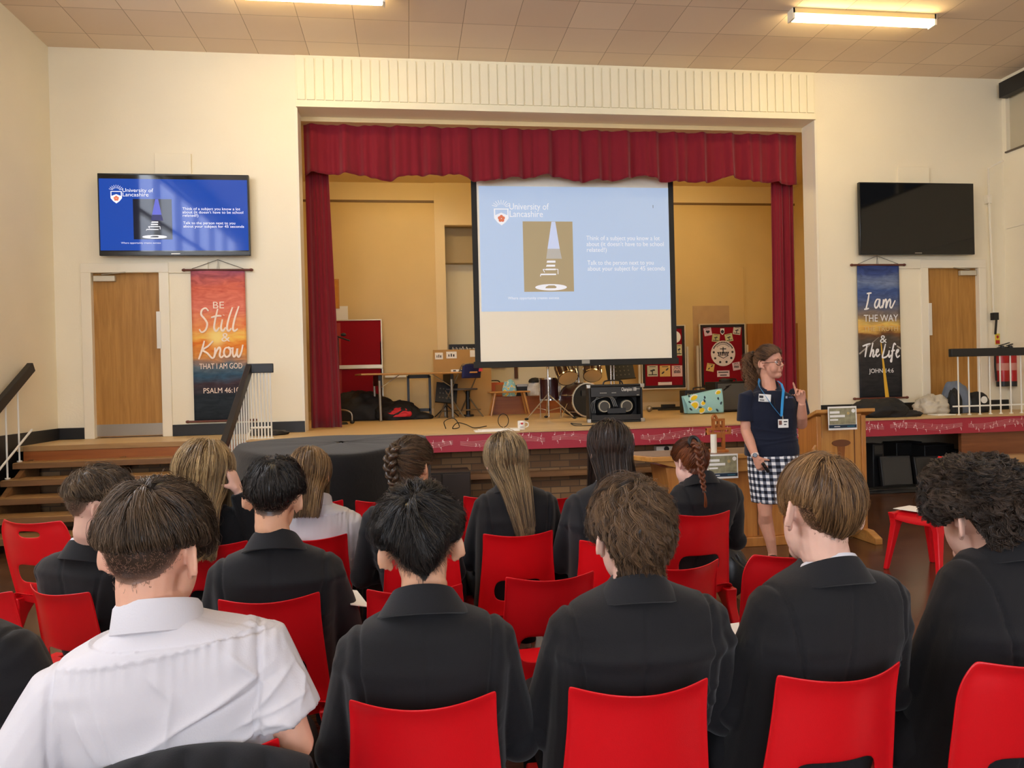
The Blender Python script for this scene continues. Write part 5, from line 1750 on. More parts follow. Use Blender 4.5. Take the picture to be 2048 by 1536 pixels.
# ---- grand piano under a black cloth
pz = .96
out = crom([(-1.47, 6.72), (-1.3, 6.0), (-.97, 5.42), (-.45, 5.3), (-.12, 5.72), (.0, 6.2), (.14, 6.72), (.05, 7.15), (-.45, 7.3), (-1.1, 7.22), (-1.47, 6.72)], 6)[:-1]
t = thing('grand_piano', 'black grand piano left of the stage front, mostly under a cloth', 'piano', (-.7, 6.3, 0))
MB().prism([(x * .985 - .01, y * .99 + .06) for x, y in out], .58, pz - .03, 'xy').build('case', mat('piano_gloss', (10, 10, 11), .08, coat=.5), t, bevel=.01)
for x, y in ((-1.2, 6.7), (-.6, 5.65), (-.1, 6.7)):
    MB().tube([(x, y, .58), (x, y, .08), (x, y, 0)], [.07, .045, .05], 12).build('leg', mat('piano_gloss', (10, 10, 11), .08), t)
kb = MB().box(-1.62, -1.36, 5.75, 6.75, .66, .72, M=rotm(0, 0, -.42)).build('key_bed', mat('piano_gloss', (10, 10, 11), .08), t, bevel=.005)
kk = MB().box(-1.6, -1.47, 5.78, 6.72, .72, .735, M=rotm(0, 0, -.42))
kk.build('white_keys', mat('ivory', (240, 236, 224), .3), kb)
# cloth: top sheet and hanging skirt with folds
cl = MB()
n = len(out)
ang = np.arange(n)
cx, cy = out[:, 0].mean(), out[:, 1].mean()
rings = []
for f, z in ((.02, pz + .012), (.5, pz + .012), (.9, pz + .011), (.985, pz + .008), (1.0, pz - .006)):
    rings.append([(cx + (x - cx) * f, cy + (y - cy) * f, z + .003 * math.sin(i * .9)) for i, (x, y) in enumerate(out)])
for k in range(1, 13):
    v = k / 12
    r = []
    for i, (x, y) in enumerate(out):
        fo = (math.sin(i * .95) * .6 + math.sin(i * 1.9 + 1) * .4) * .035 * v
        dx, dy = x - cx, y - cy
        d = math.hypot(dx, dy)
        long_ = x > -.98 and y < 6.9
        zb = .02 if long_ else (.78 + .1 * math.sin(i * .7))
        r.append((x + dx / d * (.015 + .06 * v + fo), y + dy / d * (.015 + .06 * v + fo), pz - .006 + (zb - pz) * v))
    rings.append(r)
cl.loft(rings, caps=False)
o = cl.build('piano_cloth', M_blackcloth, None, smooth=True, solid=.004, subsurf=1)
tag(o, 'black cloth draped over the grand piano and hanging to the floor', 'cloth')
# invented cabinet shape in place of dark chair and stand silhouettes
b = AT(885, 985, 7.6)
t = thing('dark_clutter_block', 'dark cabinet shape standing in for chairs and stands behind the girls', 'cabinet', (b.x, 7.9, 0))
MB().box(b.x - .3, b.x + .3, 7.75, 8.15, 0, .52).build('carcass', mat('clutter_dark', (40, 32, 28), .6), t, bevel=.005)
for s in (-1, 1):
    MB().box(b.x + s * .15 - .14, b.x + s * .15 + .14, 7.735, 7.75, .04, .5).build('door', mat('clutter_front', (50, 40, 34), .5), t, bevel=.004)
struct('stage_ledge_trim', MB().box(SX0, 4.75, YF + .08, YF + .2, .36, .42), M_treadfront, smooth=False)
p = AT(1330, 892, YF + .15)
o = tag(MB().box(p.x - .12, p.x + .1, YF + .1, YF + .19, ZS - .3, ZS - .235).build('socket_box', M_white, None, bevel=.004), 'white multi socket box under the red stage fascia', 'socket')
MB().lathe([(0, -.005), (.03, -.005), (.03, .005), (0, .005)], (p.x + .0, YF + .097, ZS - .265), M=rotm(math.pi / 2), n=16).build('black_plug', M_black, o)

# ================================================================ CHAIRS
M_red = mat('red_plastic', (214, 18, 28), .32, .45, bump=.08, bscale=500)


def loft_rect(secs):
    """(centre, half x, half y) rectangles down a leg"""
    rings = [[(c[0] + i * a, c[1] + j * b, c[2]) for i, j in ((-1, -1), (1, -1), (1, 1), (-1, 1))] for c, a, b in secs]
    return MB().loft(rings)


def make_chair(name, label, handle):
    t = thing(name, label, 'chair', (0, 0, 0), 0, 'red plastic chairs', local=True)
    if not handle:
        zs = [.40, .45, .515, .60, .66, .72, .775, .80]
        us = [-1, -.94, -.63, -.3, 0, .3, .63, .94, 1]
        hw = lambda z: .151 + max(0, .72 - z) * .09
    else:
        zs = [.40, .45, .515, .60, .66, .715, .745, .775, .80, .818]
        us = [-1, -.93, -.62, -.31, 0, .31, .62, .93, 1]
        hw = lambda z: .207 - (max(0, z - .735) ** 2) * 5.2 - max(0, .6 - z) * .08
    ztop = zs[-1]
    V = []
    for j, z in enumerate(zs):
        for i, u in enumerate(us):
            y = -.195 - (z - .44) * .20 + .05 * u * u
            if i in (0, len(us) - 1) or j == len(zs) - 1:
                y -= .014
            V.append((u * hw(z), y, z + (.012 * u * u if z > .7 else 0)))
    F = []
    n = len(us)
    for j in range(len(zs) - 1):
        for i in range(n - 1):
            if j == 2 and 2 <= i <= n - 4:
                continue
            if handle and j == 6 and 3 <= i <= 4:
                continue
            a = j * n + i
            F.append((a, a + 1, a + n + 1, a + n))
    MB().add(V, F).build('backrest', M_red, t, smooth=True, solid=.007, subsurf=2)
    xs = [-1, -.9, -.5, 0, .5, .9, 1]
    ys = [-.205, -.17, -.08, .05, .15, .195, .205]
    V = [(x * (.175 + .02 * (y > -.1)), y, .435 + .012 * abs(x) ** 3 - (.02 if y > .19 else 0) - (.045 if y > .2 else 0) + (.02 if y < -.2 else 0) - (.03 if abs(x) == 1 else 0) - .006 * (1 - x * x)) for y in ys for x in xs]
    F = [(j * 7 + i, j * 7 + i + 1, j * 7 + i + 8, j * 7 + i + 7) for j in range(6) for i in range(6)]
    MB().add(V, F).build('seat', M_red, t, smooth=True, solid=.007, subsurf=2)
    for sx in (-1, 1):
        for fr in (1, -1):
            y0, y1 = (.15, .215) if fr > 0 else (-.13, -.24)
            secs = []
            for f, a, b in ((0, .03, .075), (.1, .028, .05), (.22, .024, .032), (.6, .019, .022), (1, .015, .017)):
                secs.append(((sx * (.165 + .06 * f), y0 + (y1 - y0) * f, .425 * (1 - f)), a, b))
            loft_rect(secs).build('leg', M_red, t, bevel=.007)
    return t


def dup(root, loc, rz, label):
    r = root.copy()
    COL.objects.link(r)
    r.location = loc
    r.rotation_euler = (0, 0, rz)
    r['label'] = label
    for ch in list(root.children):
        c = ch.copy()
        COL.objects.link(c)
        c.parent = r
        for g in ch.children:
            d = g.copy()
            COL.objects.link(d)
            d.parent = c
    return r


PROTO = {}


def chair(px, py, rot, label, handle=False, shift=(0, 0)):
    """the photo shows the middle of the back's top edge at (px, py)"""
    rz = math.radians(rot)
    zt = .82 if handle else .80
    p = AZ(px, py, zt)
    d = .275
    loc = (p.x - math.sin(rz) * d + shift[0], p.y + math.cos(rz) * d + shift[1], 0)
    if handle not in PROTO:
        PROTO[handle] = make_chair('handle_chair' if handle else 'plastic_chair', label, handle)
        o = PROTO[handle]
        o.location = loc
        o.rotation_euler = (0, 0, rz)
        return o
    return dup(PROTO[handle], loc, rz, label)


CH = {}
CH['A2'] = chair(845, 1418, -3, 'red plastic chair holding the black haired boy in the nearest row')
CH['A3'] = chair(1290, 1390, -2, 'red plastic chair holding the wavy brown haired boy in the nearest row')
CH['A4'] = chair(1706, 1360, 4, 'red plastic chair holding the fair bowl cut boy in the nearest row')
CH['A5'] = chair(2125, 1330, 2, 'red handle chair holding the curly haired boy at the right edge', True)
CH['A1'] = chair(372, 1530, 4, 'red plastic chair under the jacket behind the white shirted boy')
CH['A0'] = chair(-150, 1415, -3, 'red plastic chair cut off by the frame at the lower left')
CH['B2'] = chair(535, 1205, 3, 'red plastic chair holding the short black haired boy in the second row')
CH['B1'] = chair(92, 1188, -33, 'angled red plastic chair holding the short brown haired boy at the left')
CH['BE'] = chair(1107, 1160, 3, 'empty red plastic chair between the black haired and wavy haired boys')
CH['BE2'] = chair(1378, 1137, 12, 'empty red plastic chair just right of the wavy haired boy')
CH['BE3'] = chair(830, 1186, 0, 'empty red plastic chair just beyond the tousled black haired boy')
CH['BE4'] = chair(1610, 1112, 3, 'empty red handle chair in front of the fair bowl cut boy', True)
CH['C4'] = chair(1040, 1072, 1, 'red plastic chair holding the long blonde haired girl')
CH['C5'] = chair(1238, 1086, -3, 'red plastic chair holding the long dark haired girl')
CH['C6'] = chair(1411, 1031, 5, 'red plastic chair holding the auburn plaited girl')
CH['C3'] = chair(842, 1088, -3, 'red plastic chair holding the girl with the braided brown hair')
CH['C2'] = chair(622, 1080, 5, 'red plastic chair holding the girl in the white shirt')
CH['C1'] = chair(415, 1092, -5, 'red plastic chair holding the girl who touches her hair')
CH['D2'] = chair(630, 1008, 4, 'empty red plastic chair in the front row beyond the white shirted girl')
CH['D3'] = chair(981, 996, -4, 'empty red plastic chair in the front row left of the blonde girl')
CH['D4'] = chair(1113, 997, -3, 'empty red plastic chair in the front row right of the blonde girl')
CH['D5'] = chair(765, 1004, 0, 'empty red plastic chair in the front row beyond the braided girl')
CH['L1'] = chair(50, 1046, -22, 'empty red handle chair in front of the steps at the left', True)
CH['L2'] = chair(-70, 1190, -25, 'empty red plastic chair at the left edge beside the brown haired boy')
p = AZ(1850, 1155, 0)
CH['R1'] = dup(PROTO[False], (p.x + .15, p.y + .10, 0), math.radians(102), 'empty red plastic chair seen side on beyond the curly haired boy')
CH['R2'] = dup(PROTO[False], (p.x + .70, p.y - .05, 0), math.radians(80), 'red plastic chair at the right edge beside the side on chair')
tag(MB().box(-.1, .1, -.14, .14, 0, .003, M=rotm(0, 0, .4)).xf(np.eye(3), (p.x + .06, p.y + .12, .452)).build('white_leaflet', M_paper, None, smooth=False), 'white leaflet lying on the seat of the side on chair', 'leaflet')
p = AZ(1466, 1240, .46)
c = CH['BE4'].location
tag(MB().box(-.1, .1, -.14, .14, 0, .003, M=rotm(0, 0, .2)).xf(np.eye(3), (c[0] - .04, c[1] + .02, .452)).build('white_leaflet', M_paper, None, smooth=False), 'white leaflet lying on the handle chair in front of the fair boy', 'leaflet')

# ================================================================ PEOPLE
def fastmesh(name, V, Q, T=None, attrs=None):
    """mesh from arrays of quads (and triangles)"""
    me = bpy.data.meshes.new(name)
    Q = np.asarray(Q, np.int32).reshape(-1, 4)
    me.vertices.add(len(V))
    me.vertices.foreach_set('co', np.asarray(V, np.float32).ravel())
    me.loops.add(len(Q) * 4)
    me.loops.foreach_set('vertex_index', Q.ravel())
    me.polygons.add(len(Q))
    me.polygons.foreach_set('loop_start', np.arange(0, len(Q) * 4, 4, dtype=np.int32))
    me.polygons.foreach_set('use_smooth', np.ones(len(Q), bool))
    for k, a in (attrs or {}).items():
        at = me.attributes.new(k, 'FLOAT', 'POINT')
        at.data.foreach_set('value', np.asarray(a, np.float32))
    me.update(calc_edges=True)
    me.validate()
    return me


def unit(v):
    return v / (np.linalg.norm(v, axis=-1, keepdims=True) + 1e-12)


def hair_mat(name, dark, light, skin=(196, 150, 124), rough=.31):
    if name in MATS:
        return MATS[name]
    m = mat(name, dark, rough, .4)
    nt = m.node_tree
    b = nt.nodes['Principled BSDF']
    a = nt.nodes.new('ShaderNodeAttribute')
    a.attribute_name = 'tone'
    f = nt.nodes.new('ShaderNodeAttribute')
    f.attribute_name = 'fade'
    mx = nt.nodes.new('ShaderNodeMix')
    mx.data_type = 'RGBA'
    mx.inputs[6].default_value = lin(dark)
    mx.inputs[7].default_value = lin(light)
    nt.links.new(a.outputs['Fac'], mx.inputs[0])
    m2 = nt.nodes.new('ShaderNodeMix')
    m2.data_type = 'RGBA'
    m2.inputs[7].default_value = lin(skin)
    nt.links.new(f.outputs['Fac'], m2.inputs[0])
    nt.links.new(mx.outputs[2], m2.inputs[6])
    nt.links.new(m2.outputs[2], b.inputs['Base Color'])
    return m


HC = np.array((0, -.005, .035))


def ray_ell(d, c, r):
    o = (HC - np.array(c)) / np.array(r)
    v = d / np.array(r)
    A = (v * v).sum(-1)
    B = (v * o).sum(-1)
    C = (o * o).sum() - 1
    ds = B * B - A * C
    return np.where(ds > 0, (-B + np.sqrt(np.maximum(ds, 0))) / A, 0)


def scalp(d):
    return np.maximum(ray_ell(d, (0, -.005, .035), (.0765, .0985, .0925)), ray_ell(d, (0, -.022, -.055), (.052, .0565, .09)))


def azim(d):
    """0 = face, 180 = back"""
    return np.degrees(np.abs(np.arctan2(d[..., 0], d[..., 1])))


def sstep(a, b, x):
    t = np.clip((x - a) / (b - a), 0, 1)
    return t * t * (3 - 2 * t)


def strands(paths, r, tone, fade=None, tip=.35, root=.8):
    """thin three sided tubes along (N, S, 3) paths"""
    N, S, _ = paths.shape
    T = np.gradient(paths, axis=1)
    T = unit(T)
    up = unit(paths.mean(1) - np.array((0, 0, .0)))[:, None, :] + np.zeros_like(T)
    b = unit(np.cross(T, up))
    u = np.cross(b, T)
    prof = np.interp(np.linspace(0, 1, S), [0, .25, .7, 1], [root, 1, .9, tip])
    r = np.broadcast_to(np.asarray(r), (N,))[:, None] * prof[None]
    ring = []
    for k in range(3):
        a = 2 * math.pi * k / 3 + .5
        ring.append(paths + (b * math.cos(a) * 1.25 + u * math.sin(a) * .8) * r[..., None])
    V = np.stack(ring, 2).reshape(-1, 3)
    base = (np.arange(N)[:, None, None] * S + np.arange(S - 1)[None, :, None]) * 3
    k = np.arange(3)[None, None]
    k2 = (k + 1) % 3
    Q = np.stack([base + k, base + k2, base + 3 + k2, base + 3 + k], -1).reshape(-1, 4)
    tn = np.repeat(np.repeat(np.asarray(tone)[:, None], S, 1)[:, :, None], 3, 2).reshape(-1)
    fd = np.zeros_like(tn) if fade is None else np.repeat(np.repeat(np.asarray(fade)[:, None], S, 1)[:, :, None], 3, 2).reshape(-1)
    return V, Q, tn, fd


class Hair:
    def __init__(s):
        s.V, s.Q, s.t, s.f, s.n = [], [], [], [], 0

    def add(s, V, Q, t, f=None):
        s.V.append(V)
        s.Q.append(np.asarray(Q) + s.n)
        s.t.append(np.broadcast_to(t, (len(V),)))
        s.f.append(np.zeros(len(V)) if f is None else np.broadcast_to(f, (len(V),)))
        s.n += len(V)

    def build(s, m, parent, M, t, sc=1.0, name='hair'):
        V = np.concatenate(s.V) * sc
        V = V @ np.asarray(M).T + np.asarray(t)
        me = fastmesh(name, V, np.concatenate(s.Q), attrs={'tone': np.concatenate(s.t), 'fade': np.concatenate(s.f)})
        me.materials.append(m)
        o = bpy.data.objects.new(name, me)
        COL.objects.link(o)
        o.parent = parent
        return o


def short_hair(H, st, rng):
    """cap and combed strands of a short haircut; st holds the cut"""
    pole = unit(np.array(st['pole'], float))
    ex = unit(np.cross(pole, (0, 1, .2)))
    ey = np.cross(pole, ex)
    hl_a, hl_z = zip(*st['hairline'])
    hl = lambda d: np.interp(azim(d), hl_a, hl_z)
    bl_a, bl_z = zip(*st['bulk'])           # lower edge of the long top
    bz = lambda d: np.interp(azim(d), bl_a, bl_z)
    th0, side = st['top'], st['side']
    seed = st['seed']

    def pz(d, R):
        return HC[2] + d[..., 2] * R

    def thick(d):
        R = scalp(d)
        z = pz(d, R)
        w = st.get('soft', .02)
        n = fbm(d.reshape(-1, 3), seed, 3.2, 3).reshape(d.shape[:-1])
        extra = st.get('lobes', lambda d: 0)(d)
        return (th0 + extra) * (1 + st.get('lump', .15) * n) * sstep(-w, w, z - bz(d)) + side
    nu, nv = 72, 40
    a = np.linspace(0, 2 * math.pi, nu, endpoint=False)
    vv = np.linspace(.02, 2.5, 120)
    dirs = (np.cos(vv)[None, :, None] * pole + np.sin(vv)[None, :, None] * (np.cos(a)[:, None, None] * ex + np.sin(a)[:, None, None] * ey))
    R = scalp(dirs)
    ok = pz(dirs, R) > hl(dirs)
    vmax = np.array([vv[max(3, (np.argmin(o) if not o.all() else len(vv)) - 1)] for o in ok])
    g = np.linspace(.02, 1, nv)[None] * vmax[:, None]
    d = np.cos(g)[..., None] * pole + np.sin(g)[..., None] * (np.cos(a)[:, None, None] * ex + np.sin(a)[:, None, None] * ey)
    R = scalp(d)
    tk = thick(d)
    P = HC + d * (R + tk * (.72 - .45 * np.exp(-(g / .3) ** 2)) - .0005)[..., None]
    z = pz(d, R)
    fade = np.clip(1 - sstep(-.004, st.get('fade', .03), z - hl(d)) * 1.0, 0, 1) ** 2.2 * st.get('fademax', .9) + (1 - sstep(-.01, .015, z - bz(d))) * st.get('undercut', .0)
    tone = .03 + .08 * fbm(d.reshape(-1, 3), seed + 1, 9, 2).reshape(d.shape[:-1])
    idx = np.arange(nu * nv).reshape(nu, nv)
    nx = np.roll(idx, -1, 0)
    Q = np.stack([idx[:, :-1], nx[:, :-1], nx[:, 1:], idx[:, 1:]], -1).reshape(-1, 4)
    fr = np.clip(fade, 0, 1).ravel()
    Q = Q[fr[Q].mean(1) < .34]
    H.add(P.reshape(-1, 3), Q, np.clip(tone, 0, 1).ravel(), fr)

    def grow(n, per, L, zone, radius, spread, hlo, hhi, S, tonejit, fadev=None):
        dd = unit(rng.normal(size=(n * 4, 3)))
        R = scalp(dd)
        zz = pz(dd, R)
        k = zz > hl(dd) + .002
        k &= (zz > bz(dd) - .012) if zone == 'top' else (zz <= bz(dd) + .01)
        if zone == 'side':
            k &= rng.random(len(dd)) < sstep(.004, st.get('fade', .03) * .9, zz - hl(dd))
        d = dd[k][:n]
        n = len(d)
        if n == 0:
            return
        h = rng.uniform(hlo, hhi, n)
        Ls = L * rng.uniform(.65, 1.15, n)
        base = fbm(d, seed + 3, 4, 2) * st.get('flow', .35) + rng.normal(0, st.get('mess', .12), n)
        ph = rng.uniform(0, 6.28, n)
        path = np.zeros((n, S, 3))
        Rp = None
        for s in range(S):
            f = s / (S - 1)
            R = scalp(d)
            tk = thick(d)
            if Rp is not None and zone == 'top':
                tot = np.maximum(R + tk * h, Rp - st.get('fall', .0035))
            else:
                tot = R + (tk * h if zone == 'top' else st['side'] + .0002)
            Rp = tot
            lift = st.get('flick', 0) * f ** 3
            path[:, s] = HC + d * (tot + lift - (.004 if (s == 0 and zone == 'top') else 0))[:, None]
            cp = (d @ pole)[:, None]
            t = unit(d * cp - pole)
            sw = st.get('swirl', .3) * np.exp(-np.arccos(np.clip(cp[:, 0], -1, 1)) * 1.2)
            ang = base + sw + st.get('wave', 0) * np.sin(f * st.get('wfreq', 6) + ph)
            b = np.cross(d, t)
            t = t * np.cos(ang)[:, None] + b * np.sin(ang)[:, None]
            if zone == 'top':
                go = sstep(-st.get('over', .002) - .012, .02 - st.get('over', .002), pz(d, R) - np.maximum(bz(d), hl(d) + st.get('edge', 0)))
            else:
                go = sstep(-.004, .01, pz(d, R) - hl(d))
            d = unit(d + t * (Ls * go / S / .115)[:, None])
        # children of each lock
        off = rng.normal(0, spread, (n, per, 3))
        f = np.linspace(0, 1, S)
        con = (1 - .62 * f ** 1.3)
        ch = path[:, None] + off[:, :, None, :] * con[None, None, :, None]
        if st.get('curl'):
            ca, cf = st['curl']
            tt = unit(np.gradient(path, axis=1))
            rad = unit(path - HC)
            bb = np.cross(tt, rad)
            an = cf * f[None] * 6.28 + ph[:, None]
            cr_ = (bb * np.cos(an)[..., None] + rad * np.sin(an)[..., None] * .8) * (ca * sstep(0, .35, f))[None, :, None]
            ch = ch + cr_[:, None]
        ch = ch.reshape(-1, S, 3)
        tl = np.clip(.45 + fbm(path[:, 0], seed + 7, 30, 2) * .3 + rng.normal(0, .18, n), 0, 1)
        tn = np.clip(np.repeat(tl, per) + rng.normal(0, tonejit, n * per), 0, 1)
        fd = None if fadev is None else np.full(n * per, fadev)
        H.add(*strands(ch, radius * rng.uniform(.7, 1.3, n * per), tn, fd))
    q = st.get('q', 1.0)
    grow(int(st.get('n', 620) * q), st.get('per', 20 if q > .8 else 12), st['L'], 'top', st.get('r', .00062), st.get('lock', .0036), .5, .98, 9, .08)
    grow(int(300 * q), 10, st['L'] * .8, 'top', st.get('r', .00062) * .75, st.get('lock', .0036) * 1.6, .85, 1.03, 9, .12)
    if st.get('sides', True):
        grow(int(st.get('nside', 1500) * q), 3, .0045, 'side', .00032 if q > .8 else .00045, .0022, 0, 1, 4, .1, .3)


def long_hair(H, st, rng):
    """hair that follows the skull from a parting and then hangs"""
    pole = unit(np.array(st['pole'], float))
    seed = st['seed']
    N = int(st.get('n', 420) * st.get('q', 1))
    per = 13
    dd = unit(rng.normal(size=(N * 5, 3)))
    az = azim(dd)
    keep = (dd[:, 2] > np.interp(az, [0, 40, 75, 180], [.72, .55, -.05, -.35]))
    d = dd[keep][:N]
    N = len(d)
    d0 = d.copy()
    S1, S2 = 9, 13
    th = st.get('thick', .016)
    h = rng.uniform(.5, 1.1, N) * th
    path = np.zeros((N, S1 + S2, 3))
    base = rng.normal(0, .06, N) + fbm(d, seed, 4, 2) * .12
    drop = st.get('drop', -.02)
    for s in range(S1):
        R = scalp(d) + h
        P = HC + d * R[:, None]
        path[:, s] = P
        t = unit(d * (d @ pole)[:, None] - pole)
        t = unit(t + np.array((0, 0, -.35)))
        b = np.cross(d, t)
        t = t * np.cos(base)[:, None] + b * np.sin(base)[:, None]
        step = np.clip((P[:, 2] - drop) / (S1 - s), .0, .04) / .115
        d = unit(d + t * step[:, None])
    L = st['len'] * rng.uniform(.86, 1.06, N)
    P0 = path[:, S1 - 1].copy()
    a = np.arctan2(P0[:, 0], -P0[:, 1])            # 0 = back
    yb = st.get('yback', -.11)
    z0 = P0[:, 2]
    ph = rng.uniform(0, 6.28, N)
    bunch = st.get('tipw', .6)
    side = np.sign(P0[:, 0])
    front = np.abs(a) > st.get('front', 2.2)
    for s in range(S2):
        f = (s + 1) / S2
        z = z0 - (L + np.maximum(0, z0 - drop)) * f
        e = sstep(0, .45, f)
        x = P0[:, 0] * (1 + (bunch - 1) * f ** .8) + st.get('shift', 0) * f
        yt = yb + st.get('slope', 0) * f + .022 * np.cos(a) * -1 * h / th
        y = np.where(front, P0[:, 1] * (1 - .2 * f) + .05 * f, P0[:, 1] * (1 - e) + (yt + .25 * np.abs(x) * (1 - .5 * f)) * e)
        wv = st.get('wave', .003) * f
        x = x + wv * np.sin(f * st.get('wfreq', 5) + ph)
        y = y + wv * np.cos(f * st.get('wfreq', 5) + ph)
        path[:, S1 + s] = np.stack([x, y, z], 1)
    off = rng.normal(0, st.get('lock', .005), (N, per, 3))
    f = np.linspace(0, 1, S1 + S2)
    ch = (path[:, None] + off[:, :, None, :] * (1 - .45 * f)[None, None, :, None]).reshape(-1, S1 + S2, 3)
    tl = np.clip(.45 + fbm(d0, seed + 7, 9, 3) * .5 + rng.normal(0, .16, N), 0, 1)
    tn = np.clip(np.repeat(tl, per) + rng.normal(0, .12, N * per), 0, 1)
    H.add(*strands(ch, st.get('r', .0011) * rng.uniform(.7, 1.3, N * per), tn))
    # solid under-layer so that no scalp or back shows through
    nu, nv = 40, 26
    P = []
    for i in range(nu):
        an = -math.pi * .78 + i / (nu - 1) * math.pi * 1.56
        for j in range(nv):
            f = j / (nv - 1)
            if f < .45:
                g = f / .45
                dv = unit(np.array((math.sin(an) * math.sin(g * 1.75), -math.cos(an) * math.sin(g * 1.75), math.cos(g * 1.75))))
                R = scalp(dv[None])[0] + th * .45
                P.append(HC + dv * R)
            else:
                g = (f - .45) / .55
                dv = unit(np.array((math.sin(an) * math.sin(1.75), -math.cos(an) * math.sin(1.75), math.cos(1.75))))
                p0 = HC + dv * (scalp(dv[None])[0] + th * .45)
                e = sstep(0, .45, g)
                x = p0[0] * (1 + (bunch * .92 - 1) * g ** .8) + st.get('shift', 0) * g
                yt = yb + st.get('slope', 0) * g - .008 * math.cos(an)
                y = p0[1] * (1 - .2 * g) + .05 * g if abs(an) > st.get('front', 2.2) else p0[1] * (1 - e) + (yt + .25 * abs(x) * (1 - .5 * g)) * e
                P.append((x, y + .004, p0[2] - st['len'] * .86 * g))
    idx = np.arange(nu * nv).reshape(nu, nv)
    Q = np.stack([idx[:-1, :-1], idx[1:, :-1], idx[1:, 1:], idx[:-1, 1:]], -1).reshape(-1, 4)
    H.add(np.array(P), Q, .2)


def plait(H, path, w, r, turns, rng, taper=.5, fine=10, rad=.0022):
    """three woven locks of hair along a path"""
    P = crom(path, 12)
    S = len(P)
    T = unit(np.gradient(P, axis=0))
    up = np.array((0, -1, .2))
    b = unit(np.cross(T, up))
    u = np.cross(b, T)
    s = np.linspace(0, 1, S)
    k_ = np.interp(s, [0, .1, .85, 1], [.8, 1, taper, taper * .6])
    for k in range(3):
        a = 2 * math.pi * (s * turns + k / 3)
        c = P + b * (w * np.sin(a) * k_)[:, None] - u * (w * .55 * np.sin(2 * a) * k_)[:, None]
        n = fine
        of = []
        for i in range(n):
            an = 6.28 * i / n
            tw = an + s * 3
            of.append(c + (b * np.cos(tw)[:, None] + u * np.sin(tw)[:, None]) * (r * k_)[:, None] * .72)
        tn = np.clip(.5 + rng.normal(0, .25, n), 0, 1)
        H.add(*strands(np.array(of), rad, tn, tip=.8, root=.9))
        mb = MB().tube(c, r * k_ * .8, 8)
        F = [f for f in mb.f if len(f) == 4]
        H.add(mb.v[0], np.array(F), .15)


M_skin = {}


def skin_mat(tone):
    k = 'skin_%d_%d_%d' % tone
    return mat(k, tone, .5, .35, var=.08, vscale=40, sss=.12, bump=.05, bscale=250)


def head_parts(mb, M, t, s, face=False, jaw=1.0):
    def E(c, r, R=None, nu=24, nv=16):
        RR = np.asarray(M) @ (np.asarray(R) if R is not None else np.eye(3))
        mb.ell(np.asarray(M) @ (np.array(c) * s) + np.array(t), tuple(np.array(r) * s), M=RR, nu=nu, nv=nv)

    def Tb(p, r, n=8):
        mb.tube((np.asarray(p, float) * s) @ np.asarray(M).T + np.array(t), np.asarray(r, float) * s, n)
    E((0, -.005, .035), (.0745, .0965, .0905), nu=36, nv=24)
    E((0, .028, -.035), (.0585 * jaw, .062, .078))
    E((0, .03, -.052), (.055 * jaw, .05, .045))
    E((0, .06, -.09), (.03, .028, .024))
    Tb([(0, -.018, .0), (0, -.022, -.06), (0, -.028, -.1)], [.056, .052, .044], 16)
    for sx in (-1, 1):
        R = rotm(0, sx * -.12, sx * .62)
        E((sx * .0785, -.015, -.006), (.0055, .018, .031), R)
        E((sx * .074, -.004, -.03), (.006, .01, .011), R)
        c = np.array((sx * .0805, -.016, -.004))
        rim = [c + R @ np.array((sx * .006, .019 * math.cos(a) * -1, .031 * math.sin(a))) for a in np.linspace(-.9, 3.3, 16)]
        Tb(rim, .0046)
    if face:
        E((0, .074, .03), (.05, .02, .016))                       # brow
        Tb([(0, .086, .022), (0, .097, -.002), (0, .108, -.020), (0, .100, -.029)], [.008, .009, .0105, .008], 10)
        for sx in (-1, 1):
            E((sx * .011, .1, -.026), (.008, .009, .007))
            E((sx * .033, .055, -.03), (.03, .032, .045))           # cheeks
        E((0, .074, -.05), (.03, .022, .028))                       # muzzle
        E((0, .07, -.088), (.024, .022, .02))


def collar_strip(N, zt, r0, drop, span, parent, m, name='collar', rot=0.0, tall=.042, out=.03, th=.006, ex=1.0, ey=1.0):
    rings = []
    for a in np.linspace(-span, span, 41):
        c = np.array((math.sin(a + rot), -math.cos(a + rot)))
        dz = drop * (1 - math.cos(a)) / 2
        zt_ = zt - dz
        pr = [(r0 - .004, zt_ - tall), (r0, zt_), (r0 + .006, zt_ + .002), (r0 + .012, zt_ - .006), (r0 + .012 + out, zt_ - tall - .012), (r0 + .012 + out - th, zt_ - tall - .016), (r0 + .006, zt_ - .012), (r0 + .003, zt_ - tall)]
        rings.append([(N[0] + c[0] * r * ex, N[1] + c[1] * r * ey, z) for r, z in pr])
    return MB().loft(rings).build(name, m, parent, smooth=50)


def finger(mb, base, d, nrm, L, r, bend):
    """one finger: three bones, bending towards -nrm"""
    P = [np.array(base, float)]
    d = unit(np.array(d, float))
    ax = unit(np.cross(d, nrm))
    for k, f in enumerate((.45, .31, .24)):
        a = -bend[k]
        d = d * math.cos(a) + np.cross(ax, d) * math.sin(a)
        P.append(P[-1] + d * L * f)
    mb.tube([P[0], (P[0] + P[1]) / 2, P[1], (P[1] + P[2]) / 2, P[2], (P[2] + P[3]) / 2, P[3]], np.array((1.05, 1, 1.03, .93, .95, .86, .7)) * r, 8)
    mb.ell(P[3], r * .72, nu=8, nv=6)
    return P


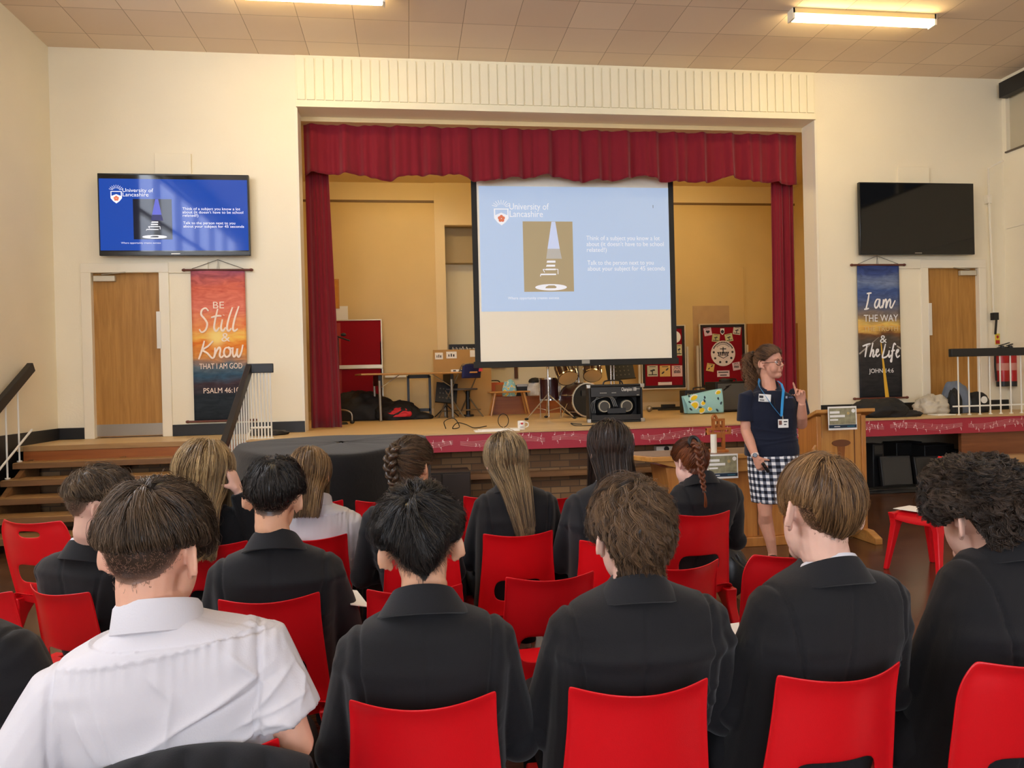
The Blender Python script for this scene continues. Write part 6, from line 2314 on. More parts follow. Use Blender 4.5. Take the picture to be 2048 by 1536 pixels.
def hand(mb, wrist, d, nrm, side, bends, L=.175, thumb=None, spread=.06):
    """wrist -> knuckles along d; nrm = back of the hand; side = +1 thumb towards cross(d, nrm)"""
    d = unit(np.array(d, float))
    nrm = unit(np.array(nrm, float) - d * np.dot(nrm, d))
    lat = np.cross(d, nrm) * side
    w = np.array(wrist, float)
    pl = L * .52
    rings = []
    for f, hw, hd in ((-.08, .024, .017), (.1, .026, .017), (.35, .034, .016), (.7, .039, .014), (1.0, .038, .011)):
        c = w + d * pl * f
        rings.append([c + lat * hw * math.cos(a) + nrm * hd * math.sin(a) for a in np.linspace(0, 2 * math.pi, 16, endpoint=False)])
    mb.loft(rings)
    out = []
    for k, (o, l, r) in enumerate(((.029, .42, .0085), (.010, .47, .009), (-.010, .44, .0085), (-.028, .35, .0075))):
        b = w + d * pl * (.97 - .04 * abs(k - 1)) + lat * o
        dd = unit(d + lat * spread * (1.5 - k))
        out.append(finger(mb, b, dd, nrm, L * l, r, bends[k]))
    tb, td = thumb or (unit(d * .75 + lat * .75 - nrm * .25), .3)
    b = w + d * pl * .3 + lat * .026 - nrm * .004
    mb.ell(w + d * pl * .3 + lat * .02, (.018, .02, .018), nu=10, nv=8)
    finger(mb, b, tb, nrm if td >= 0 else -nrm, L * .42, .0098, (abs(td) * .3, abs(td), abs(td)))
    return out


M_blazer = mat('black_blazer', (23, 23, 26), .82, .25, sheen=.12, bump=.12, bscale=420)
M_jumper = mat('black_jumper', (24, 24, 26), .9, .15, sheen=.2, bump=.3, bscale=160)
M_shirt = mat('white_shirt', (212, 209, 214), .75, .2, bump=.08, bscale=300)
M_trouser = mat('charcoal_trousers', (34, 34, 36), .85, .2, bump=.15, bscale=300)
M_shoe = mat('black_shoe', (16, 16, 16), .35)


def sup(c, hw, hd, n=28, e=2.5, roll=0.0, zx=None):
    a = np.linspace(0, 2 * math.pi, n, endpoint=False)
    ca, sa = np.cos(a), np.sin(a)
    x = np.sign(ca) * np.abs(ca) ** (2 / e) * hw
    y = np.sign(sa) * np.abs(sa) ** (2 / e) * hd
    return np.stack([c[0] + x, c[1] + y, c[2] + x * roll], 1)


def person(name_label, root, yaw, head, S, sw, cloth='blazer', skin=(222, 176, 150), hrot=(0, 0, 0), roll=0.0, sh=(0, 0), arms=None, group=None,
           hs=1.0, hair=None, hm=None, wr=0, creases=(), hands_at=None, vox=.006, collar=True, shirtband=True, hd=1.0, sleeve=None, cz=0.0):
    """a seated pupil; root is on the floor under the hips, head is the room position of the ear level"""
    R = rotm(0, 0, yaw)
    rt = np.array((root[0], root[1], 0.0))
    loc = lambda p: (np.array(p, float) - rt) @ R          # room -> own frame
    hc = loc(head)
    HM = rotm(0, 0, hrot[0]) @ rotm(hrot[1], 0, 0) @ rotm(0, hrot[2], 0)
    shc = loc((sh[0], sh[1], S))
    N = np.array((shc[0] * .5 + hc[0] * .5, shc[1] * .7 + (hc[1] - .03) * .3, S + .055))
    hip = np.array((0, 0, .5))
    # ---- body
    b = MB()
    head_parts(b, HM, hc, hs, jaw=1.0)
    nk = HM @ (np.array((0, -.024, -.07)) * hs) + hc
    b.tube([nk, (nk + N) / 2, N, N - (0, 0, .06)], np.array([.053, .053, .056, .066]) * hs, 16)
    b.loft([sup((0, 0, .44), .13, .1), sup((0, 0, .6), .12, .09), sup((shc[0] * .7, shc[1] * .7, S - .18), sw * .38, .09), sup((shc[0], shc[1], S - .06), sw * .38, .075), sup((shc[0], shc[1], S + .02), sw * .25, .06)])
    A = []
    for s in (-1, 1):
        sj = np.array((shc[0] + s * (sw / 2 - .058), shc[1], S - .047 + s * (sw / 2) * roll))
        if arms and arms.get(s) is not None:
            el, wrp = [loc(p) for p in arms[s]]
        else:
            el = np.array((shc[0] + s * (sw / 2 + .012), shc[1] + .075, S - .3))
            wrp = np.array((s * .07, shc[1] + .30, max(.56, S - .33)))
        A.append((sj, el, wrp))
        b.tube([sj, sj * .5 + el * .5, el, el * .5 + wrp * .5, wrp], [.042, .044, .036, .034, .025], 14)
        if hands_at and s in hands_at:
            d, nrm, side, bends = hands_at[s][:4]
            hand(b, wrp, np.array(d) @ R, np.array(nrm) @ R, side, bends)
        else:
            d = unit(wrp - el)
            hand(b, wrp, unit(d + np.array((-s * .3, 0, -.2))), (0, 0, 1), s * 1, [(.5, .7, .4)] * 4, L=.165)
    for s in (-1, 1):
        kn = np.array((s * .12, .42, .5))
        an = np.array((s * .12, .43, .09))
        b.tube([hip + (s * .09, 0, 0), (hip + (s * .09, 0, 0) + kn) / 2, kn, (kn + an) / 2, an, an + (0, .02, -.04)], [.075, .07, .052, .048, .032, .032], 14)
        b.tube([an + (0, -.01, -.055), an + (0, .08, -.06), an + (0, .14, -.065)], [.028, .03, .022], 10)
    o = b.build('person', skin_mat(skin), None, remesh=vox * .7 if vox < .006 else vox, relax=3)
    o.location = rt
    o.rotation_euler = (0, 0, yaw)
    tag(o, name_label, 'person', group)
    # ---- trousers and shoes
    tr = MB().ell((0, .02, .52), (sw * .42, .15, .085))
    for s in (-1, 1):
        kn = np.array((s * .125, .43, .505))
        tr.tube([hip + (s * .09, 0, .01), hip * .5 + kn * .5 + (s * .04, 0, .01), kn, kn + (0, .005, -.2), kn + (0, .0, -.40)], [.095, .09, .072, .062, .055], 14)
    tr.build('trousers', M_trouser, o, remesh=.014, relax=3)
    for s in (-1, 1):
        MB().tube([(s * .125, .38, .045), (s * .125, .47, .05), (s * .125, .57, .035), (s * .125, .62, .03)], [.035, .042, .04, .022], 12).build('shoe', M_shoe, o)
    # ---- upper garment
    m = {'blazer': M_blazer, 'jumper': M_jumper, 'shirt': M_shirt}[cloth]
    g = MB()
    f = {'blazer': 1.0, 'jumper': .96, 'shirt': .96}[cloth] * hd
    lv = [(.43, .90, .148), (.53, .88, .145), (.66, .88, .138), (S - .15, .93, .132), (S - .085, .95, .122), (S - .035, .93, .108), (S + .0, .85, .096), (S + .02, .68, .087), (S + .037, .47, .078), (S + .052, .32, .071), (S + .066, .28, .066)]
    rings = []
    for z, w_, d_ in lv:
        k = min(1, max(0, (z - .43) / (S - .43)))
        c = hip * (1 - k) + shc * k
        c = np.array((c[0], c[1] - .012 * math.sin(k * math.pi), z))
        if z > S:
            q = (z - S) / .066
            c[:2] = c[:2] * (1 - q) + N[:2] * q
        rings.append(sup(c, w_ * sw / 2, d_ * f, 32, 2.6 if z < S else 2.2, roll * k))
    g.loft(rings)
    short = cloth == 'shirt'
    sl = sleeve or {}
    for s, (sj, el, wrp) in zip((-1, 1), A):
        up = unit(el - sj)
        rr = np.array([.061, .063, .058, .054, .047, .04]) * f
        top = sj + np.array((s * -.03, 0, .012))
        if short:
            e = sj + (el - sj) * sl.get(s, .66)
            g.tube([top, sj, sj * .5 + e * .5, e], np.array([.056, .064, .068, .07]), 16)
        else:
            g.tube([top, sj, sj * .55 + el * .45, el, el * .45 + wrp * .55, wrp - unit(wrp - el) * .0], rr, 16)
            g.ell(el, rr[3] * 1.02)
    go = g.build(cloth, m, o, remesh=vox if cloth != 'shirt' else vox * .75, relax=5)
    me = bake(go)
    P, nr = mesh_co(me)
    dsp = fbm(P * np.array((1, 1, .8)), wr + 1, 16, 3) * .0036
    back = sstep(.1, .5, -nr[:, 1])
    ax = np.abs(P[:, 0] - shc[0])
    xa = sw / 2 - .052
    if cloth == 'blazer':
        zc = P[:, 0] - (shc[0] + (hip[0] - shc[0]) * np.clip((S - P[:, 2]) / (S - .5), 0, 1))
        dsp -= .0036 * np.exp(-(zc / .0045) ** 2) * back * (P[:, 2] < S + .06)
        arm = (P[:, 2] > S - .25)
        xs = xa - .02 * np.clip((S - P[:, 2]) / .2, 0, 1)
        dsp -= .006 * np.exp(-((ax - xs) / .005) ** 2) * arm
        dsp += .004 * np.exp(-((ax - xs - .016) / .014) ** 2) * arm
        for s in (-1, 1):      # drag lines from the armpits
            for k, (dz, sl) in enumerate(((.17, .25), (.21, .12), (.26, -.05))):
                u_ = (P[:, 0] - shc[0]) * s
                line = S - dz - (xa - u_) * sl
                dsp += .0055 * np.exp(-((P[:, 2] - line) / .007) ** 2) * sstep(.02, xa, u_) * sstep(xa + .025, xa - .02, u_) * back
        dsp += .007 * back * np.exp(-((P[:, 2] - (.80 + .03)) / .02) ** 2) * (1 + fbm(P, wr, 9, 2))
    if cloth in ('shirt', 'jumper'):
        dsp += np.abs(fbm(P * np.array((1.0, 1, .55)), wr + 9, 13, 3)) * (.010 if cloth == 'shirt' else .004) * (P[:, 2] < S + .02)
    if cloth == 'shirt':
        yz = S + .005
        t_ = P[:, 2] - (yz + (P[:, 0] - shc[0]) * roll)
        dsp += .0045 * sstep(-.003, .003, t_) * back
        gath = np.sin((P[:, 0]) * 300 + 2 * np.sin(P[:, 0] * 40)) * .002
        dsp += gath * back * np.exp(-np.maximum(0, -t_) / .03) * (t_ < .004)
        xs = xa + .005
        dsp -= .006 * np.exp(-((ax - xs) / .005) ** 2) * (P[:, 2] > S - .2) * (nr[:, 1] < .3)
    for (x0, z0, x1, z1, w_, a_) in creases:
        a0, d0 = np.array((x0, z0)), np.array((x1 - x0, z1 - z0))
        L2 = d0 @ d0
        q = P[:, [0, 2]] - a0
        u_ = np.clip(q @ d0 / L2, 0, 1)
        ds = q - u_[:, None] * d0
        dsp += a_ * np.exp(-np.sqrt((ds ** 2).sum(1)) / w_) * np.sin(np.pi * np.clip(u_ * .94 + .03, 0, 1)) * back
    P = P + nr * dsp[:, None]
    me.vertices.foreach_set('co', P.astype(np.float32).ravel())
    me.update()
    # ---- collars
    zt = S + .088 + cz
    if cloth == 'blazer' and collar:
        collar_strip(N, zt, .064, .075, 2.2, go, M_blazer, tall=.04, out=.03)
        if shirtband:
            collar_strip(N, zt + .006, .057, .07, 2.5, o, M_shirt, 'shirt_collar', tall=.03, out=.004, th=.003)
    if cloth == 'shirt':
        collar_strip(N, zt + .02, .0625, .05, 2.6, go, M_shirt, tall=.04, out=.007, th=.004)
    if cloth == 'jumper':
        collar_strip(N, S + .07, .066, .05, 3.1, go, M_jumper, 'neckband', tall=.018, out=.003)
    # ---- hair
    if hair:
        H = Hair()
        rng = np.random.default_rng(wr + 77)
        hair(H, rng, lambda p: (HM.T @ ((loc(p) - hc))) / hs)
        H.build(hm, o, HM, hc, hs)
    return o, loc, HM, hc

# ---------------------------------------------------------------- haircuts
HM_ = {'dark_brown': hair_mat('hair_dark_brown', (36, 27, 21), (122, 98, 76), (222, 168, 142)), 'black': hair_mat('hair_black', (13, 12, 12), (58, 52, 48)),
       'brown': hair_mat('hair_brown', (38, 26, 18), (126, 97, 70)), 'fair': hair_mat('hair_fair_brown', (62, 42, 27), (180, 138, 92)),
       'curly': hair_mat('hair_curly_dark', (20, 15, 13), (84, 68, 56)), 'short': hair_mat('hair_short_brown', (52, 40, 30), (140, 116, 90), (216, 170, 146)),
       'blonde': hair_mat('hair_blonde', (84, 62, 40), (204, 172, 122)), 'ash': hair_mat('hair_ash_blonde', (70, 54, 38), (190, 160, 116)), 'light': hair_mat('hair_light_brown', (78, 56, 36), (168, 132, 88)),
       'espresso': hair_mat('hair_espresso', (22, 16, 14), (78, 60, 50)), 'auburn': hair_mat('hair_auburn', (60, 26, 14), (150, 84, 46)), 'mid': hair_mat('hair_mid_brown', (40, 29, 21), (116, 88, 62))}
HL = [(0, .08), (40, .065), (68, .02), (84, .03), (106, .03), (120, -.02), (140, -.05), (180, -.06)]


def ST(**k):
    d = dict(pole=(0, -.5, .86), hairline=HL, bulk=[(0, -.02), (180, -.02)], top=.03, side=.0022, seed=1, L=.085, soft=.015, fade=.045)
    d.update(k)
    return d


def cut(st):
    return lambda H, rng, loc: short_hair(H, st, rng)


def locks(st, more=None):
    def f(H, rng, loc):
        long_hair(H, st, rng)
        if more:
            more(H, rng, loc)
    return f


S_A1 = ST(pole=(.05, -.42, .9), bulk=[(0, .0), (60, .0), (80, .03), (100, .036), (180, .03)], top=.02, L=.1, soft=.006, fade=.075, undercut=.02, nside=1500,  flow=.12, mess=.07, fall=.0015, n=760, seed=3, lock=.003, hairline=[(0, .08), (40, .05), (68, .0), (84, .02), (106, .02), (120, -.03), (140, -.058), (180, -.07)])
S_A2 = ST(bulk=[(0, .02), (60, .005), (80, .03), (142, .034), (160, .0), (180, -.032)], top=.027, L=.085, soft=.03, flick=.011, flow=.45, mess=.2, lump=.2, seed=5, n=800, undercut=.0, lobes=lambda d: .012 * sstep(.1, .8, -d[..., 0]) * sstep(.5, -.2, d[..., 2]))
S_A3 = ST(pole=(0, -.45, .9), hairline=[(0, .08), (40, .06), (68, .0), (84, .0), (106, .0), (118, -.06), (140, -.1), (180, -.115)], bulk=[(0, .0), (70, .0), (84, .02), (122, .018), (145, -.09), (180, -.13)], top=.027, L=.12, soft=.02, flick=.01, flow=.4, mess=.09, wave=.55, wfreq=5, fall=.002, curl=(.006, .9), per=30, lock=.0032, seed=7, n=700, lobes=lambda d: -.009 * np.abs(d[..., 0]), sides=False)
S_A4 = ST(pole=(.03, -.3, .95), hairline=[(0, .08), (40, .05), (68, -.0), (84, .012), (106, .012), (120, -.03), (140, -.05), (180, -.06)], bulk=[(0, .0), (66, .0), (82, .034), (136, .032), (152, -.015), (180, -.03)], top=.015, L=.12, soft=.014, flow=.1, mess=.06, fall=.001, swirl=.5, seed=9, n=900, lock=.0026, lobes=lambda d: -.009 * np.abs(d[..., 0]))
S_A5 = ST(pole=(0, -.35, .92), hairline=[(0, .08), (40, .06), (68, .0), (84, .02), (106, .02), (120, -.04), (140, -.065), (180, -.075)], bulk=[(0, .0), (66, .005), (82, .032), (122, .03), (142, -.045), (180, -.08)], top=.034, L=.085, soft=.025, flick=.008, flow=.6, mess=.22, lump=.3, wave=.9, wfreq=7, curl=(.0095, 1.25), seed=11, n=640, per=30, lock=.003, sides=False)
S_B1 = ST(bulk=[(0, .02), (95, .04), (180, .035)], top=.017, L=.07, soft=.01, fade=.075, undercut=.03, nside=1500,  flow=.2, mess=.12, seed=13, q=.6, r=.0009)
S_B2 = ST(bulk=[(0, .02), (60, .01), (82, .034), (108, .034), (130, .01), (180, -.005)], top=.017, L=.075, soft=.025, flow=.15, mess=.08, fade=.05, seed=15, q=.7, r=.0008, hairline=[(0, .08), (40, .065), (68, .02), (84, .03), (106, .03), (120, -.03), (140, -.058), (180, -.068)])
S_C3 = ST(pole=(-.2, -.9, .3), hairline=[(0, .085), (40, .07), (68, .03), (84, .02), (106, .0), (120, -.03), (140, -.05), (180, -.06)], bulk=[(0, -.1), (180, -.12)], top=.011, L=.09, flow=.12, mess=.05, seed=17, q=.7, r=.001, sides=False, fademax=.3)
S_C6 = ST(pole=(.16, -.82, .55), hairline=[(0, .085), (40, .07), (68, .03), (84, .02), (106, .02), (120, -.02), (140, -.045), (180, -.055)], bulk=[(0, -.1), (180, -.12)], top=.009, L=.1, flow=.06, mess=.03, seed=19, q=.7, r=.001, sides=False, fademax=.3)
L_C1 = dict(pole=(.12, .1, 1), len=.30, thick=.036, tipw=1.0, yback=-.115, seed=21, n=560, r=.0012, shift=.0, wave=.006, front=1.9, lock=.006)
L_C2 = dict(pole=(0, .2, 1), len=.16, thick=.016, tipw=.8, yback=-.115, seed=23, n=420, r=.0012, front=1.7)
L_C4 = dict(pole=(-.1, .1, 1), len=.30, thick=.021, tipw=.42, yback=-.125, shift=.045, seed=25, n=560, r=.0011, front=1.75, slope=-.035, lock=.005)
L_C5 = dict(pole=(.1, .25, 1), len=.32, thick=.016, tipw=.85, yback=-.12, shift=-.02, seed=27, n=520, r=.0011, front=1.7, slope=-.03, wave=.002)


def plait_c3(H, rng, loc):
    short_hair(H, S_C3, rng)
    plait(H, [(-.02, -.1, .095), (-.028, -.122, .05), (-.03, -.122, .0), (-.024, -.105, -.05), (-.012, -.1, -.09), (.0, -.105, -.12)], .022, .0165, 2.6, rng, .8, 12, .0024)


def plait_c6(H, rng, loc):
    short_hair(H, S_C6, rng)
    pts = [loc(AT(px, py, Y)) for px, py, Y in ((1388, 886, 3.49), (1397, 900, 3.44), (1401, 930, 3.425), (1405, 960, 3.41), (1409, 985, 3.40))]
    plait(H, pts, .017, .0145, 3.2, rng, .5, 12, .002)
    tail = crom([loc(AT(px, py, 3.395)) for px, py in ((1409, 984), (1411, 1000), (1411, 1014))], 5)
    of = [tail + rng.normal(0, .004, 3) * np.linspace(.3, 1, len(tail))[:, None] for _ in range(40)]
    H.add(*strands(np.array(of), .0018, np.clip(rng.normal(.55, .2, 40), 0, 1)))


def root(k, f=.01):
    p = CH[k].location
    a = CH[k].rotation_euler.z
    return (p.x - math.sin(a) * f, p.y + math.cos(a) * f)


def W(px, py, Y):
    return tuple(AT(px, py, Y))


rd = math.radians
SK = dict(a=(226, 172, 146), b=(216, 164, 132), c=(222, 178, 158), d=(198, 146, 112), p=(236, 190, 172))
# nearest row
a1e = AT(590, 1490, 1.47)
a1l = AT(0, 1610, 1.42)
A1 = person('person in a white shirt with dark brown cropped hair, at the lower left', root('A1'), rd(6), W(312, 1112, 1.46), .975, .44, 'shirt', SK['a'], (rd(-22), rd(-6), rd(2)), .12, AT(325, 1270, 1.46)[:2],
            arms={1: (a1e, a1e + Vector((-.06, .24, -.06))), -1: (a1l, a1l + Vector((-.05, .2, -.06)))}, hs=.99, sleeve={1: .70, -1: 1.0}, hair=cut(S_A1), hm=HM_['dark_brown'], wr=1, vox=.0052,
            creases=[(-.16, .78, .14, .95, .009, .013), (-.12, .72, .17, .86, .009, .013), (.0, .76, .18, .80, .009, .012), (-.1, .82, .15, .93, .006, -.007), (.06, .84, .2, .885, .006, .008), (-.16, .93, -.11, .76, .008, .011), (-.19, .90, -.15, .80, .008, .010), (.17, .94, .08, .84, .008, .011), (-.03, .93, -.05, .80, .007, .009), (.1, .85, .19, .83, .009, .012), (.05, .98, .13, .90, .006, .008), (-.08, .97, -.02, .9, .007, .006), (.19, 1.0, .175, .84, .009, .010), (.215, 1.0, .20, .86, .008, .009)])
person('person in a black blazer with tousled black hair in the nearest row', root('A2'), rd(-2), W(842, 1098, 1.76), .898, .40, 'blazer', SK['b'], (rd(2), rd(-3), rd(-5)), 0.02, AT(852, 1250, 1.71)[:2], hs=1.0, hair=cut(S_A2), hm=HM_['black'], wr=2, cz=.024, vox=.0055, shirtband=False)
person('person in a black blazer with wavy brown collar length hair in the nearest row', root('A3'), rd(-3), W(1262, 1078, 1.74), .918, .425, 'blazer', SK['c'], (rd(10), rd(-2), rd(2)), .03, AT(1275, 1225, 1.70)[:2], hs=1.0, hair=cut(S_A3), hm=HM_['brown'], wr=3, vox=.0055, shirtband=False)
person('person in a black blazer with fair brown bowl cut hair in the nearest row', root('A4'), rd(3), W(1637, 1030, 1.68), .945, .405, 'blazer', SK['c'], (rd(1), rd(-3), rd(6)), .03, AT(1660, 1200, 1.67)[:2], hs=1.04, hair=cut(S_A4), hm=HM_['fair'], wr=4, cz=-.004, vox=.0055)
person('person in a black blazer with dark curly hair at the right edge', root('A5'), rd(2), W(1958, 1036, 1.70), .972, .42, 'blazer', SK['c'], (rd(9), rd(-8), rd(-6)), -.02, AT(2045, 1180, 1.66)[:2], hs=1.02, hair=cut(S_A5), hm=HM_['curly'], wr=5, vox=.0055)
person('person in a black blazer at the lower left edge, only the sleeve in the frame', root('A0'), rd(-6), W(-140, 1080, 1.78), .93, .42, 'blazer', SK['b'], (0, 0, 0), 0, AT(-128, 1290, 1.76)[:2], hs=1.0, hair=cut(dict(S_B1, seed=31)), hm=HM_['short'], wr=6, vox=.007)
# second row
person('person in a black blazer with faded brown hair, second row left', root('B1', .03), rd(-28), W(200, 1014, 2.72), .86, .42, 'blazer', SK['c'], (rd(-38), rd(-6), 0), 0, AT(172, 1110, 2.80)[:2], hs=1.0, hair=cut(S_B1), hm=HM_['short'], wr=7, vox=.007)
person('person in a black blazer with neat short black hair in the second row', root('B2'), rd(2), W(549, 1001, 2.52), .89, .425, 'blazer', SK['b'], (rd(-6), rd(-8), rd(4)), 0, AT(552, 1115, 2.53)[:2], hs=1.0, hair=cut(S_B2), hm=HM_['black'], wr=8, cz=.022, vox=.007, shirtband=False)
# third row
hnd = AT(478, 985, 3.28)
c1e = AT(505, 1060, 3.3)
person('person in a black jumper with long streaked blonde hair touching it with one hand', root('C1'), rd(-4), W(408, 955, 3.3), .905, .37, 'jumper', SK['c'], (rd(-8), rd(-6), 0), 0, AT(430, 1030, 3.34)[:2], arms={1: (c1e, hnd), -1: None}, hs=.98, hair=locks(L_C1), hm=HM_['blonde'], wr=9, vox=.008,
       hands_at={1: ((-.3, -.1, .95), (.95, -.25, .1), -1, [(.25, .4, .3), (.4, .6, .4), (.6, .8, .5), (.7, 1.0, .6)])})
person('person in a white short sleeved shirt with straight light brown hair in the third row', root('C2'), rd(0), W(619, 955, 3.46), .872, .36, 'shirt', SK['d'], (rd(-6), rd(-12), 0), 0, AT(640, 1040, 3.46)[:2], hs=.96, hair=locks(L_C2), hm=HM_['light'], wr=10, vox=.007)
person('person in a black blazer with brown hair braided up, turning right, in the third row', root('C3'), rd(-2), W(824, 934, 3.25), .925, .37, 'blazer', SK['d'], (rd(-32), rd(-4), 0), 0, AT(812, 1010, 3.2)[:2], hs=.96, hair=plait_c3, hm=HM_['mid'], wr=11, vox=.008)
person('person in a black blazer with long straight blonde hair in the third row', root('C4'), rd(0), W(1012, 926, 3.42), .93, .385, 'blazer', SK['c'], (rd(4), rd(-6), 0), 0, AT(1032, 1000, 3.38)[:2], hs=.97, hair=locks(L_C4), hm=HM_['ash'], wr=12, vox=.007)
person('person in a black blazer with long straight dark brown hair in the third row', root('C5'), rd(-3), W(1220, 903, 3.2), .945, .38, 'blazer', SK['c'], (rd(6), rd(-3), 0), 0, AT(1216, 1000, 3.16)[:2], hs=.97, hair=locks(L_C5), hm=HM_['espresso'], wr=13, vox=.008)
o, loc, HMx, hcx = person('person in a black blazer with an auburn plait, head bent, in the third row', root('C6', .04), rd(4), W(1380, 928, 3.62), .895, .375, 'blazer', SK['p'], (rd(18), rd(-14), rd(6)), 0, AT(1413, 1000, 3.60)[:2], hs=.95, hair=plait_c6, hm=HM_['auburn'], wr=14, vox=.007, shirtband=False)
p = loc(AT(1388, 884, 3.505))
MB().tube([(p[0] + .024 * math.cos(a), p[1] + .01 * math.sin(a), p[2] + .024 * math.sin(a)) for a in np.linspace(0, 6.28, 18)], .009, 8).build('hair_tie', M_black, o)
p = loc(AT(1409, 984, 3.40))
MB().ell(p, (.009, .009, .007), nu=10, nv=6).build('hair_tie', M_black, o)

# ---- jacket over the white shirted boy's chair
c = CH['A1'].location


def jk(u, v):
    x = (u - .5) * .41 + .01 * math.sin(v * 9)
    bulge = .03 * math.sin(u * 21) * min(1, abs(v - .5) * 3) + .012 * math.sin(u * 40 + v * 8)
    top = .825 - .05 * abs(u - .5) ** 2 * 4
    s = (v - .5) * 2
    if abs(s) < .12:
        y, z = -.275 + s * .35, top - 12 * s * s * .1
    else:
        y = -.275 + math.copysign(.05 + .05 * (abs(s) - .12), s)
        z = top - .017 - (abs(s) - .12) * (.42 if s < 0 else .3)
    return (x * (1 + .15 * abs(s)), y - (bulge if s < 0 else 0), z)


o = MB().grid(jk, 44, 40).build('draped_jacket', M_blazer, None, smooth=True, solid=.012, subsurf=1)
o.location = (c.x, c.y, 0)
o.rotation_euler = (0, 0, rd(6))
tag(o, 'black blazer hung over the chair behind the white shirted boy', 'jacket')
# loose things among the chairs
p = AT(708, 1196, 2.6)
o = tag(MB().box(-.035, .035, -.06, .06, 0, .003, M=rotm(.25, .3, .5)).xf(np.eye(3), (p.x, p.y, p.z)).build('folded_paper', M_paper, None, smooth=False), 'folded white paper held beside the neat black haired boy', 'paper')
p = AZ(728, 1190, .2)
heap('school_bag', 'shiny black school bag on the floor behind the white shirted girl', 'bag', (p.x + .02, p.y + .1, 0), (.16, .14, .3), mat('bag_nylon', (20, 20, 23), .35), 71, 6, .2)
p = AZ(948, 1160, .2)
heap('school_bag', 'black school bag on the floor left of the blonde girl', 'bag', (p.x, p.y + .1, 0), (.1, .13, .3), mat('bag_nylon', (20, 20, 23), .35), 72, 6, .2)
p = AZ(1488, 1180, .1)
t = thing('school_bag', 'black school bag with loose straps beside the auburn plaited girl', 'bag', (p.x + .02, p.y + .15, 0))
e = MB().ell((p.x + .0, p.y + .2, .17), (.12, .1, .17), nu=28, nv=16).build('bag_body', mat('bag_nylon', (20, 20, 23), .35), t)
MB().tube(crom([(p.x - .02, p.y + .12, .28), (p.x + .04, p.y + .02, .2), (p.x + .1, p.y - .02, .06), (p.x + .18, p.y + .0, .012)]), .01, 6, flat=.4).tube(crom([(p.x + .02, p.y + .12, .3), (p.x + .1, p.y + .05, .2), (p.x + .16, p.y + .04, .1)]), .009, 6, flat=.4).build('strap', M_black, t)

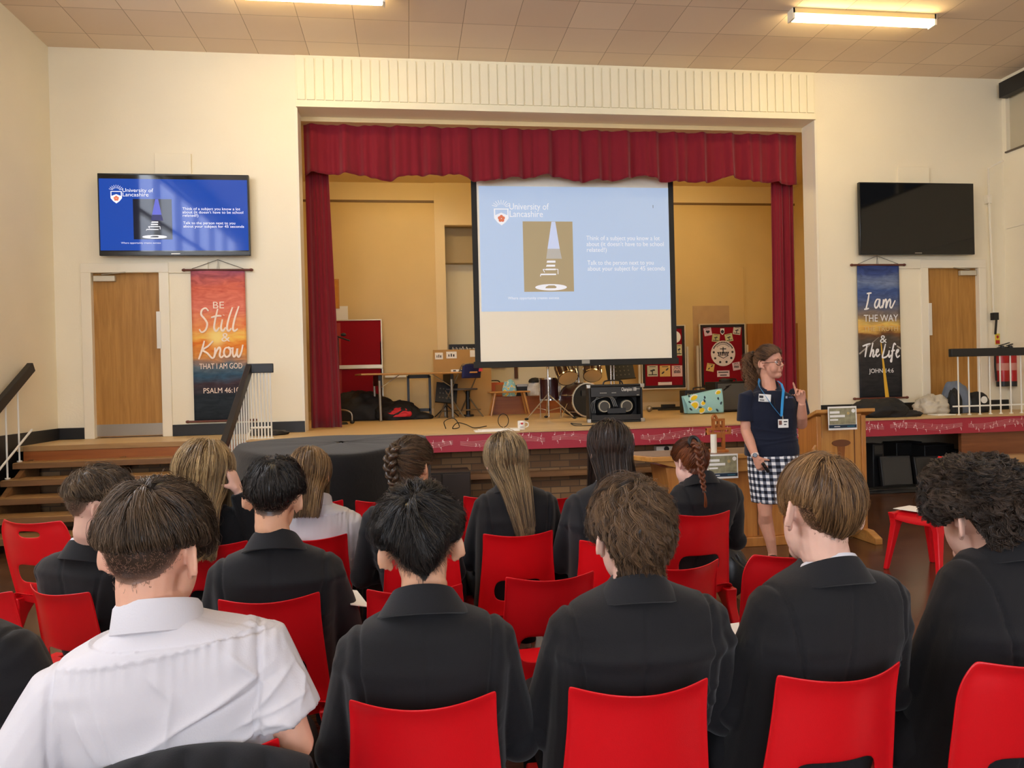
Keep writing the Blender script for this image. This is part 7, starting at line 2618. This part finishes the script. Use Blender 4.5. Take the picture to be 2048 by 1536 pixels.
# ================================================================ THE WOMAN SPEAKING
def presenter():
    th = rd(168)
    R = rotm(0, 0, th)
    r0 = AT(1548, 1100, 5.42)
    rt = np.array((r0.x, 5.42, 0.0))
    L = lambda p: (np.array(p, float) - rt) @ R
    D = lambda v: np.array(v, float) @ R
    A = lambda px, py, Y: L(AT(px, py, Y))
    hc = A(1538, 727, 5.42)
    HM = rotm(0, 0, rd(44)) @ rotm(rd(2), 0, 0) @ rotm(0, rd(2), 0)
    hs = 1.04
    skin = skin_mat((208, 150, 124))
    b = MB()
    head_parts(b, HM, hc, hs, True, .96)
    N = A(1538, 773, 5.43)
    nk = HM @ np.array((0, -.024, -.06)) + hc
    b.tube([nk, nk * .5 + N * .5, N, N + (0, 0, -.07)], [.05, .05, .054, .07], 16)
    Sz = N[2] - .075
    b.loft([sup((0, 0, .84), .15, .11), sup((0, 0, 1.0), .125, .09), sup((0, 0, Sz - .17), .14, .1), sup((0, 0, Sz - .05), .15, .1), sup((N[0], N[1], Sz + .03), .085, .07), sup((N[0], N[1], Sz + .05), .066, .058)])
    rs = A(1494, 793, 5.44)
    rs[0] = min(rs[0], -.15) if rs[0] < 0 else max(rs[0], .15)
    re_, rw = A(1492, 862, 5.42), A(1511, 914, 5.30)
    ls = A(1593, 790, 5.42)
    le, lw = A(1604, 850, 5.33), A(1604, 806, 5.22)
    for sj, el, wr_ in ((rs, re_, rw), (ls, le, lw)):
        b.tube([sj, sj * .5 + el * .5, el, el * .6 + wr_ * .4, wr_], [.05, .046, .04, .039, .026], 14)
    hand(b, rw, D((.42, -.2, -.85)), D((-.5, -.8, .05)), -1, [(.7, .9, .5), (.8, .9, .5), (.8, .9, .6), (.75, .9, .6)], L=.17)
    hand(b, lw, D((-.22, -.12, .96)), D((.62, .6, .15)), 1, [(.05, .1, .05), (.9, 1.0, .5), (1.0, 1.1, .6), (.95, 1.1, .7)], L=.18, thumb=(D((-.45, -.35, .75)), .35))
    legs = []
    for px, hx in ((1530, -1), (1582, 1)):
        hip = A(1528 if hx < 0 else 1574, 920, 5.42)
        kn = A(px, 1016, 5.38)
        an = A(1545 if hx < 0 else 1590, 1112, 5.42)
        an[2] = .085
        legs.append(an)
        calf = kn * .68 + an * .32 + D((0, .03, 0))
        b.tube([hip, hip * .5 + kn * .5, kn + (0, 0, .03), kn - (0, 0, .04), calf, kn * .3 + an * .7, an, an - (0, 0, .03)], [.09, .075, .056, .05, .056, .042, .033, .034], 16)
        f = D((-.25, -.95, 0))
        b.tube([an + (0, 0, -.045) - f * .03, an + (0, 0, -.045) + f * .06, an + (0, 0, -.06) + f * .14], [.032, .034, .022], 12)
    o = b.build('person', skin, None, remesh=.004, relax=5)
    o.location = rt
    o.rotation_euler = (0, 0, th)
    tag(o, 'woman standing to speak, in a navy polo shirt and gingham skirt, one finger raised', 'person')
    # face
    wht, irs, lipm, brw = mat('eye_white', (236, 230, 224), .2), mat('eye_dark', (50, 40, 34), .2), mat('lips', (176, 92, 84), .4), mat('eyebrow', (84, 58, 44), .7)
    for s in (-1, 1):
        e = MB().ell(HM @ np.array((s * .032, .0795, .004)) + hc, .0125, nu=16, nv=10).build('eye', wht, o)
        MB().ell(HM @ np.array((s * .0325, .0895, .004)) + hc, (.0055, .0055, .0055), nu=10, nv=8).build('iris', irs, e)
        MB().tube([HM @ np.array((s * x, y, z)) + hc for x, y, z in ((.016, .096, .026), (.032, .092, .031), (.048, .079, .027))], [.0028, .0032, .0015], 6, flat=.6).build('eyebrow', brw, o)
        MB().tube([HM @ np.array((s * x, y, z)) + hc for x, y, z in ((.02, .089, .009), (.032, .0925, .0135), (.045, .084, .009))], [.002, .003, .002], 6).build('eyelid', skin, o)
    lp = MB().tube([HM @ np.array(v) + hc for v in ((-.022, .086, -.05), (-.008, .0975, -.0455), (0, .099, -.047), (.008, .0975, -.0455), (.022, .086, -.05))], [.002, .0045, .004, .0045, .002], 8)
    lp.tube([HM @ np.array(v) + hc for v in ((-.02, .086, -.056), (0, .098, -.062), (.02, .086, -.056))], [.002, .0055, .002], 8)
    lp.build('lips', lipm, o)
    MB().tube([HM @ np.array(v) + hc for v in ((-.015, .091, -.053), (0, .0975, -.054), (.015, .091, -.053))], [.0015, .003, .0015], 6).build('mouth_opening', mat('mouth_dark', (70, 28, 28), .6), o)
    # glasses
    gl = MB()
    for s in (-1, 1):
        gl.tube([HM @ np.array((s * (.034 + .024 * math.cos(a)), .104 - .006 * abs(math.cos(a) + .4), .0 + .019 * math.sin(a))) + hc for a in np.linspace(0, 2 * math.pi, 24)], .0021, 6)
        gl.tube([HM @ np.array(v) + hc for v in ((s * .058, .096, .006), (s * .077, .05, .008), (s * .081, -.01, .006), (s * .08, -.03, -.01))], .0021, 6)
    gl.tube([HM @ np.array(v) + hc for v in ((-.011, .106, .005), (0, .108, .008), (.011, .106, .005))], .002, 6)
    gl.build('glasses', mat('glasses_frame', (60, 26, 26), .3), o)
    # polo
    M_navy = mat('navy_polo', (22, 27, 44), .85, .2, sheen=.15, bump=.15, bscale=300)
    g = MB()
    rings = []
    lv = [(.83, .2, .14), (.90, .195, .138), (1.0, .18, .125), (Sz - .17, .192, .14), (Sz - .09, .195, .132), (Sz - .03, .18, .11), (Sz + .01, .155, .092), (Sz + .032, .12, .085), (Sz + .045, .098, .078)]
    for z, w_, d_ in lv:
        k = min(1, max(0, (z - .83) / (Sz - .83)))
        c = np.array((N[0] * max(0, (z - Sz + .03) / .1) if z > Sz - .03 else 0, N[1] * max(0, (z - Sz + .03) / .1) if z > Sz - .03 else 0, z))
        rings.append(sup(c, w_, d_, 36, 2.4))
    g.loft(rings)
    for sj, el, f in ((rs, re_, .72), (ls, le, .66)):
        e = sj + (el - sj) * f
        g.tube([sj * .8 + np.array((0, 0, Sz)) * .2, sj + (0, 0, -.005), sj * .5 + e * .5, e], [.055, .066, .069, .072], 18)
    po = g.build('polo_shirt', M_navy, o, remesh=.006, relax=4)
    me = bake(po)
    P, nr = mesh_co(me)
    d = np.abs(fbm(P * np.array((.7, .7, 1.8)), 5, 13, 3)) * .006 * sstep(Sz - .1, Sz - .35, P[:, 2])
    for z0, a_ in ((.98, .007), (.93, .006), (1.03, .004)):
        d += a_ * np.exp(-((P[:, 2] - z0 - .02 * np.sin(P[:, 0] * 9 + z0 * 30)) / .009) ** 2)
    P = P + nr * d[:, None]
    me.vertices.foreach_set('co', P.astype(np.float32).ravel())
    collar_strip(N + np.array((0, 0, 0)), Sz + .145, .063, .10, 2.65, po, M_navy, tall=.06, out=.042, th=.006, ey=1.0)
    MB().tube([(0 + N[0], N[1] + .062, Sz + .03), (.0 + N[0] * .5, .108, Sz - .02), (0, .132, Sz - .1)], [.004, .005, .005], 8).build('placket', mat('navy_dark', (14, 17, 28), .85), po)
    # open neck
    MB().prism([(-.035, 0), (.035, 0), (0, -.085)], -.002, .002).xf(rotm(-.62, 0, 0), (N[0], N[1] + .068, Sz + .045)).build('neckline', skin, o)
    # skirt
    M_gh = mat('gingham', (240, 240, 240), .8, .2)
    nt = M_gh.node_tree
    bs = nt.nodes['Principled BSDF']
    at = nt.nodes.new('ShaderNodeAttribute')
    at.attribute_name = 'tone'
    tc = nt.nodes.new('ShaderNodeTexCoord')
    sp = nt.nodes.new('ShaderNodeSeparateXYZ')
    nt.links.new(tc.outputs['Object'], sp.inputs[0])

    def stripe(sock):
        a = nt.nodes.new('ShaderNodeMath')
        a.operation = 'MULTIPLY'
        a.inputs[1].default_value = 1 / .048
        nt.links.new(sock, a.inputs[0])
        f = nt.nodes.new('ShaderNodeMath')
        f.operation = 'FRACT'
        nt.links.new(a.outputs[0], f.inputs[0])
        c = nt.nodes.new('ShaderNodeMath')
        c.operation = 'GREATER_THAN'
        c.inputs[1].default_value = .5
        nt.links.new(f.outputs[0], c.inputs[0])
        return c.outputs[0]
    s1, s2 = stripe(at.outputs['Fac']), stripe(sp.outputs['Z'])
    ad = nt.nodes.new('ShaderNodeMath')
    ad.operation = 'ADD'
    nt.links.new(s1, ad.inputs[0])
    nt.links.new(s2, ad.inputs[1])
    rp = nt.nodes.new('ShaderNodeValToRGB')
    rp.color_ramp.interpolation = 'CONSTANT'
    dv = nt.nodes.new('ShaderNodeMath')
    dv.operation = 'MULTIPLY'
    dv.inputs[1].default_value = .5
    nt.links.new(ad.outputs[0], dv.inputs[0])
    e = rp.color_ramp.elements
    e[0].position, e[0].color = 0, lin((238, 238, 238))
    e[1].position, e[1].color = .4, lin((104, 108, 120))
    e3 = e.new(.8)
    e3.color = lin((22, 24, 34))
    nt.links.new(dv.outputs[0], rp.inputs['Fac'])
    nt.links.new(rp.outputs['Color'], bs.inputs['Base Color'])
    rings, tn = [], []
    n = 73
    hx = (legs[0] + legs[1]) / 2 * np.array((1, 1, 0))
    for k in range(16):
        f = k / 15
        z = .93 - .455 * f
        c = np.array((0, 0, z)) * (1) + np.array((hx[0], hx[1], 0)) * .5 * f
        w_ = .178 + .022 * math.sin(min(1, f * 1.6) * math.pi / 2) - .006 * f
        dd = .128 + .02 * math.sin(min(1, f * 1.6) * math.pi / 2)
        r = sup(c, w_, dd, n - 1, 2.3)
        a = np.linspace(0, 2 * math.pi, n)
        r = np.vstack([r, r[:1]])
        r[:, :2] += (r[:, :2] - c[:2]) * (.02 * f * np.sin(a * 7 + 1))[:, None]
        rings.append(r)
        tn.append(np.linspace(0, 25.5 * .044, n))
    sk = MB()
    V = np.concatenate(rings)
    F = [(i * n + j, i * n + j + 1, i * n + n + j + 1, i * n + n + j) for i in range(15) for j in range(n - 1)]
    sk.add(V, F, np.concatenate(tn))
    sk.build('skirt', M_gh, o, smooth=True, solid=.003, tone=True)
    for an in legs:
        f = D((-.25, -.95, 0))
        MB().tube([an + (0, 0, -.05) - f * .045, an + (0, 0, -.045) + f * .0, an + (0, 0, -.052) + f * .08, an + (0, 0, -.06) + f * .165], [.034, .038, .04, .024], 14).build('shoe', M_shoe, o)
    # lanyard, pass, sticker, crest, watch
    M_lan = mat('lanyard_blue', (36, 142, 206), .6)
    la = MB()
    la.tube([A(1519, 758, 5.44), A(1517, 766, 5.37), A(1519, 774, 5.325), A(1526, 784, 5.295), A(1545, 812, 5.272), A(1562, 833, 5.262)], .011, 6, flat=.12, up=D((0, -1, 0)))
    la.tube([A(1556, 762, 5.42), A(1563, 768, 5.36), A(1567, 780, 5.31), A(1565, 800, 5.275), A(1563, 833, 5.262)], .010, 6, flat=.12, up=D((0, -1, 0)))
    la.build('lanyard', M_lan, o)
    yv = D((0, -1, 0))

    def plate(px0, py0, px1, py1, Y, nm, m, par, t=.002, rot=0.0):
        c = A((px0 + px1) / 2, (py0 + py1) / 2, Y)
        w_, h_ = (px1 - px0) * Y / 1500, (py1 - py0) * Y / 1500
        return MB().box(-w_ / 2, w_ / 2, -t, t, -h_ / 2, h_ / 2).xf(rotm(0, 0, -th) @ rotm(0, rot, 0) @ rotm(0, 0, 0), c).build(nm, m, par, bevel=.0008)
    MB().cyl(A(1565, 831, 5.262), A(1566, 840, 5.262), .004).build('clip', M_silver, o)
    cd = plate(1555, 838, 1578, 856, 5.258, 'name_card', M_paper, o)
    plate(1557.5, 841, 1564, 850, 5.254, 'card_photo', mat('card_photo', (120, 78, 66), .6), cd)
    plate(1567, 842, 1575, 844.5, 5.254, 'card_print', M_darkp, cd)
    plate(1568, 848, 1573, 850, 5.254, 'card_print', M_darkp, cd)
    stc = plate(1516, 788, 1543, 804, 5.285, 'name_sticker', M_paper, o, rot=.09)
    plate(1518, 791, 1527, 796, 5.281, 'sticker_print', M_darkp, stc, rot=.09)
    plate(1519, 799, 1529, 801, 5.281, 'sticker_print', M_grille, stc, rot=.09)
    plate(1571, 792, 1575, 797, 5.282, 'shirt_crest', mat('crest_grey', (150, 156, 172), .6), o)
    plate(1576.5, 793.5, 1587, 796, 5.285, 'shirt_print', mat('crest_blue', (70, 82, 118), .6), o)
    wd = unit(rw - re_)
    wp = rw - wd * .015
    MB().tube([wp - wd * .009, wp + wd * .009], .0295, 20).build('watch_strap', mat('strap_white', (228, 214, 208), .6), o)
    c = wp + D((-.4, -.9, .1)) * .027
    MB().lathe([(0, -.006), (.016, -.006), (.017, 0), (.014, .006), (0, .006)], c, M=np.array(Vector(D((-.4, -.9, .1))).to_track_quat('Z', 'Y').to_matrix())).build('watch_face', mat('watch_black', (14, 14, 16), .15), o)
    # hair: drawn back, curly tail
    H = Hair()
    rng = np.random.default_rng(500)
    st = ST(pole=(0, -.9, .45), hairline=[(0, .085), (30, .075), (55, .055), (75, .025), (88, .03), (104, .03), (120, -.02), (140, -.045), (180, -.055)], bulk=[(0, -.1), (180, -.12)], top=.009, L=.1, flow=.1, mess=.05, seed=41, q=.6, r=.001, sides=False, fademax=.35)
    short_hair(H, st, rng)
    n = 320
    S = 26
    f = np.linspace(0, 1, S)
    base = crom([(0, -.1, .075), (.0, -.145, .08), (.0, -.165, .03), (.0, -.16, -.05), (0.0, -.14, -.13), (0, -.13, -.19)], 5)[:S]
    off = rng.normal(0, 1, (n, 1, 3)) * np.interp(f, [0, .15, .5, 1], [.004, .016, .027, .03])[None, :, None] * np.array((1, .8, .5))
    ph = rng.uniform(0, 6.28, n)
    w = f[None] * rng.uniform(22, 40, n)[:, None] + ph[:, None]
    P = base[None] + off + np.stack([np.cos(w), np.sin(w), 0 * w], -1) * (.015 * sstep(.1, .4, f))[None, :, None]
    H.add(*strands(P, .0013, np.clip(rng.normal(.5, .3, n), 0, 1)))
    H.build(hair_mat('hair_speaker', (48, 30, 22), (150, 110, 76)), o, HM, hc, hs)
    MB().tube([HM @ np.array((.02 * math.cos(a), -.128 + .006 * math.sin(a * 2), .082 + .02 * math.sin(a))) + hc for a in np.linspace(0, 6.28, 16)], .007, 8).build('hair_tie', M_black, o)
    # clicker held in the lowered hand
    k = MB().bar((0, 0, -.05), (0, 0, .05), .024, .016, up=(0, 1, 0)).build('presentation_clicker', mat('clicker_black', (18, 18, 20), .4), None, bevel=.005)
    c = AT(1531, 935, 5.235)
    k.location = c
    k.rotation_euler = (.3, rd(-40), 0)
    tag(k, 'small black presentation clicker in the lowered hand of the speaking woman', 'clicker')
    MB().lathe([(0, -.001), (.005, -.001), (.005, .001), (0, .001)], (0, -.009, .02), M=rotm(math.pi / 2), n=12).build('button', M_grille, k)


presenter()

fit_texts()
